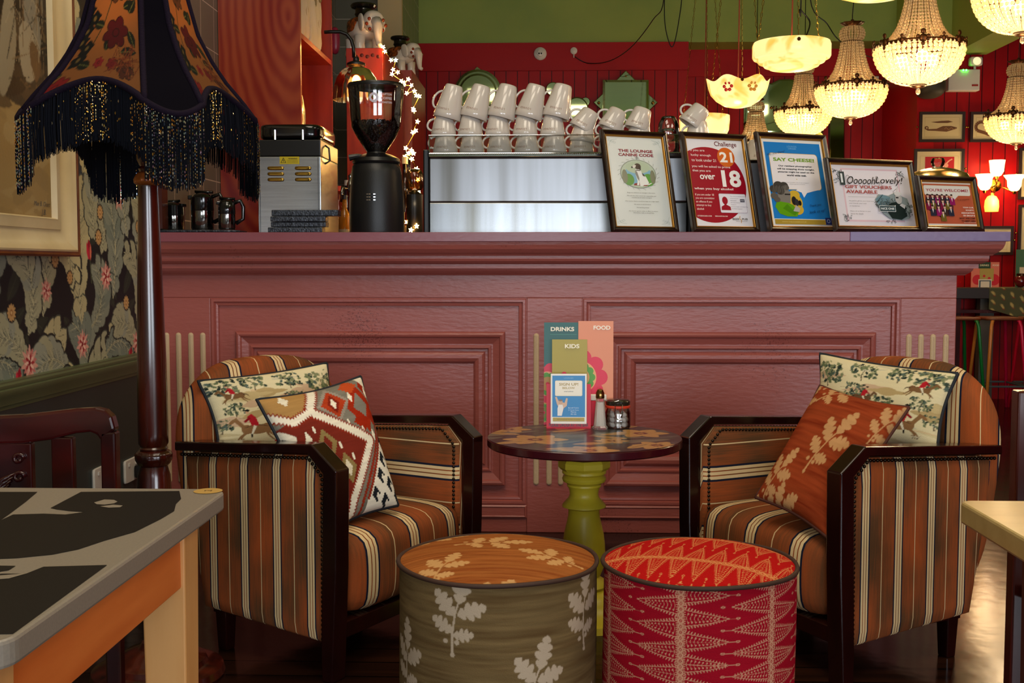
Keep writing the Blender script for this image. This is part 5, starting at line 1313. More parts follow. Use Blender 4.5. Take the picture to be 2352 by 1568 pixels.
# logo on the glass
A = Art(); vs, fs = [], []
def wraptext(A, t, cx_, cz_, w_, rad, col, bold=.02):
    vs, fs, x0, x1, y0, y1 = text_mesh(t, bold); q = w_/(x1-x0); out = []
    for v in vs:
        a = -PI/2+(cx_+(v[0]-(x0+x1)/2)*q)/rad; out.append((rad*math.cos(a), rad*math.sin(a), cz_+(v[1]-(y0+y1)/2)*q))
    A.add(out, fs, None, col)
rr = 61*k+.002
for i, t in enumerate(('CLIFTON', 'COFFEE', 'ROASTERS')): wraptext(A, t, .062, gz(228+i*9), .048 if i < 2 else .05, rr, '#b4aeb8')
n = 40; R0, R1 = .019, .010; vs = []; fs = []
for i in range(n):
    a = 2*PI*i/n; ro = R0*(1+.12*(math.cos(10*a) > 0))
    for r_ in (ro, R1):
        an = -PI/2+(.008+r_*math.cos(a))/rr; vs.append((rr*math.cos(an), rr*math.sin(an), gz(236)+r_*math.sin(a)))
for i in range(n): j = (i+1) % n; fs.append((2*i, 2*j, 2*j+1, 2*i+1))
A.add(vs, fs, None, '#b4aeb8'); A.build('logo', M_art, hop)
m = MB()
for r_ in range(3):
    for c_ in range(4):
        a = -PI/2-.06+(c_-1.5)*.085; rad = 62.2*k; z = gz(450+r_*6.5); m.box(-.0038, .0038, -.0016, .001, -.0018, .0018, M=Matrix.Translation((rad*math.cos(a), rad*math.sin(a), z)) @ Matrix.Rotation(a+PI/2, 4, 'Z'))
m.build('vent_slots', M_steelp, gr)

# ---- water boiler (stainless box with a black lid)
BY = 4.70; k = BY/F
xl, xr = base_at(594, BY).x, base_at(738, BY).x
bz = lambda y: (610-y)*k+1.1-SZ
wb = thing('water_boiler', 'stainless steel water boiler with a black lid and yellow warning label', 'boiler', ((xl+xr)/2, BY, SZ)); w_ = (xr-xl)/2
sb_ = MB().box(-w_, w_, 0, .38, 0, bz(360)).build('steel_body', M_steel, wb, bevel=.003)
MB().box(-w_-.001, w_+.001, -.003, .38, bz(360), bz(322)).build('black_band', M_black, wb, bevel=.004)
MB().softbox(lambda a, b_, c: ((w_-.0)*a, .19+.19*b_, bz(303)+(bz(284)-bz(303)-.0)*c*1.0), (12, 10, 8), 7).build('lid', mat('gloss_black', '#0a0a0b', .12, coat=.5), wb, smooth=2)
for sx in (-.43, .45): MB().tube([(w_*sx, -.002, bz(322)), (w_*sx, -.004, bz(300))], .006, 8).build('hinge', M_steelp, wb)
for x in (-w_+.009, w_-.010): MB().box(x-.001, x+.001, -.0012, .0, 0, bz(362)).build('panel_seam', M_black, sb_)
for r_ in range(3):
    for sx in (-.42, .45):
        t_ = MB(); t_.softbox(lambda a, b_, c: (w_*sx+.034*a, -.003+.005*b_, bz(387+r_*13)+.0075*c), (10, 4, 4), 5)
        t_.build('louvre', mat('warm_steel', '#a8863c', .15, metal=1), sb_, smooth=2)
A = Art(); lx, lz = w_*.02, bz(369); s2 = len(A.v); A.rect(lx-.024, lz-.009, lx+.024, lz+.009, '#b8a41c'); A.poly([(lx-.022, lz-.006), (lx-.008, lz-.006), (lx-.015, lz+.007)], '#141408'); A.poly([(lx-.020, lz-.005), (lx-.010, lz-.005), (lx-.015, lz+.0045)], '#b8a41c')
A.line([(lx-.0145, lz+.003), (lx-.0165, lz-.001), (lx-.0135, lz-.0005), (lx-.0155, lz-.004)], .001, '#141408'); A.text('WARNING', lx+.008, lz+.004, .022, '#3a340c', bold=.03)
for i in range(3): A.text('Disconnect supply before servicing'[:26+i*3], lx+.008, lz-.0005-i*.0025, .026, '#4a430e')
o = A.build('warning_label', M_art, sb_); o.matrix_local = Matrix(((1.7, 0, 0, -.7*lx), (0, 0, -1, -.0018), (0, 1.7, 0, -.7*lz), (0, 0, 0, 1)))
MB().tube([(w_, .1, bz(330)), (w_+.016, .1, bz(336)), (w_+.02, .1, bz(365)), (w_, .1, bz(372))], .004, 8).build('side_handle', M_black, wb, smooth=2)
# ---- stack of dark wrapped boxes
SYY = 4.60; k = SYY/F; M_wrap = mat('foil_wrap', '#24282f', .18, metal=.5, bump=.8, bscale=160, col2='#4c525c', cscale=90, bdist=.004)
zz = SZ+.0012
for i, (a, b_, h_) in enumerate(((618, 742, 13), (624, 750, 12), (624, 750, 13), (626, 778, 15))):
    xa_, xb_ = base_at(a, SYY).x, base_at(b_, SYY).x; h_ *= k
    t = MB().box(0, xb_-xa_, 0, .07, 0, h_-.0015).build('wrapped_box', M_wrap, None, bevel=.003); t.location = (xa_, SYY-.02+.006*(i % 2), zz); zz += h_
    tag(t, ['bottom dark wrapped box of the stack before the boiler', 'second dark wrapped box from the bottom of the stack', 'third dark wrapped box from the bottom of the stack', 'topmost dark wrapped box, sticking out to the right of the stack'][i], 'box')
# ---- vacuum jugs on a tray
JY = 4.66; k = JY/F
xa_, xb_ = base_at(352, JY).x, base_at(556, JY).x
ty = thing('serving_tray', 'black foil tray carrying the coffee jugs at the left end of the counter', 'tray', ((xa_+xb_)/2, JY+.03, SZ+.001))
MB().softbox(lambda a, b_, c: ((xb_-xa_)/2*a, .085*b_, .007+.007*c), (16, 10, 4), 7).build('tray_base', M_wrap, ty, smooth=2)
tzt = SZ+.0165
M_chr = mat('dark_chrome', '#7c7a76', .1, metal=1)
def jug(px, Y, r, h, label, rz=0):
    t = thing('vacuum_jug', label, 'jug', (base_at(px, Y).x, Y, tzt), rz)
    MB().lathe([(r*.92, 0), (r, .006), (r, h*.5)], 36).build('steel_body', M_chr, t, smooth=True)
    MB().lathe([(r, h*.5), (r*1.04, h*.52), (r*1.0, h*.86), (r*.8, h*.93), (r*.5, h*.97), (.001, h)], 36, cap=False).build('black_shoulder', mat('gloss_black', '#0a0a0b', .12), t, smooth=True)
    m = MB(); m.tube([(r*.9, 0, h*.88), (r*1.6, 0, h*.95), (r*1.95, 0, h*.75), (r*1.9, 0, h*.35), (r*1.02, 0, h*.2)], [.009, .009, .008, .008, .009], 8); m.build('handle', mat('gloss_black', '#0a0a0b', .12), t, smooth=2)
    MB().box(-r*1.25, -r*.7, -.015, .015, h*.80, h*.92).build('spout', mat('gloss_black', '#0a0a0b', .12), t, bevel=.004)
    MB().tube([(-.01, 0, h*.98), (-.03, 0, h*1.02), (r, 0, h*1.0)], .006, 8).build('lid_lever', mat('gloss_black', '#0a0a0b', .12), t, smooth=2)
    return t
jug(466, 4.70, .046, .155, 'black and chrome vacuum coffee jug nearest the lamp pole')
jug(522, 4.66, .034, .125, 'smaller gold-lit chrome jug on the right of the tray', .3)
jug(400, 4.76, .045, .12, 'dark jug at the back left of the tray behind the lamp pole', 2.8)
# domed metal dish covers behind the welcome notice
CY = 4.98
cl_ = thing('dish_cover', 'domed silver dish cover with knob behind the You\'re Welcome notice', 'dish cover', base_at(2150, CY))
k = CY/F; cb = lambda y: (610-y)*k+1.1-SZ
MB().lathe([(.155, 0), (.16, .006), (.156, .02), (.15, cb(430)), (.12, cb(404)), (.07, cb(394)), (.02, cb(389))], 48).build('dome', mat('warm_silver', '#b0a078', .2, metal=1), cl_, smooth=True)
MB().lathe([(.02, cb(389)), (.026, cb(384)), (.03, cb(376)), (.024, cb(369)), (.001, cb(367))], 24, cap=False).build('knob', M_glass, cl_, smooth=True)
c2 = thing('dish_cover', 'second silver dish cover, partly behind the gift vouchers notice', 'dish cover', base_at(2075, CY+.0)+Vector((0, .30, 0)))
MB().lathe([(.155, 0), (.16, .006), (.156, .02), (.15, cb(430)), (.12, cb(404)), (.07, cb(400)), (.02, cb(396))], 48).build('dome', mat('warm_silver', '#b0a078', .2, metal=1), c2, smooth=True)
MB().lathe([(.012, cb(396)), (.018, cb(391)), (.012, cb(386)), (.001, cb(385))], 24, cap=False).build('knob', M_glass, c2, smooth=True)
# ================================================================ floor lamp
LY = 2.95
LX = PY(352, 1000, LY).x
lz = lambda y: 1.1-(y-610)*LY/F
k = LY/F
M_pole = mat('turned_mahogany', '#4a1508', .24, col2='#1f0804', cscale=6, stretch=(4, 4, .6), coat=.5)
M_giltw = mat('gilded_carving', '#8a4a1c', .3, metal=.4)
lp = thing('floor_lamp', 'tall mahogany floor lamp with a fringed dark velvet and floral shade by the wall', 'floor lamp', (LX, LY, 0))
pf = [(.17, 0), (.175, .01), (.17, .028), (.15, .036), (.13, .04), (.125, .052), (.10, .06), (.085, .075), (.05, .085), (.04, .10)]
MB().lathe(pf, 64).build('base', M_pole, lp, smooth=True)
MB().lathe([(.03, .10), (.024, .13), (.03, .16), (.045, .26), (.05, .38), (.042, lz(1100)), (.034, lz(1076))], 40).build('lower_column', M_pole, lp, smooth=True)
m = MB(); m.lathe([(30*k, lz(1078)), (36*k, lz(1072)), (41*k, lz(1062)), (42*k, lz(1050)), (38*k, lz(1044)), (31*k, lz(1040))], 64, rf=lambda a, z: 1+.035*abs(math.sin(a*9))); m.build('carved_ring', M_pole, lp, smooth=2)
MB().lathe([(30*k, lz(1040)), (33*k, lz(1036)), (30*k, lz(1032)), (34*k, lz(1024)), (34.5*k, lz(1000)), (34*k, lz(900)), (30*k, lz(700)), (26*k, lz(560)), (22*k, lz(430)), (23*k, lz(424))], 40).build('column', M_pole, lp, smooth=True)
m = MB(); m.lathe([(23*k, lz(426)), (30*k, lz(420)), (31*k, lz(412)), (25*k, lz(400)), (19*k, lz(395))], 64, rf=lambda a, z: 1+.05*abs(math.sin(a*8))); m.build('gilt_collar', M_giltw, lp, smooth=2)
MB().lathe([(18*k, lz(395)), (21*k, lz(388)), (17*k, lz(382)), (24*k, lz(368)), (27*k, lz(350)), (24*k, lz(335)), (14*k, lz(325)), (.008, lz(318)), (.008, 1.66), (.02, 1.67), (.02, 1.70)], 32).build('neck', M_pole, lp, smooth=True)
MB().ball((0, 0, 1.735), .03, 16, 10).build('bulb', glowing('warm_bulb', '#ffb060', '#ffe0b0', 2), lp, smooth=2)
# shade: eight panels, wide ones floral, narrow ones velvet
M_velvet = mat('dark_velvet', '#07050b', .95, spec=.05)
M_braid = mat('plum_braid', '#150d1a', .9, spec=.1, bump=.6, bscale=220)
shc = (PY(325, 200, LY).x-LX)
# corner angles (deg, 0 = towards camera -y, positive to the right)
W1, W2 = 62, 28
ang = []; a = -41
for i in range(4): ang += [a, a+W1]; a += 90
def rad(z):   # flared profile
    t = [(1.49, .285), (1.53, .255), (1.58, .212), (1.63, .178), (1.70, .142), (1.79, .118), (1.86, .108), (1.95, .1)]
    for (z0_, r0_), (z1_, r1_) in zip(t[:-1], t[1:]):
        if z <= z1_: return r0_+(r1_-r0_)*max(z-z0_, -.05)/(z1_-z0_)
    return .1
def shp(a0, a1, s_, z):  # point on a flat panel between two corner angles, s_ in 0..1
    r = rad(z); p0 = (r*math.sin(math.radians(a0)), -r*math.cos(math.radians(a0))); p1 = (r*math.sin(math.radians(a1)), -r*math.cos(math.radians(a1)))
    return (shc+p0[0]+(p1[0]-p0[0])*s_, p0[1]+(p1[1]-p0[1])*s_, z)
def rim(i, s_):
    wide = i % 2 == 0
    return 1.487+(.062*math.sin(PI*s_)**.8 if wide else -.028*math.sin(PI*s_))
fl = Canvas(.36, .5, '#845024', 700); R = random.Random(12)
def fflower(c, x, y, r, col, edge):
    for q in range(6): c.ell(x+r*.6*math.cos(q*PI/3+.3), y+r*.6*math.sin(q*PI/3+.3), r*.48, r*.38, edge, q*PI/3+.3, 16)
    for q in range(6): c.ell(x+r*.6*math.cos(q*PI/3+.3), y+r*.6*math.sin(q*PI/3+.3), r*.42, r*.32, col, q*PI/3+.3, 16)
    c.ell(x, y, r*.3, r*.3, edge); c.ell(x, y, r*.22, r*.22, col)
fl.line([(.17, .48), (.19, .38), (.17, .30), (.12, .16), (.08, .06)], .004, '#2c2a10')
for x, y, l, an in ((.17, .24, .05, 2.4), (.2, .22, .05, .6), (.13, .17, .045, 2.6), (.235, .16, .05, 5.4), (.1, .09, .05, 3.4), (.16, .09, .05, 1.5), (.225, .21, .05, 1.2), (.22, .09, .06, .4), (.12, .05, .05, 2.6), (.05, .06, .06, 2.8)):
    fl.leaf(x, y, l, .014, an, '#14180c', vein='#6a6a34')
fflower(fl, .185, .145, .048, '#44080c', '#180404'); fflower(fl, .17, .27, .035, '#4a2a14', '#181006'); fflower(fl, .15, .055, .017, '#7c1c1c', '#200606'); fflower(fl, .20, .05, .02, '#6a1818', '#200606'); fflower(fl, .05, .02, .03, '#7c1414', '#200606'); fflower(fl, .25, .045, .028, '#4a2010', '#14100a')
for i in range(9): fl.ell(.075+.014*math.sin(i*2), .09+i*.03, .022, .02, '#0c0d0a', 0, 14, .2, 5); fl.ell(.075+.014*math.sin(i*2), .09+i*.03, .006, .007, '#5c4a24')
for i in range(30): fl.line([(.18+.1*R.random(), .02+.05*R.random()), (.2+.1*R.random(), .06+.07*R.random())], .0022, R.choice(['#5c2410', '#7a3a18', '#2a1808']))
M_flo = mat('floral_silk', '#ffffff', .6, attr=True)
b_ = M_flo.node_tree.nodes['Principled BSDF']; nt = M_flo.node_tree
tl_ = nt.nodes.new('ShaderNodeBsdfTranslucent'); mxs = nt.nodes.new('ShaderNodeMixShader'); mxs.inputs[0].default_value = .55
att = [n for n in nt.nodes if n.type == 'ATTRIBUTE'][0]; out = [n for n in nt.nodes if n.type == 'OUTPUT_MATERIAL'][0]
nt.links.new(att.outputs['Color'], tl_.inputs['Color']); nt.links.new(b_.outputs[0], mxs.inputs[1]); nt.links.new(tl_.outputs[0], mxs.inputs[2]); nt.links.new(mxs.outputs[0], out.inputs['Surface'])
for i in range(8):
    a0, a1 = ang[i], ang[(i+1) % 8]+(360 if i == 7 else 0); wide = i % 2 == 0
    ns, nv = (90, 150) if wide else (10, 24)
    S, V = np.meshgrid(np.linspace(0, 1, ns), np.linspace(0, 1, nv)); P = np.zeros((nv, ns, 3)); C_ = None
    for r_ in range(nv):
        for c_ in range(ns):
            zb = rim(i, S[r_, c_]); z = zb+(1.93-zb)*V[r_, c_]; P[r_, c_] = shp(a0, a1, S[r_, c_], z)
    if wide: C_ = fl.sample((S-.5)*(.30-.18*V)+.17, V*.44, wrap=False)
    grid_obj('floral_panel' if wide else 'velvet_panel', P, M_flo if wide else M_velvet, lp, C_)
    MB().tube([shp(a0, a1, 0, 1.487+.445*j/24) for j in range(25)], .008, 6).build('braid_rib', M_braid, lp, smooth=2)
m = MB(); path = []
for i in range(8):
    a0, a1 = ang[i], ang[(i+1) % 8]+(360 if i == 7 else 0)
    path += [shp(a0, a1, j/14, rim(i, j/14)) for j in range(14)]
m.tube(path, .009, 6, closed=True); m.build('braid_rim', M_braid, lp, smooth=2)
# fringe: dense backing of threads plus beads
m = MB(); R = random.Random(6); bd = MB(); BC = ['#d8a850', '#c8b088', '#8aa0c0', '#e8dcc0', '#c08030', '#a8c0b0', '#b890b0']
for i in range(8):
    a0, a1 = ang[i], ang[(i+1) % 8]+(360 if i == 7 else 0); wide = i % 2 == 0
    w_ = math.dist(shp(a0, a1, 0, 1.5), shp(a0, a1, 1, 1.5)); n = int(w_/.0009)
    for j in range(n):
        s_ = (j+.5)/n; x, y, z = shp(a0, a1, s_, rim(i, s_)); ln = (.140 if wide else .175)+R.uniform(-.012, .012)
        dx, dy = x-shc, y; rr_ = math.hypot(dx, dy); ux, uy = dx/rr_, dy/rr_; tx, ty_ = -uy, ux
        off = R.uniform(-.004, .004); hw_ = .0013; sw = R.uniform(-.003, .003)
        p = [(x+ux*off, y+uy*off, z), (x+ux*(off+.004)+tx*sw*.5, y+uy*(off+.004)+ty_*sw*.5, z-ln*.5), (x+ux*(off+.002)+tx*sw, y+uy*(off+.002)+ty_*sw, z-ln)]
        vs = []
        for q in p: vs += [(q[0]-tx*hw_, q[1]-ty_*hw_, q[2]), (q[0]+ux*hw_, q[1]+uy*hw_, q[2]), (q[0]+tx*hw_, q[1]+ty_*hw_, q[2])]
        m.add(vs, [(0, 1, 4, 3), (1, 2, 5, 4), (2, 0, 3, 5), (3, 4, 7, 6), (4, 5, 8, 7), (5, 3, 6, 8)])
        dens = (.5 if .28 < s_ < .62 or s_ > .86 else .04) if wide else .85
        if j % 4 == 0:
            zc = 0
            while zc < ln-.01:
                zc += R.uniform(.006, .011)
                if R.random() < dens:
                    b0 = (x+ux*(off+.006), y+uy*(off+.006), z-zc); h_ = R.uniform(.0018, .0045); c_ = R.choice(BC) if not wide else R.choice(BC[:2]+BC[4:5])
                    bd.add([(b0[0]-tx*.0016, b0[1]-ty_*.0011, b0[2]), (b0[0]+tx*.0016, b0[1]+ty_*.0011, b0[2]), (b0[0]+ux*.0016, b0[1]+uy*.0012, b0[2]), (b0[0], b0[1], b0[2]+h_), (b0[0], b0[1], b0[2]-h_)], [(0, 2, 3), (2, 1, 3), (2, 0, 4), (1, 2, 4), (1, 0, 3), (0, 1, 4)], None, c_)
o = m.build('thread_fringe', mat('fringe_thread', '#090b13', .9, spec=.12), lp); o['kind'] = 'stuff'
o = bd.build('beads', mat('glass_beads', '#ffffff', .15, metal=.85, attr=True), lp); o['kind'] = 'stuff'; o['label'] = 'gold and iridescent beads'
o = MB().box(shc-.1, shc+.1, -.004, .004, 1.93, 1.934).build('shade_carrier', M_black, lp)
LAMPS += [(LX+shc, LY, 1.72, .65)]
MB().tube([(.008, 0, 1.66), (.06, 0, 1.75), (.06, 0, 1.9), (.008, 0, 1.93)], .002).build('harp', M_brass, lp, smooth=2)

# ================================================================ left foreground table
TH_ = .75
cr = PZ(526, 1122, TH_)
fc = PZ(120, 1486, TH_)
xr_ = cr.x; yb_, yf_ = cr.y, fc.y
xl_ = xr_-.72
tb = thing('stencilled_table', 'grey-topped table with black stencilled shapes and bright orange base in the left foreground', 'table', (xr_-.36, (yb_+yf_)/2, 0))
W_, D_ = .72, yb_-yf_
def rr2(w, d, r, n=8):
    p = []
    for cx_, cy_, a0 in ((w/2-r, -d/2+r, -PI/2), (w/2-r, d/2-r, 0), (-w/2+r, d/2-r, PI/2), (-w/2+r, -d/2+r, PI)):
        p += [(cx_+r*math.cos(a0+PI/2*i/n), cy_+r*math.sin(a0+PI/2*i/n)) for i in range(n+1)]
    return p
# front edge runs slightly askew like the photo's rounded corner
MB().prism(rr2(W_, D_, .035), TH_-.028, TH_).build('table_top', mat('grey_paint_top', '#857a6c', .4, col2='#7c7266', cscale=300), tb, bevel=.004)
M_or = mat('orange_stain', '#e27a34', .45, col2='#cf6626', cscale=7, stretch=(3, .4, 3))
M_or2 = mat('orange_stain_leg', '#d49a5c', .45, col2='#c98a4a', cscale=7, stretch=(3, 3, .4))
ix = W_/2-.045
MB().box(ix-.02, ix, -D_/2+.06, D_/2-.06, .62, TH_-.028).build('apron', M_or, tb, bevel=.002)
MB().box(-ix, -ix+.02, -D_/2+.06, D_/2-.06, .62, TH_-.028).build('apron', M_or, tb, bevel=.002)
for sy in (-1, 1): MB().box(-ix+.03, ix-.03, sy*(D_/2-.05)-.01, sy*(D_/2-.05)+.01, .62, TH_-.028).build('apron', M_or2, tb, bevel=.002)
for sx in (-1, 1):
    for sy in (-1, 1):
        cx_, cy_ = sx*(ix-.027), sy*(D_/2-.07); MB().box(cx_-.034, cx_+.034, cy_-.034, cy_+.034, 0, TH_-.028, tx=.008, ty=.008).build('leg', M_or2, tb, bevel=.003)
def deck(pts):
    out = []
    for x, y in pts: p = PZ(x, y, TH_); out.append((p.x-tb.location.x, p.y-tb.location.y))
    return out
for pts in ([(-40, 1130), (86, 1130), (60, 1152), (20, 1182), (0, 1196), (-40, 1215)],
            [(186, 1130), (412, 1128), (416, 1146), (404, 1158), (400, 1174), (370, 1192), (310, 1222), (240, 1242), (180, 1262), (120, 1274), (40, 1282), (-60, 1286), (-60, 1215), (0, 1196), (30, 1182), (100, 1180), (150, 1182), (196, 1176), (160, 1174), (130, 1170), (116, 1167)],
            [(-60, 1330), (4, 1318), (60, 1318), (100, 1302), (246, 1298), (30, 1456), (-60, 1458)],
            [(-60, 1299), (36, 1300), (20, 1310), (-60, 1322)]):
    A = Art(.0006); A.poly(deck(pts)[::-1], '#17130f'); A.build('black_stencil', mat('stencil', '#110d0a', .5, spec=.2), tb, loc=(0, 0, TH_))
for pts in ([(216, 1155), (240, 1148), (262, 1149), (270, 1153), (262, 1157), (240, 1160), (222, 1159)], [(230, 1164), (260, 1160), (282, 1162), (276, 1166), (250, 1167)], [(-40, 1326), (62, 1318), (20, 1330), (-40, 1334)]):
    A = Art(.001); A.poly(deck(pts)[::-1], '#74695c'); A.build('grey_cutout', mat('stencil_gap', '#857a6c', .4), tb, loc=(0, 0, TH_))
A = Art(.0008); q = deck([(478, 1128)])[0]; A.disc(q[0], q[1], .022, '#b8924c'); A.text('2', q[0], q[1], .007, '#4a3820', rot=PI/2)
o = A.build('number_disc', M_art, tb, loc=(0, 0, TH_)); o['label'] = 'round brass-coloured table number disc'

# ================================================================ carved dining chair behind it
M_ch = mat('red_mahogany', '#3c0a0a', .2, col2='#210606', cscale=8, stretch=(1, 1, 2), coat=.5)
CYY = 2.12
dc = thing('carved_dining_chair', 'dark red mahogany dining chair with carved splat, pushed up behind the orange table', 'chair', (PY(70, 1000, CYY).x, CYY, 0))
ox = dc.location.x
def cpt(px, y, Y=CYY): p = PY(px, y, Y); return (p.x-ox, p.z)
xrr = cpt(268, 1000)[0]
out = [cpt(*p) for p in ((272, 1122), (273, 1040), (270, 985), (262, 955), (246, 940), (225, 935), (180, 937), (120, 944), (60, 951), (-40, 955))]
inn = [cpt(*p) for p in ((238, 1122), (238, 1040), (236, 1010), (228, 996), (212, 990), (180, 993), (120, 1008), (60, 1016), (-40, 1018))]
xm = -.02
mir = lambda L_: [(2*cpt(-30, 900)[0]-x, z) for x, z in L_]
def xz(m, poly, y0, y1): return m.add([(x, y, z) for y in (y0, y1) for x, z in poly], [tuple(range(len(poly))), tuple(range(len(poly), 2*len(poly)))[::-1]]+[(i, len(poly)+i, len(poly)+(i+1) % len(poly), (i+1) % len(poly)) for i in range(len(poly))])
cxm = cpt(-30, 900)[0]
toprail = out[2:]+[(2*cxm-x, z) for x, z in out[2:-1][::-1]]+[(2*cxm-x, z) for x, z in inn[2:-1]]+inn[2:][::-1]
xz(MB(), toprail, -.014, .014).build('top_rail', M_ch, dc, bevel=.005)
for sg in (1, -1):
    f = (lambda x: x) if sg > 0 else (lambda x: 2*cxm-x)
    a0, a1 = f(out[2][0]), f(inn[2][0]); x0, x1 = min(a0, a1), max(a0, a1); zt = inn[2][1]
    MB().box(x0, x1, -.014, .014, 0, out[2][1]-.004).build('back_post', M_ch, dc, bevel=.004)
    s0, s1 = f(cpt(122, 1060)[0]), f(cpt(172, 1060)[0]); x0, x1 = min(s0, s1), max(s0, s1); zt = cpt(150, 1003)[1]
    MB().box(x0, x1, -.009, .009, .48, zt).build('back_slat', M_ch, dc, bevel=.003)
    MB().box(f(xrr)-.02-.0, f(xrr)+.02-.0, -.46, -.42, 0, .44).build('front_leg', M_ch, dc, bevel=.004)
hwS = cpt(77, 1060)[0]-cxm; zt = cpt(40, 1016)[1]
MB().box(cxm-hwS, cxm+hwS, -.008, .010, .48, zt).build('splat', M_ch, dc, bevel=.003)
m = MB(); R = random.Random(3)
for sg in (-1, 1):
    for kk in range(8):
        bx_, bz_ = cxm+sg*(hwS*.72), zt-.03-kk*.035
        m.tube([(bx_+sg*.012*math.cos(t)*(1-t/9), -.011, bz_+.012*math.sin(t)*(1-t/9)) for t in [i*.7 for i in range(10)]], .004, 6)
    for kk in range(7):
        t0 = kk/7; m.tube([(cxm+sg*.004, -.011, zt-.20+t0*.08), (cxm+sg*(.018+.016*t0), -.015, zt-.12+t0*.06), (cxm+sg*(.03+.03*t0), -.012, zt-.05-(1-t0)*.05)], [.006, .006, .002], 6)
        m.tube([(cxm+sg*.004, -.011, zt-.30), (cxm+sg*(.02+.01*kk), -.015, zt-.26+.008*kk), (cxm+sg*(.02+.012*kk), -.011, zt-.21)], [.005, .005, .002], 6)
m.build('carving', M_ch, dc, smooth=2)
MB().softbox(lambda a, b_, c: (cxm+(xrr-cxm)*a*1.0, -.235+.215*b_, .455+.03*c), (14, 14, 6), 8).build('seat', mat('red_seat', '#5c0e10', .7), dc, smooth=2)
MB().box(cxm-(xrr-cxm), xrr, -.012, .012, .40, .45).build('seat_rail', M_ch, dc, bevel=.003)

# ================================================================ right foreground table and chair
cr = PZ(2199, 1148, TH_)
yb2 = cr.y; xl2 = cr.x
fe = PZ(2352, 1270, TH_)
rt_ = thing('pale_table', 'pale wooden table corner at the right edge of the foreground', 'table', (xl2+.36, yb2-.36, 0))
M_pale = mat('pale_wood_top', '#a8905c', .3, col2='#9c8450', cscale=30, stretch=(.2, 1, 1))
MB().prism(rr2(.72, .72, .02), TH_-.032, TH_).build('table_top', M_pale, rt_, bevel=.004)
o = MB().box(-.18, -.173, -.36, .30, TH_, TH_+.0004, M=Matrix.Rotation(.25, 4, 'Z')).build('inlay_line', mat('inlay', '#6a6450', .4), rt_)
for sx in (-1, 1):
    for sy in (-1, 1): MB().box(sx*.25-.03, sx*.25+.03, sy*.29-.03, sy*.29+.03, 0, TH_-.032, tx=.006, ty=.006).build('leg', mat('dark_leg', '#20140e', .4), rt_, bevel=.003)
for sy in (-1, 1): MB().box(-.22, .22, sy*.29-.01, sy*.29+.01, .65, TH_-.032).build('apron', mat('dark_leg', '#20140e', .4), rt_)
p = PY(2331, 896, 2.25)
rc = thing('dark_dining_chair', 'dark wooden chair whose back post rises behind the pale table', 'chair', (p.x+.2, 2.25, 0))
for sx in (-1, 1):
    MB().box(sx*.2-(0 if sx < 0 else .035), sx*.2+(.035 if sx < 0 else 0), -.018, .018, 0, p.z).build('back_post', M_wood_dark, rc, bevel=.004)
    MB().box(sx*.19-.018, sx*.19+.018, -.42, -.385, 0, .44).build('front_leg', M_wood_dark, rc, bevel=.004)
for z0_, z1_ in ((p.z-.08, p.z-.005), (p.z-.22, p.z-.17), (.40, .45)): MB().box(-.166, .166, -.01, .01, z0_, z1_).build('back_rail', M_wood_dark, rc, bevel=.003)
MB().softbox(lambda a, b_, c: (.2*a, -.21+.195*b_, .46+.02*c), (12, 12, 6), 8).build('seat', mat('dark_seat', '#1c1210', .6), rc, smooth=2)
# ================================================================ back bar, left
def wood_red():
    m = mat('red_plywood', '#7a1608', .28, coat=.3)
    nt = m.node_tree; N = nt.nodes; L = nt.links; b = N['Principled BSDF']
    tc = N.new('ShaderNodeTexCoord'); mp = N.new('ShaderNodeMapping'); mp.inputs['Scale'].default_value = (1.5, 0, .55); mp.inputs['Location'].default_value = (1.9, 0, -1.26)
    L.new(tc.outputs['Object'], mp.inputs[0])
    wv = N.new('ShaderNodeTexWave'); wv.wave_type = 'RINGS'; wv.rings_direction = 'Y'; wv.inputs['Scale'].default_value = 5; wv.inputs['Distortion'].default_value = 7; wv.inputs['Detail'].default_value = 3; wv.inputs['Detail Scale'].default_value = .45; wv.inputs['Detail Roughness'].default_value = .6
    L.new(mp.outputs[0], wv.inputs['Vector'])
    r = N.new('ShaderNodeValToRGB'); r.color_ramp.elements[0].color = (*lin('#7c0e05'), 1); r.color_ramp.elements[1].color = (*lin('#9c3e1e'), 1); r.color_ramp.elements[0].position = .34; r.color_ramp.elements[1].position = .85
    n = N.new('ShaderNodeTexNoise'); n.inputs['Scale'].default_value = 2.2; n.inputs['Distortion'].default_value = 1.2; L.new(mp.outputs[0], n.inputs['Vector'])
    ad = N.new('ShaderNodeMath'); ad.operation = 'MULTIPLY_ADD'; ad.inputs[1].default_value = .38; L.new(wv.outputs['Fac'], ad.inputs[0]); ms = N.new('ShaderNodeMath'); ms.operation = 'MULTIPLY'; ms.inputs[1].default_value = .8; L.new(n.outputs['Fac'], ms.inputs[0]); L.new(ms.outputs[0], ad.inputs[2])
    L.new(ad.outputs[0], r.inputs[0]); L.new(r.outputs[0], b.inputs['Base Color']); return m
M_ply = wood_red()
M_ply2 = mat('red_timber', '#7c1a0c', .35, col2='#962e18', cscale=5, stretch=(3, 3, .3))
M_dkred = mat('dark_red_inside', '#4a0c08', .6)
SHY = 5.53
x0, x1 = WX+.002, PY(692, 300, SHY).x
zsh = PY(720, 108, 5.9).z; ye = 6.32
sh = thing('shelf_cabinet', 'tall glossy red plywood shelf cabinet at the left behind the bar', 'cabinet', (0, 0, 0))
MB().box(x0, x1, SHY, SHY+.025, 0, 3.3).build('side_panel', M_ply, sh)
MB().box(x0, x1, ye, ye+.025, 0, 3.3).build('side_panel', M_ply2, sh)
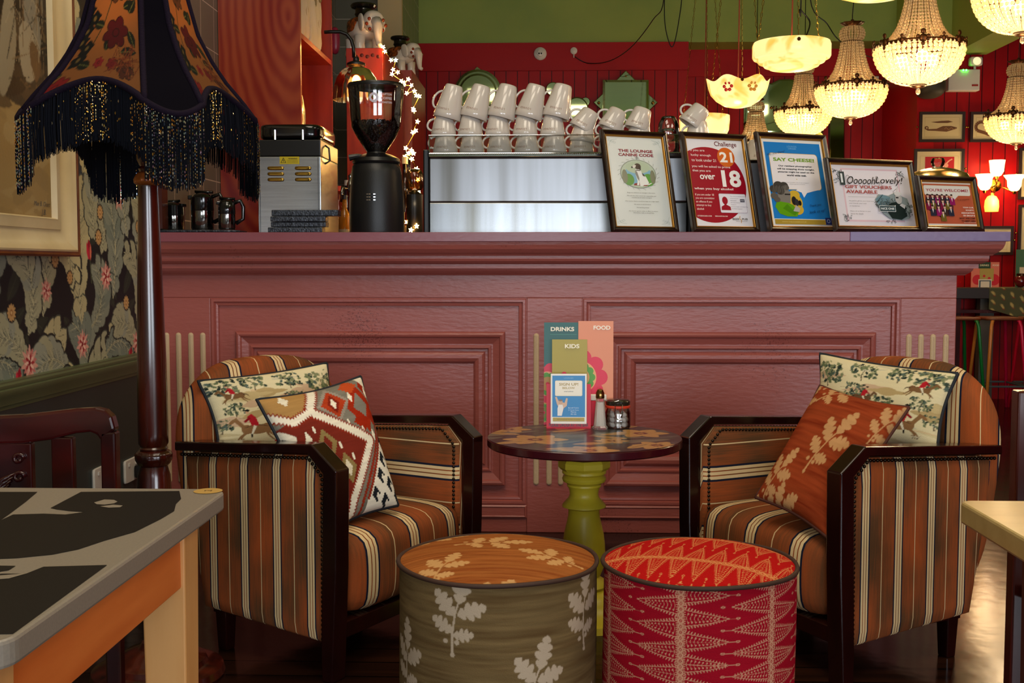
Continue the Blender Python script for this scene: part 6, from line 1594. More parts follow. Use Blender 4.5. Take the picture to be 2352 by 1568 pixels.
MB().box(x0, x0+.012, SHY+.025, ye, 0, 3.3).build('back_board', M_dkred, sh)
for z in (.9, 1.55, zsh-.02, 2.95): MB().box(x0+.012, x1-.002, SHY+.025, ye, z, z+.025).build('shelf', M_ply2, sh)
# folded cloth bags on the shelf
M_linen = mat('linen', '#a8a294', .9, bump=.3, bscale=60)
for i, (yy, lab) in enumerate(((5.75, 'pale cloth bag printed with rings hanging over the shelf edge, nearer one'), (6.05, 'pale cloth bag printed with rings on the shelf, farther one'))):
    b_ = thing('cloth_bag', lab, 'bag', (x1-.09, yy, zsh+.006))
    MB().softbox(lambda a, q, c: (.07*a*(1-.12*c)+.006*math.sin(9*q+3*c), .13*q*(1-.1*c)+.008*math.sin(6*c+2*q), .21+.21*c), (10, 16, 18), 5).build('bag_body', M_linen, b_, smooth=2)
    for (cy_, cz_) in ((-.06, .25), (.03, .15), (.07, .3)):
        MB().tube([(.071, cy_+.022*math.cos(t), cz_+.03*math.sin(t)) for t in [2*PI*j/14 for j in range(14)]], .004, 5, closed=True).build('printed_ring', mat('tan_ring', '#7c6a44', .8), b_, smooth=2)
vz = 1.575
va = thing('glass_vase', 'narrow gold and white glass vase inside the red shelf', 'vase', (x1-.07, 5.72, vz))
MB().lathe([(.03, 0), (.03, .02), (.045, .1), (.05, .24), (.05, .3), (.038, .37), (.018, .41), (.016, .45), (.024, .47), (.001, .47)], 24, cap=False).build('vase_body', mat('mercury_glass', '#c8b488', .15, metal=.6, bump=.4, bscale=50), va, smooth=2)
# second cabinet
Y2 = 6.6; a_, b_ = x1+.03, PY(880, 200, Y2).x; z2 = PY(820, 110, Y2).z
c2 = thing('timber_cabinet', 'shorter red timber cabinet carrying the white elephants', 'cabinet', (0, 0, 0))
MB().box(a_, b_, Y2, Y2+.9, 0, z2).build('cabinet_body', M_ply2, c2, bevel=.003)
for i in range(5):
    MB().ball((a_+.06+(b_-a_-.08)*i/4.2, Y2-.001, z2-.05+.008*(i % 2)), .011, 8, 5, sc=(1, .25, 1)).build('screw_plug', M_dkred, c2, smooth=2)
# low back counter carrying the bottles
bc = slab('trim_6', WX, -.45, 5.35, 9.8, .95, .98, M_dkred) if 0 else None
lc = thing('back_counter', 'dark red back counter along the wall behind the bar', 'counter', (0, 0, 0))
MB().box(x1+.01, PY(958, 530, 5.7).x, 5.45, 6.5, 0, 1.14).build('counter_body', M_dkred, lc)
BZ = 1.141
def elephant(label, loc, rz, s_=1):
    t = thing('ceramic_elephant', label, 'figurine', loc, rz); t.scale = (s_,)*3
    W = mat('white_glaze', '#cfc4b4', .12, coat=.6)
    B = mat('black_glaze', '#15130f', .15, coat=.5)
    m = MB()
    for sx in (-.055, .055):
        for sy in (-.07, .07): m.lathe([(.034, 0), (.036, .01), (.03, .05), (.034, .10)], 14, Matrix.Translation((sx, sy, 0)))
    m.softbox(lambda a, b, c: (.088*a*(1-.08*c), .125*b, .145+.065*c), (14, 16, 12), 2.6); m.build('body', W, t, smooth=2)
    m = MB(); m.softbox(lambda a, b, c: (.06*a, -.145+.055*b, .175+.062*c), (10, 10, 10), 2.4)
    m.tube([(0, -.185, .17), (0, -.215, .13), (0, -.215, .07), (0, -.225, .03), (0, -.245, .02)], [.036, .03, .022, .017, .013], 10)
    for sx in (-1, 1): m.softbox(lambda a, b, c, s=sx: (s*(.066+.01*a), -.12+.035*b+.012*c, .17+.052*c), (4, 8, 8), 2.6)
    m.build('head', W, t, smooth=2)
    m = MB(); m.softbox(lambda a, b, c: (.094*a, .075*b, .165+.052*c), (10, 10, 8), 4); m.build('saddle_cloth', mat('saddle_glaze', '#2a1c12', .2, col2='#a8521c', cscale=45, coat=.4), t, smooth=2)
    MB().lathe([(.05, .21), (.045, .225), (.055, .24), (.05, .25), (.05, .27), (.072, .278), (.078, .29), (.072, .30), (.001, .301)], 28, cap=False).build('pot_stand', B, t, smooth=True)
    m = MB()
    for q in (.8, 1.6, 2.4): 
        for sx in (-1, 1): m.ball((sx*.06*math.sin(q), -.19, .15+.04*math.cos(q)), .011, 6, 5)
    m.build('head_tassels', mat('rust_glaze', '#7a2c10', .2), t, smooth=2)
    return t
ep = PY(836, 110, 6.85)
elephant('large white ceramic elephant with patterned saddle on top of the timber cabinet', (ep.x, 6.85, z2+.001), .55, 1.0)
e2 = PY(908, 150, 7.75)
c3z = PY(908, 158, 7.6).z
c3 = thing('timber_pillar', 'dim red timber pillar behind the fairy lights', 'cabinet', (0, 0, 0))
xa3, xb3 = PY(878, 200, 7.65).x, PY(946, 200, 7.65).x
MB().box(xa3, xb3, 7.65, 8.46, 0, c3z).build('cabinet_body', M_ply2, c3)
elephant('second white ceramic elephant, farther back beside the fairy lights', (e2.x+.02, 7.85, c3z+.001), .9, .85)
pb = PY(905, 70, 8.3); bb = thing('beige_board', 'large pale board leaning at the wall above the elephants', 'board', (0, 0, 0))
MB().box(PY(868, 60, 8.4).x, PY(923, 60, 8.4).x, 8.4, 8.45, c3z+.001, 3.5).build('board_face', mat('beige_board', '#b09a6c', .6), bb)
tag(MB().softbox(lambda a, b, c: (.03*a, .03*b, .08+.08*c), (8, 8, 12), 2.5).build('pink_figure', mat('pink_glaze', '#8a2440', .3), None, smooth=2), 'small pink figure at the left of the large elephant', 'figurine').location = (PY(765, 105, 6.9).x+.03, 6.8, z2+.001)

# swan-neck wall lamp
SLY = 5.75
q = lambda x, y: Vector((PY(x, y, SLY).x, SLY, PY(x, y, SLY).z))
wl = thing('wall_lamp', 'black swan-neck lamp with an amber ribbed glass dome fixed to the red shelf', 'wall lamp', q(818, 140))
o0 = wl.location
pth = [q(745, 74), q(760, 73), q(782, 73), q(797, 79), q(807, 92), q(812, 110), q(813, 132)]
MB().tube([p-o0 for p in pth], .009, 10).build('swan_neck', M_black, wl, smooth=2)
kk = SLY/F
MB().lathe([(.012, .02), (.016, .012), (.016, 0), (.034, -.006), (.046, -.012), (.046, -.022), (.03, -.026)], 28).build('lamp_cap', M_black, wl, smooth=True)
dome = [(.03, -.026), (.07, -.045), (.098, -.085), (.112, -.13), (.116, -.17), (.119, -.195)]
MB().lathe(dome, 72, cap=False, rf=lambda a, z: 1+.012*math.sin(a*18)).build('glass_dome', glassy('amber_glass', '#f0c078', .12, .15), wl, smooth=2)
MB().ball((0, 0, -.1), .022, 14, 10, sc=(1, 1, 1.4)).build('bulb', glowing('hot_bulb', '#ffc070', '#ffe0b0', 18), wl, smooth=2)
LAMPS += [(o0.x, SLY, o0.z-.15, 1.2)]

# bottles and jars on the back counter
def bottle(px, Y, h, r, col, label, top='#202020', neck=.3):
    x = PY(px, 530, Y).x
    t = thing('bottle', label, 'bottle', (x, Y, BZ), 0)
    nm = 'bottle_'+col.strip('#')
    MB().lathe([(r*.9, 0), (r, .006), (r, h*(.92-neck)), (r*.8, h*(1-neck)), (r*.38, h*(1.08-neck)), (r*.34, h*.96), (r*.4, h*.965), (.001, h*.97)], 22, cap=False).build('glass_body', mat(nm, col, .08, trans=.55, coat=.3), t, smooth=2)
    MB().lathe([(r*.42, h*.93), (r*.42, h), (.001, h+.001)], 16, cap=False).build('cap', mat('cap_'+top.strip('#'), top, .4), t, smooth=True)
    MB().lathe([(r*1.01, h*.12), (r*1.01, h*.45)], 22, cap=False).build('bottle_label', mat('label_cream', '#a89474', .7), t, smooth=2)
for i, (px, Y, h, r, c_, lb, tp) in enumerate((
    (762, 5.6, .44, .034, '#b01810', 'tall red bottle standing just right of the water boiler', '#c8b890'), (778, 5.75, .36, .036, '#7c1208', 'darker red bottle behind the tall red bottle', '#a02018'),
    (792, 5.52, .30, .03, '#c8801c', 'amber bottle with a cream label left of the grinder', '#20100c'), (798, 5.9, .40, .034, '#2c1c30', 'dark purple bottle left of the grinder', '#909090'),
    (931, 5.7, .50, .034, '#241008', 'tall dark bottle with a cream top, first right of the grinder', '#d8c8a0'), (944, 5.55, .34, .03, '#8c1a0c', 'red liqueur bottle right of the grinder, near the fairy lights', '#c0a060'),
    (938, 6.05, .56, .036, '#141412', 'black wine bottle behind the fairy lights', '#101010'), (952, 5.85, .30, .026, '#c89430', 'small amber bottle beside the espresso machine edge', '#b89048'))):
    bottle(px, Y, h, r, c_, lb, tp)
# upright tap with levers, between boiler and grinder
tp_ = thing('bar_tap', 'dark chrome tap with side levers between boiler and grinder', 'tap', (PY(806, 530, 5.6).x, 5.6, BZ))
MB().lathe([(.03, 0), (.03, .01), (.014, .02), (.013, .30), (.018, .31), (.018, .36), (.01, .38), (.012, .40), (.001, .41)], 20, cap=False).build('column', M_chr, tp_, smooth=True)
MB().tube([(0, 0, .35), (.04, -.02, .37), (.06, -.02, .35)], .007, 8).build('lever', M_chr, tp_, smooth=2)
MB().tube([(0, 0, .33), (-.035, -.03, .34), (-.04, -.03, .27)], .009, 8).build('spout', M_chr, tp_, smooth=2)
# small fish-shaped tap handle by the cabinet
R = random.Random(5)
fb = thing('fruit_bowl', 'tall wire basket of orange-red fruit right of the grinder', 'basket', (PY(921, 530, 6.1).x, 6.1, BZ))
m = MB()
for i in range(10): a = 2*PI*i/10; m.tube([(.05*math.cos(a), .05*math.sin(a), 0), (.075*math.cos(a), .075*math.sin(a), .2), (.08*math.cos(a), .08*math.sin(a), .36)], .0016, 4)
for z, r_ in ((.002, .05), (.2, .075), (.36, .08)): m.tube([(r_*math.cos(a), r_*math.sin(a), z) for a in [2*PI*i/24 for i in range(24)]], .002, 4, closed=True)
m.build('wire_frame', M_brass, fb)
M_fru = mat('orange_fruit', '#c23a14', .4)
for i in range(12):
    o = MB().ball((0, 0, 0), .031, 12, 8).build('fruit', M_fru, None, smooth=2); o.location = (fb.location.x+.034*math.cos(i*2.1), 6.1+.034*math.sin(i*2.1), BZ+.034+.054*(i//2))
    tag(o, 'one of the orange-red fruits in the wire basket right of the grinder', 'fruit', 'fruit in the wire basket')
# jar lamp glowing at the right
gj = thing('glass_lantern', 'small glowing ribbed glass lantern left of the espresso machine', 'lantern', (PY(966, 330, 5.5).x-.03, 5.5, BZ))
MB().lathe([(.035, 0), (.04, .01), (.04, .30), (.012, .32)], 20).build('black_stand', M_black, gj, smooth=True)
MB().lathe([(.03, .32), (.042, .335), (.042, .40), (.03, .42), (.001, .425)], 20, cap=False).build('glass_shade', glassy('amber_glass', '#f0c078', .12, .15), gj, smooth=2)

# fairy lights
fpx = [(880, 108), (884, 118), (898, 138), (909, 138), (903, 160), (914, 166), (900, 170), (922, 186), (929, 190), (938, 182), (926, 196), (945, 196), (934, 214), (952, 209), (956, 219), (963, 221), (949, 250), (951, 254), (959, 279), (948, 304), (955, 300), (932, 340), (945, 345), (938, 352), (950, 352), (930, 360), (946, 365), (957, 388), (960, 413), (962, 440), (958, 470), (960, 497), (935, 510), (957, 519), (944, 528)]
fl_ = thing('fairy_lights', 'string of warm star-bright fairy lights trailing down behind the grinder', 'string lights', (0, 0, 0))
pts = []
for i, (x, y) in enumerate(fpx): pts.append(PY(x, y, 6.75-1.25*i/len(fpx)-.12))
M_fly = glowing('fairy_bulb', '#ffc46a', '#ffe6b0', 60)
m = MB(); m.tube(pts, .0022, 5); m.build('wire', M_brass, fl_, smooth=2)
for p in pts:
    m = MB(); 
    for k in range(5):
        a = PI/2+k*2*PI/5; a1 = a+PI/5; R0, R1 = .014, .006
        m.add([(0, -.006, 0), (R1*math.cos(a-PI/5), 0, R1*math.sin(a-PI/5)), (R0*math.cos(a), 0, R0*math.sin(a)), (R1*math.cos(a1), 0, R1*math.sin(a1)), (0, .006, 0)], [(0, 1, 2), (0, 2, 3), (4, 2, 1), (4, 3, 2)])
    o = m.build('flare_bulb', M_fly, fl_); o.location = p; o.rotation_euler = (0, R.uniform(0, 1), R.uniform(-.5, .5))  # star points model the lens flare around a small round bulb
for i in (4, 12, 22, 30): LAMPS += [(pts[i].x, pts[i].y-.1, pts[i].z, .35)]

# ================================================================ back wall
WY = 10.075
def onwall(px, py, Y=WY): return PY(px, py, Y)
M_mir = mat('mirror_glass', '#a4b080', .03, metal=1)
def mirror_obj(name, label, polys, Y=WY-.02, studs=()):
    c = onwall(*polys[0][0], Y); t = thing(name, label, 'mirror', c)
    for i, poly in enumerate(polys):
        ps = [onwall(x, y, Y)-c for x, y in poly]; d = .008*(len(polys)-i)
        m = MB(); n = len(ps)
        vs = [(p.x, .018-d*0, p.z) for p in ps]+[(p.x, -.002-d, p.z) for p in ps]
        ctr = sum((Vector((p.x, 0, p.z)) for p in ps), Vector())/n
        vs += [((p.x-ctr.x)*.9+ctr.x, -.006-d, (p.z-ctr.z)*.9+ctr.z) for p in ps]
        m.add(vs, [(k, n+k, n+(k+1) % n, (k+1) % n) for k in range(n)]+[(n+k, 2*n+k, 2*n+(k+1) % n, n+(k+1) % n) for k in range(n)]+[tuple(range(2*n, 3*n))])
        m.build('mirror_panel', M_mir, t)
    for (x, y) in studs:
        p = onwall(x, y, Y)-c; MB().ball((p.x, -.02, p.z), .014, 10, 6).build('mirror_stud', M_brass, t, smooth=2)
    return t
circ = lambda cx_, cy_, r, n=28, a0=0, a1=2*PI: [(cx_+r*math.cos(a0+(a1-a0)*i/n), cy_+r*math.sin(a0+(a1-a0)*i/n)) for i in range(n)]
mirror_obj('square_mirror', 'large square mirror with diamond side pieces on the back wall above the dog notice', [[(1384, 185), (1489, 185), (1489, 290), (1384, 290)], [(1437, 163), (1459, 185), (1459, 190), (1415, 190), (1415, 185)], [(1363, 236), (1388, 212), (1388, 260)], [(1511, 236), (1485, 212), (1485, 260)]], studs=[(1437, 176), (1375, 237), (1499, 237)])
mirror_obj('round_mirror', 'round mirror with a pointed top behind the leftmost mug stacks', [circ(1098, 214, 44), circ(1098, 214, 54), [(1096, 153), (1112, 166), (1084, 166)]])
mirror_obj('petal_mirror', 'small petal-shaped mirror behind the fifth mug stack', [circ(1325, 250, 26), circ(1345, 234, 10), circ(1270, 205, 16)])
mirror_obj('arched_mirror', 'wide arched mirror behind the chandeliers', [[(1708, 310), (1708, 250), (1708, 205), (1730, 196), (1754, 190), (1771, 192), (1790, 183), (1815, 182), (1838, 190), (1860, 196), (1890, 205), (1890, 250), (1890, 310)]], Y=10.45, studs=[(1771, 248)])
mirror_obj('tall_mirror', 'tall mirror edge beside the red panelled pillar', [[(1905, 215), (1939, 215), (1939, 370), (1905, 370)]], Y=10.45)
# pir, sensor, emergency light, speaker, small signs
p = onwall(1241, 124); t = thing('smoke_detector', 'round white alarm sounder on the red boards above the mugs', 'alarm', (p.x, WY, p.z))
Ry = Matrix.Rotation(PI/2, 4, 'X')
MB().lathe([(.055, 0), (.055, .02), (.042, .035), (.028, .04), (.026, .05), (.001, .055)], 28, Ry, cap=False).build('detector_body', mat('white_plastic', '#dad2c6', .35), t, smooth=True)
MB().ball((-.01, -.055, -.005), .007, 8, 6).build('black_eye', M_black, t); MB().ball((.01, -.055, -.005), .007, 8, 6).build('black_eye', M_black, t)
p = onwall(1318, 117); t = thing('wall_sensor', 'tiny white sensor with a stalk on the wall right of the alarm', 'sensor', (p.x, WY, p.z))
MB().lathe([(.03, 0), (.03, .012), (.02, .02), (.001, .022)], 24, Ry, cap=False).build('sensor_disc', mat('white_plastic', '#dad2c6', .35), t, smooth=True)
MB().tube([(0, -.012, -.025), (0, -.014, -.06)], .005, 6).build('stalk', mat('white_plastic', '#dad2c6', .35), t)
EYy = 9.45; p = PY(2212, 185, EYy); t = thing('emergency_light', 'white twin-spot emergency light with green indicators on the red wall', 'emergency light', (p.x, 9.5, p.z))
M_wp = mat('white_plastic', '#dad2c6', .35)
MB().box(-.125, .125, -.08, 0, -.085, .085).build('battery_box', M_wp, t, bevel=.006)
for sx in (-.095, .095):
    MB().softbox(lambda a, b, c, s=sx: (s+.05*a, -.05+.035*b, .15+.036*c), (8, 6, 8), 6).build('spot_head', M_wp, t, smooth=2)
    MB().lathe([(.032, 0), (.001, .004)], 20, Matrix.Translation((sx, -.086, .15)) @ Ry, cap=False).build('spot_lens', glowing('lens_glow', '#ffe0b0', '#e0d8c0', .5), t)
    MB().tube([(sx, -.04, .08), (sx, -.04, .12)], .01, 8).build('spot_neck', M_wp, t)
for sx in (-.012, .012): MB().ball((sx, -.085, .078), .007, 8, 6).build('green_indicator', glowing('green_led', '#30ff40', '#60ff60', 12), t)
MB().box(.06, .11, -.082, -.08, -.05, -.035).build('red_tag', mat('red_tag', '#a02c1c', .5), t)
p = PY(2150, 195, 9.2); t = thing('wall_speaker', 'dark grey round speaker under the big chandelier', 'speaker', (p.x, 9.25, p.z))
MB().softbox(lambda a, b, c: (.10*a, .16*b+.08, .085*c), (12, 12, 12), 2.6).build('speaker_body', mat('speaker_grey', '#3a362c', .6), t, smooth=2)
p = PY(2010, 187, 10.4); tag(MB().box(p.x-.04, p.x+.04, 10.43, 10.445, p.z-.05, p.z+.05).build('switch_plate', M_wp, None), 'small white plate on the wall behind the second chandelier', 'switch plate')

# framed fish prints
M_fb = mat('dark_print_frame', '#2a1a10', .4)
def fish_print(label, px0, py0, px1, py1, draw, Y=9.48, mat_col='#cbb98c'):
    a, b = PY(px0, py0, Y), PY(px1, py1, Y); w, h = b.x-a.x, a.z-b.z
    t = thing('framed_print', label, 'picture', (a.x, Y, b.z)); fw = .022
    m = MB()
    for q in ((0, fw, 0, h), (w-fw, w, 0, h), (fw, w-fw, 0, fw), (fw, w-fw, h-fw, h)): m.box(q[0], q[1], -.012, .01, q[2], q[3])
    m.build('frame', M_fb, t)
    A = ClipArt(fw, fw, w-fw, h-fw); A.step = .0003; A.rect(fw, fw, w-fw, h-fw, mat_col)
    A.line([(w*.12, h*.18), (w*.88, h*.18), (w*.88, h*.82), (w*.12, h*.82), (w*.12, h*.18)], .0018, '#9a8858'); draw(A, w, h)
    o = A.build('fish_engraving', M_art, t); o.matrix_local = Matrix(((1, 0, 0, 0), (0, 0, -1, -.002), (0, 1, 0, 0), (0, 0, 0, 1)))
    for x in (-.014, w+.014): MB().ball((x, .005, h*.5), .009, 8, 6).build('mirror_screw', M_brass, t, smooth=2)
    return t
BR = '#6a4426'
def fa(a, w, h):
    a.poly([(w*.25, h*.66), (w*.4, h*.63), (w*.62, h*.63), (w*.74, h*.67), (w*.64, h*.71), (w*.48, h*.70)], BR)
    a.poly([(w*.12, h*.46), (w*.18, h*.38), (w*.35, h*.37), (w*.6, h*.34), (w*.82, h*.44), (w*.83, h*.48), (w*.7, h*.53), (w*.52, h*.53), (w*.38, h*.44), (w*.22, h*.43)], BR); a.disc(w*.16, h*.47, w*.045, BR, h*.06); a.disc(w*.165, h*.47, w*.02, '#cbb98c', h*.025)
    for k in range(14): a.disc(w*(.56+.018*k), h*(.44+.03*math.sin(k)), .003, '#a88454')
def fb_(a, w, h):
    pts = [(w*(.22+.11*math.cos(t)), h*(.5+.17*math.sin(t))) for t in [.6+i*.3 for i in range(12)]]+[(w*.30, h*.30), (w*.38, h*.24)]; a.line(pts, .026, BR); a.line([(w*.3, h*.62), (w*.42, h*.5), (w*.5, h*.38)], .04, BR)
def fc_(a, w, h): a.rect(w*.22, h*.3, w*.8, h*.80, '#b01018'); a.line([(w*.62, h*.6), (w*.7, h*.7), (w*.76, h*.74)], .01, '#d8a080'); a.disc(w*.64, h*.58, .018, '#d89078')
def fd(a, w, h): a.poly([(w*.3, h*.45), (w*.5, h*.55), (w*.8, h*.56), (w*.86, h*.52), (w*.76, h*.46), (w*.6, h*.40)], BR)
fish_print('black-framed print of two fish, upper left of the group on the red wall', 2112, 257, 2215, 326, fa)
fish_print('black-framed print of a curled eel, partly behind the small chandelier', 2229, 257, 2345, 326, fb_)
fish_print('framed print with a bright red square behind the dish covers', 2100, 342, 2213, 432, fc_)
fish_print('black-framed fish print just past the end of the counter top', 2212, 519, 2326, 585, fd)
fish_print('framed print cut by the right edge of the photo beside the wall lights', 2341, 340, 2440, 458, fd)
fish_print('lower framed print cut by the right edge of the photo, above the high table', 2340, 470, 2440, 600, fd)

# wall sconce with four glass shades
p = PY(2290, 425, 9.45); t = thing('wall_sconce', 'brass wall light with four glowing glass shades on the red wall', 'wall light', (p.x, 9.5, p.z)); c = p
M_shade = glowing('opal_shade', '#ffd88a', '#fff0d0', 1.6)
MB().lathe([(.05, 0), (.05, .012), (.02, .03), (.001, .035)], 24, Ry, cap=False).build('backplate', M_brass, t, smooth=True)
def sshade(px, py, up=True, tilt=0, r=.062, mat_=None):
    q_ = PY(px, py, 9.38)-Vector((p.x, 9.5, p.z)); M = Matrix.Translation(q_) @ Matrix.Rotation(tilt, 4, 'Y') @ Matrix.Rotation(0 if up else PI, 4, 'X')
    gs = MB().lathe([(.018, -.06), (.034, -.052), (.052, -.02), (.056, .03), (r, .07)], 24, M, cap=False, rf=lambda a, z: 1+.02*math.sin(8*a)).build('glass_shade', mat_ or M_shade, t, smooth=2)
    MB().lathe([(.001, -.085), (.012, -.08), (.018, -.06)], 14, M, cap=False).build('gallery', M_brass, gs, smooth=2)
    MB().tube([(0, -.02, 0), ((q_.x)*.5, -.08, -.03+q_.z*.3), (q_.x, q_.y, q_.z-.07*(1 if up else -1))], .006, 6).build('arm', M_brass, t, smooth=2)
    LAMPS.append((p.x+q_.x, 9.5+q_.y-.12, p.z+q_.z+.02, 1.6))
sshade(2290, 388); sshade(2262, 420, r=.075); sshade(2330, 422, r=.085)
sshade(2278, 466, False, 0, .05, glowing('amber_shade', '#ffb440', '#ffd890', .9))

# ================================================================ chandeliers and bowls
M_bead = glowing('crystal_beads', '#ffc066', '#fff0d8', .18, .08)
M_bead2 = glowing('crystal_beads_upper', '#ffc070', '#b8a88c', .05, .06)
M_abr = mat('antique_brass', '#4a2c14', .35, metal=.8)
def chandelier_proto(label, loc):
    t = thing('crystal_chandelier', label, 'chandelier', loc)
    R = .2
    def beads(prof, rows, per, size, name, m_, sc=1):
        m = MB()
        # walk the profile by arc length
        L_ = [0]
        for a, b in zip(prof[:-1], prof[1:]): L_.append(L_[-1]+math.dist(a, b))
        for i in range(rows+1):
            s_ = L_[-1]*i/rows
            for j in range(len(prof)-1):
                if L_[j] <= s_ <= L_[j+1]+1e-9:
                    f = (s_-L_[j])/(L_[j+1]-L_[j]); r = prof[j][0]+(prof[j+1][0]-prof[j][0])*f; z = prof[j][1]+(prof[j+1][1]-prof[j][1])*f; break
            n = per
            ww = 2*PI*r/n*.46
            for k in range(n):
                a = 2*PI*k/n; m.ball((r*math.cos(a), r*math.sin(a), z), 1, 5, 4, sc=(max(ww, .0016), max(ww, .0016), L_[-1]/rows*.48))
        o = m.build(name, m_, t, smooth=2); o['kind'] = 'stuff'
        w = MB()
        for k in range(per//2):
            a = 2*PI*(2*k+.5)/per; w.tube([(r*math.cos(a)*1.01, r*math.sin(a)*1.01, z) for r, z in prof], .0012, 3, cap=False)
        o = w.build('bead_wires', M_abr, t)
    bowl = [(.198, -.004)]+[(.2*math.cos(a)**.8, -.165*math.sin(a)-.004) for a in [.1+i*.125 for i in range(12)]]+[(.035, -.172)]
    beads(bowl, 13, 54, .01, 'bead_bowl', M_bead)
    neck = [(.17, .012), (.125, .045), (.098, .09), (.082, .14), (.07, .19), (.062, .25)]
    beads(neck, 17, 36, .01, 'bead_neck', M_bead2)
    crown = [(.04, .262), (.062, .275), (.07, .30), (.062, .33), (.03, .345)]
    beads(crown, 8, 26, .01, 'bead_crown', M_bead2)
    # ornamental band
    m = MB(); m.lathe([(.197, -.008), (.205, -.006), (.205, .008), (.197, .010)], 72, cap=False)
    for k in range(14):
        a = 2*PI*k/14; M = Matrix.Rotation(a, 4, 'Z') @ Matrix.Translation((.207, 0, .004)); s_ = 1.3 if k % 2 else 2.0
        for (dy, dz, r_) in ((0, 0, .012), (.011, .004, .006), (-.011, .004, .006), (0, .015, .008), (0, -.012, .006)): m.add(*[(lambda b_: (b_.v, b_.f))(MB().ball((0, dy*s_, dz*s_), r_*s_*.8, 7, 5, sc=(.4, 1, 1)))][0], M)
    m.build('brass_band', M_abr, t, smooth=2)
    MB().lathe([(.062, .25), (.066, .255), (.045, .262)], 40, cap=False).build('neck_ring', M_abr, t, smooth=2)
    MB().lathe([(.03, .345), (.04, .350), (.065, .362), (.066, .366), (.03, .362), (.008, .37), (.008, .385)], 36, cap=False, rf=lambda a, z: 1+.06*math.sin(9*a)).build('top_crown', M_abr, t, smooth=2)
    MB().lathe([(.036, -.17), (.040, -.176), (.022, -.187), (.008, -.192)], 24, cap=False).build('bottom_cup', M_abr, t, smooth=2)
    MB().ball((0, 0, -.205), .011, 10, 8, sc=(1, 1, 1.4)).build('bottom_drop', mat('crystal', '#ffe8c8', .05, trans=.8), t, smooth=2)
    for k in range(3):
        a = 2*PI*k/3+.4; MB().ball((.08*math.cos(a), .08*math.sin(a), -.055), .026, 12, 8, sc=(1, 1, 1.2)).build('bulb', glowing('chandelier_bulb', '#ffd9a0', '#fff0d8', 14), t, smooth=2)
    MB().tube([(0, 0, .38), (0, 0, .41), (.006, 0, .5), (0, 0, 3.68-loc[2])], .003, 5).build('cord', M_black, t)
    return t
CH = [(2111, 108, 5.44*1.0, 'largest crystal chandelier, hanging right of centre at the top'), (1955, 200, 6.74, 'crystal chandelier with a bulbous crown left of the largest one'), (1845, 255, 8.35, 'crystal chandelier partly hidden under the stepped alabaster lamp'),
      (2336, 268, 7.75, 'crystal chandelier at the right edge above the wall lights'), (2352, -22, 4.9, 'crystal chandelier cut by the top right corner, only its bowl showing'),
      (1735, 330, 9.6, 'small far chandelier behind the Challenge 21 notice, only its neck visible')]
proto = None
for (px, py, Y, lab) in CH:
    p = PY(px, py, Y)
    if proto is None: proto = chandelier_proto(lab, p); 
    else:
        c = dup(proto, p, random.uniform(0, 1), lab)
    LAMPS.append((p.x, Y, p.z-.07, 2.6)); LAMPS.append((p.x, Y, p.z-.34, 3.6))
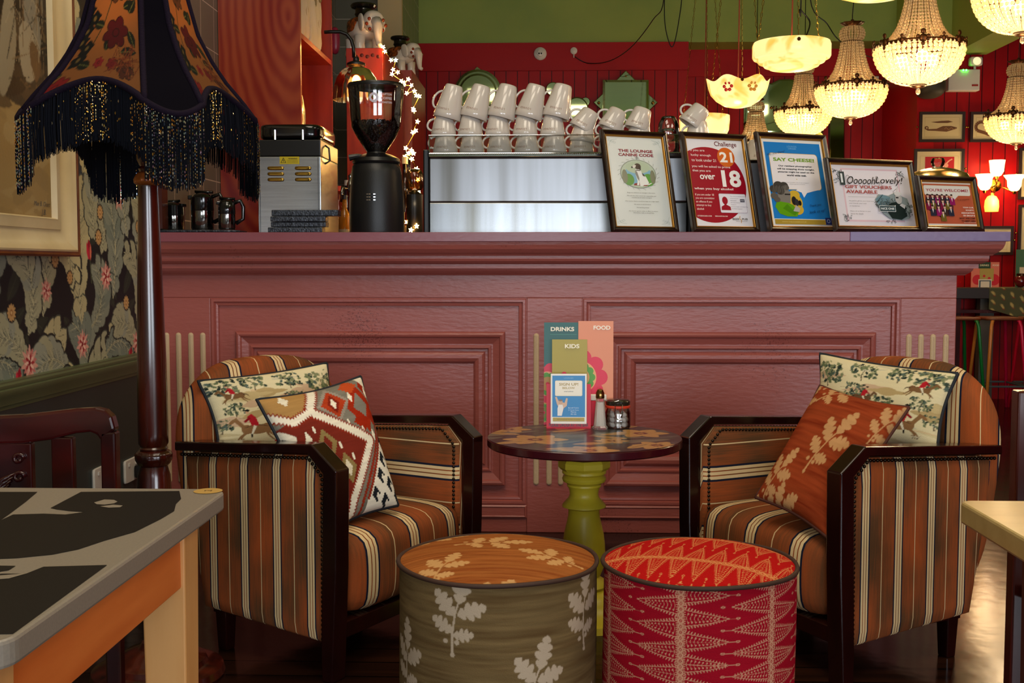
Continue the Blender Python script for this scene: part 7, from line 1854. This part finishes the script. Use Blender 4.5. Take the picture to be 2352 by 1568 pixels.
def bowl(label, px, py, r, Y, kind):
    p = PY(px, py, Y); t = thing('alabaster_lamp', label, 'pendant lamp', p)
    if kind == 'step':
        pr = [(r*.9, .034), (r*.97, .031), (r, .016), (r, -.042), (r*.97, -.052), (r*.88, -.053), (r*.87, -.064), (r*.84, -.072), (r*.73, -.073), (r*.72, -.084), (r*.69, -.092), (r*.58, -.093), (r*.55, -.104), (r*.4, -.110), (.001, -.113)]; rf = None
    elif kind == 'scallop':
        pr = [(r*1.02, .03), (r*.99, .0), (r*.96, -.02), (r*.9, -.05), (r*.72, -.085), (r*.45, -.115), (r*.2, -.125), (.001, -.127)]; rf = lambda a, z: 1+.035*max(0, z+.05)/.08*math.cos(6*a)
    else:
        pr = [(r, .03), (r*1.01, .0), (r*.98, -.07), (r*.9, -.10), (.6*r, -.12), (.001, -.125)]; rf = None
    m_ = glowing('alabaster_'+kind, '#ffdf9c', '#b09468', (.62 if kind != 'step' else .58), .25, '#f0a038', 6)
    lb = MB().lathe(pr, 72, cap=False, rf=rf)
    if kind == 'scallop': lb.v = [(x, y, z+.014*math.cos(6*math.atan2(y, x))*max(0, (z+.05)/.08)) for x, y, z in lb.v]
    lb.build('alabaster_bowl', m_, t, smooth=True)
    MB().ball((0, 0, -.01), .03, 12, 8).build('bulb', glowing('chandelier_bulb', '#ffd9a0', '#fff0d8', 14), t, smooth=2)
    up = 3.69-p.z
    for k in range(3):
        a = 2*PI*k/3+.5; m = MB(); n = int(up/.03); x0_, y0_ = r*.93*math.cos(a), r*.93*math.sin(a)
        for i in range(n):   # chain links
            f = i/n; f2 = (i+1.15)/n; P0 = Vector((x0_*(1-f*.95), y0_*(1-f*.95), .025+(up-.025)*f)); P1 = Vector((x0_*(1-f2*.95), y0_*(1-f2*.95), .025+(up-.025)*min(f2, 1)))
            s_ = .0045; dx = Vector((s_, 0, 0)) if i % 2 else Vector((0, s_, 0)); mid = (P0+P1)/2
            m.tube([P0, P0*.75+P1*.25+dx, P1*.75+P0*.25+dx, P1, P1*.75+P0*.25-dx, P0*.75+P1*.25-dx], .0014, 4, closed=True)
        m.build('chain', M_brass, t)
        MB().ball((r*math.cos(a), r*math.sin(a), .012), .01, 8, 6).build('chain_hook', M_abr, t)
    MB().tube([(0, 0, .0), (.004, 0, up*.5), (0, 0, up)], .004, 6).build('flex', mat('salmon_flex', '#8a3c28', .7), t)
    if kind == 'scallop':
        A = MB(); 
        for (a, c_) in ((-PI/2-.5, '#c02018'), (-PI/2+.35, '#c89030')):
            for q_ in range(6):
                bx_, bz_ = .017*math.cos(q_*PI/3), -.02+.017*math.sin(q_*PI/3); rr_ = r*.965
                A.ball((rr_*math.cos(a+bx_*1.3/r), rr_*math.sin(a+bx_*1.3/r), bz_*1.3+.004), .015, 8, 6, sc=(.7, .4, .7), col=c_)
        A.build('painted_flowers', mat('lamp_paint', '#ffffff', .4, attr=True), t, smooth=2)
    LAMPS.append((p.x, Y, p.z+.0, .45)); LAMPS.append((p.x, Y, p.z-.3, 3))
    return t
bowl('wide stepped alabaster drum lamp on chains, top centre-right', 1818, 112, .2, 6.04, 'step')
bowl('scalloped white bowl lamp with painted roses on chains', 1695, 198, .176, 6.8, 'scallop')
bowl('lower marbled drum lamp behind the Challenge 21 notice', 1618, 276, .176, 8.2, 'drum')
bowl('bowl lamp above the top edge, only its glowing base showing', 2010, -72, .19, 5.0, 'round')
# loose flexes looping across the ceiling
CB = [('black cable looping from the ceiling down to the sensor on the back wall', [(1525, -5, 8.5), (1500, 45, 8.8), (1450, 108, 9.3), (1400, 140, 9.8), (1350, 145, 10.05), (1320, 130, 10.05)]),
      ('cable slanting from upper right behind the stepped lamp', [(1860, -8, 8), (1900, 55, 8), (1930, 95, 8), (1990, 128, 8.4), (2050, 140, 9)]),
      ('thin cable hanging in a loop left of the scalloped lamp', [(1526, -5, 9), (1528, 60, 9), (1540, 105, 9), (1550, 95, 9), (1562, 30, 9), (1566, -5, 9)]),
      ('cable curling above the stepped lamp', [(1840, -5, 6.3), (1838, 20, 6.3), (1860, 50, 6.3), (1852, 82, 6.2)])]
def smooth_path(P, up=True):
    P = list(P); out = []
    if up: P = [Vector((P[0].x, P[0].y, 3.695))]+P
    Q = [P[0]]+P+[P[-1]]
    for i in range(1, len(Q)-2):
        for j in range(6):
            t = j/6; a, b, c, d = Q[i-1:i+3]; out.append(.5*((2*b)+(c-a)*t+(2*a-5*b+4*c-d)*t*t+(3*b-a-3*c+d)*t**3))
    return out+[P[-1]]
for lab, pp in CB: tag(MB().tube(smooth_path([PY(*q_) for q_ in pp]), .004, 5).build('cable', M_black, None, smooth=2), lab, 'cable')

# ================================================================ high table and stools at the right
HY = 9.1; zt_ = PY(2250, 661, HY).z; k = HY/F
xa_, xb_ = PY(2192, 661, HY).x, PY(2192, 661, HY).x+1.6
ht = thing('high_table', 'dark high table with a shelf below against the red wall', 'table', ((xa_+xb_)/2, HY, 0)); hw_ = (xb_-xa_)/2
MB().box(-hw_, hw_, 0, .38, zt_-.085, zt_).build('table_top', mat('dark_slate_wood', '#2a2420', .4), ht, bevel=.004)
MB().box(-hw_+.02, hw_, .05, .36, zt_-.20, zt_-.175).build('shelf', M_wood_dark, ht)
for x in (-hw_+.03, hw_-.08, 0): MB().box(x, x+.06, .1, .16, 0, zt_-.085).build('leg', M_wood_dark, ht)
MB().box(-hw_+.25, -hw_+.36, .12, .2, 0, zt_-.085).build('grey_post', mat('grey_post', '#4c463c', .6), ht)
cl = Canvas(.9, .5, '#4c4c30', 200); R = random.Random(2)
for i in range(60):
    x, y = (i % 12)*.075+.02, (i//12)*.1+.03*(i % 2); cl.leaf(x, y, .055, .012, 1.1, '#b09a5c'); cl.ell(x+.02, y+.05, .008, .008, '#7a3420')
cxa = PY(2272, 665, HY).x
U, V = np.meshgrid(np.linspace(0, .8, 90), np.linspace(0, 1, 60))
L1 = .36; L2 = .26
S = V*(L1+L2); top = S < L1
drop = np.clip(S-L1, 0, None)*(.78+.22*np.sin(U*5-.6))
P = np.stack([cxa+U, np.where(top, HY+.37-S, HY-.004-.012*np.sin(U*30)*drop*3), np.where(top, zt_+.002+.0*U, zt_+.002-drop)], -1)
ob_ = grid_obj('table_runner', P, mat('runner_cloth', '#ffffff', .9, attr=True), None, cl.sample(U, S)); tag(ob_, 'olive cloth runner with a small leaf pattern hanging over the high table', 'tablecloth')
def mini_menus(px, label, s_=1, Yv=HY+.1):
    x = PY(px, 655, Yv).x; t = thing('menu_stand', label, 'menus', (x, Yv, zt_+.003), 0)
    A = ClipArt(-.11, 0, .11, .21); A.step = .0008
    MB().box(-.11, .0, 0, .004, 0, .20).build('back_menu', mat('salmon_card', '#d8684c', .5), t); MB().box(.002, .11, 0, .004, 0, .20).build('back_menu', mat('salmon_card', '#d8684c', .5), t)
    A.rect(-.11, 0, .11, .20, '#e0785a'); A.disc(-.06, .06, .04, '#d01820'); A.disc(.07, .06, .045, '#d01820'); A.rect(-.055, .15, .04, .20, '#24421c'); A.text('DRINKS', -.008, .175, .07, '#d8d0a0', bold=.03); A.text('FOOD', .08, .175, .05, '#f0e0c0', bold=.03)
    A.rect(-.045, .05, .065, .15, '#b49a44'); A.disc(-.01, .09, .01, '#d01820'); A.disc(.03, .07, .012, '#d01820'); A.rect(-.055, 0, .05, .065, '#d8ccb0'); A.rect(-.048, 0, .043, .055, '#3c4c54'); A.rect(-.038, 0, .033, .048, '#dccfb4')
    o = A.build('menu_faces', M_art, t); o.matrix_local = Matrix(((s_, 0, 0, 0), (0, 0, -1, -.001), (0, s_, 0, 0), (0, 0, 0, 1)))
mini_menus(2262, 'menus standing at the left end of the high table on the right')
mm = thing('green_menu', 'green-edged menu standing at the right edge of the photo on the high table', 'menus', (PY(2345, 655, 9.0+.2).x+.03, HY+.05, zt_+.003), -.5)
MB().box(-.09, .15, 0, .03, 0, .30).build('menu_board', mat('menu_green', '#2c5c34', .5), mm); MB().box(-.06, .15, -.006, -.001, .0, .16).build('front_card', mat('cream_card', '#c8b898', .6), mm)
ro = thing('flower_jar', 'dark red round jar at the right edge of the high table', 'jar', (PY(2348, 650, HY+.03).x, HY+.06, zt_+.003)); MB().ball((0, 0, .05), .05, 16, 12).build('jar_body', mat('dark_red_glass', '#5a0c10', .15, coat=.4), ro, smooth=2); MB().lathe([(.03, .09), (.032, .11), (.001, .112)], 16, cap=False).build('jar_lid', M_abr, ro)
SYs = 8.75; sz = PY(2250, 727, SYs).z
def stool(px, cols, label, rz=0):
    x = PY(px, 727, SYs).x; t = thing('bar_stool', label, 'stool', (x, SYs, 0), rz)
    MB().softbox(lambda a, b, c: (.14*a, .15*b, sz-.012+.012*c), (8, 8, 4), 8).build('seat', mat('stool_wood', '#6a3418', .4), t, smooth=2)
    for i, (sx, sy) in enumerate(((-1, -1), (1, -1), (-1, 1), (1, 1))):
        m = MB(); m.tube([(sx*.09, sy*.13, sz-.022), (sx*.10, sy*.14, sz-.03), (sx*.11, sy*.15, sz-.07), (sx*.155, sy*.2, 0)], .013, 8)
        o = m.build('leg', mat('tube_'+cols[i % len(cols)].strip('#'), cols[i % len(cols)], .3), t, smooth=2)
    MB().tube([(-.14, -.185, .2), (.14, -.185, .2), (.14, .185, .2), (-.14, .185, .2)], .008, 6, closed=True).build('foot_ring', mat('ring_grey', '#3a4648', .4), t)
stool(2216-18, ['#0f6a2c'], 'green-legged bar stool nearest the counter end under the high table')
stool(2300-6, ['#b8722c', '#c0143c'], 'bar stool with orange and crimson legs in the middle of the row')
stool(2394, ['#c8102c', '#1c2c54'], 'bar stool with red and blue legs at the right edge')
# every repeat of a kind shares its group
GR = {'mug': 'upturned mugs on the machines behind the counter', 'notice_frame': 'framed notices on the bar counter', 'crystal_chandelier': 'crystal chandeliers over the bar', 'alabaster_lamp': 'glowing bowl lamps hung on chains',
      'bar_stool': 'bar stools at the high table', 'bottle': 'bottles on the back counter', 'framed_print': 'framed prints on the red wall', 'vacuum_jug': 'coffee jugs on the tray', 'armchair': 'striped armchairs', 'picture_cushion': 'hunting-scene cushions',
      'wrapped_box': 'stack of dark wrapped boxes', 'power_socket': 'wall sockets', 'ceramic_elephant': 'white ceramic elephants', 'cloth_bag': 'cloth bags on the red shelf', 'dish_cover': 'silver dish covers', 'glass_cup': 'upturned glass cups', 'cable': 'loose cables under the ceiling'}
for o in list(COL.objects):
    if o.parent is None and 'label' in o:
        k = o.name.split('.')[0]
        if k in GR: o['group'] = GR[k]
# ---------------------------------------------------------------- camera, light, world
cd = bpy.data.cameras.new('camera'); cam = bpy.data.objects.new('camera', cd); COL.objects.link(cam)
cd.lens = 40; cd.sensor_width = 36; cam.location = CAM; cam.rotation_euler = CROT.to_euler('XYZ'); cd.clip_start = .02
bpy.context.scene.camera = cam
w = bpy.data.worlds.new('sky'); bpy.context.scene.world = w; w.use_nodes = True
w.node_tree.nodes['Background'].inputs[0].default_value = (.75, .85, 1, 1); w.node_tree.nodes['Background'].inputs[1].default_value = 1.0
def area(name, loc, rot, sx, sy, e, col):
    l = bpy.data.lights.new(name, 'AREA'); l.shape = 'RECTANGLE'; l.size = sx; l.size_y = sy; l.energy = e; l.color = col
    o = bpy.data.objects.new(name, l); COL.objects.link(o); o.location = loc; o.rotation_euler = rot; return o
def point(name, loc, e, col, r=.03):
    l = bpy.data.lights.new(name, 'POINT'); l.energy = e; l.color = col; l.shadow_soft_size = r
    o = bpy.data.objects.new(name, l); COL.objects.link(o); o.location = loc; return o
for i, (a, b_) in enumerate(WIN):
    area('daylight', ((a+b_)/2, fy-.25, (zs0+zs1)/2), (math.radians(90), 0, 0), b_-a, zs1-zs0, (75, 95)[i], (.86, .92, 1))
for (x, y, sx, sy, e) in ((-.1, 1.3, 1.6, 1.2, 26), (2.9, 2.0, 1.4, 1.4, 26), (-.6, 3.0, 1.2, 1.2, 16)): area('added_fill_light', (x, y, 3.62), (0, 0, 0), sx, sy, e, (1, .86, .68))  # unseen warm panels, added as fill to brighten the seating
WARM = (1, .72, .40)
for (x, y, z, e) in LAMPS: point('lamp_light', (x, y, z), e, WARM, .05)
s = bpy.context.scene; s.view_settings.view_transform = 'Standard'; s.view_settings.look = 'None'; s.view_settings.gamma = 1
s.view_settings.use_curve_mapping = False; s.view_settings.exposure = .75
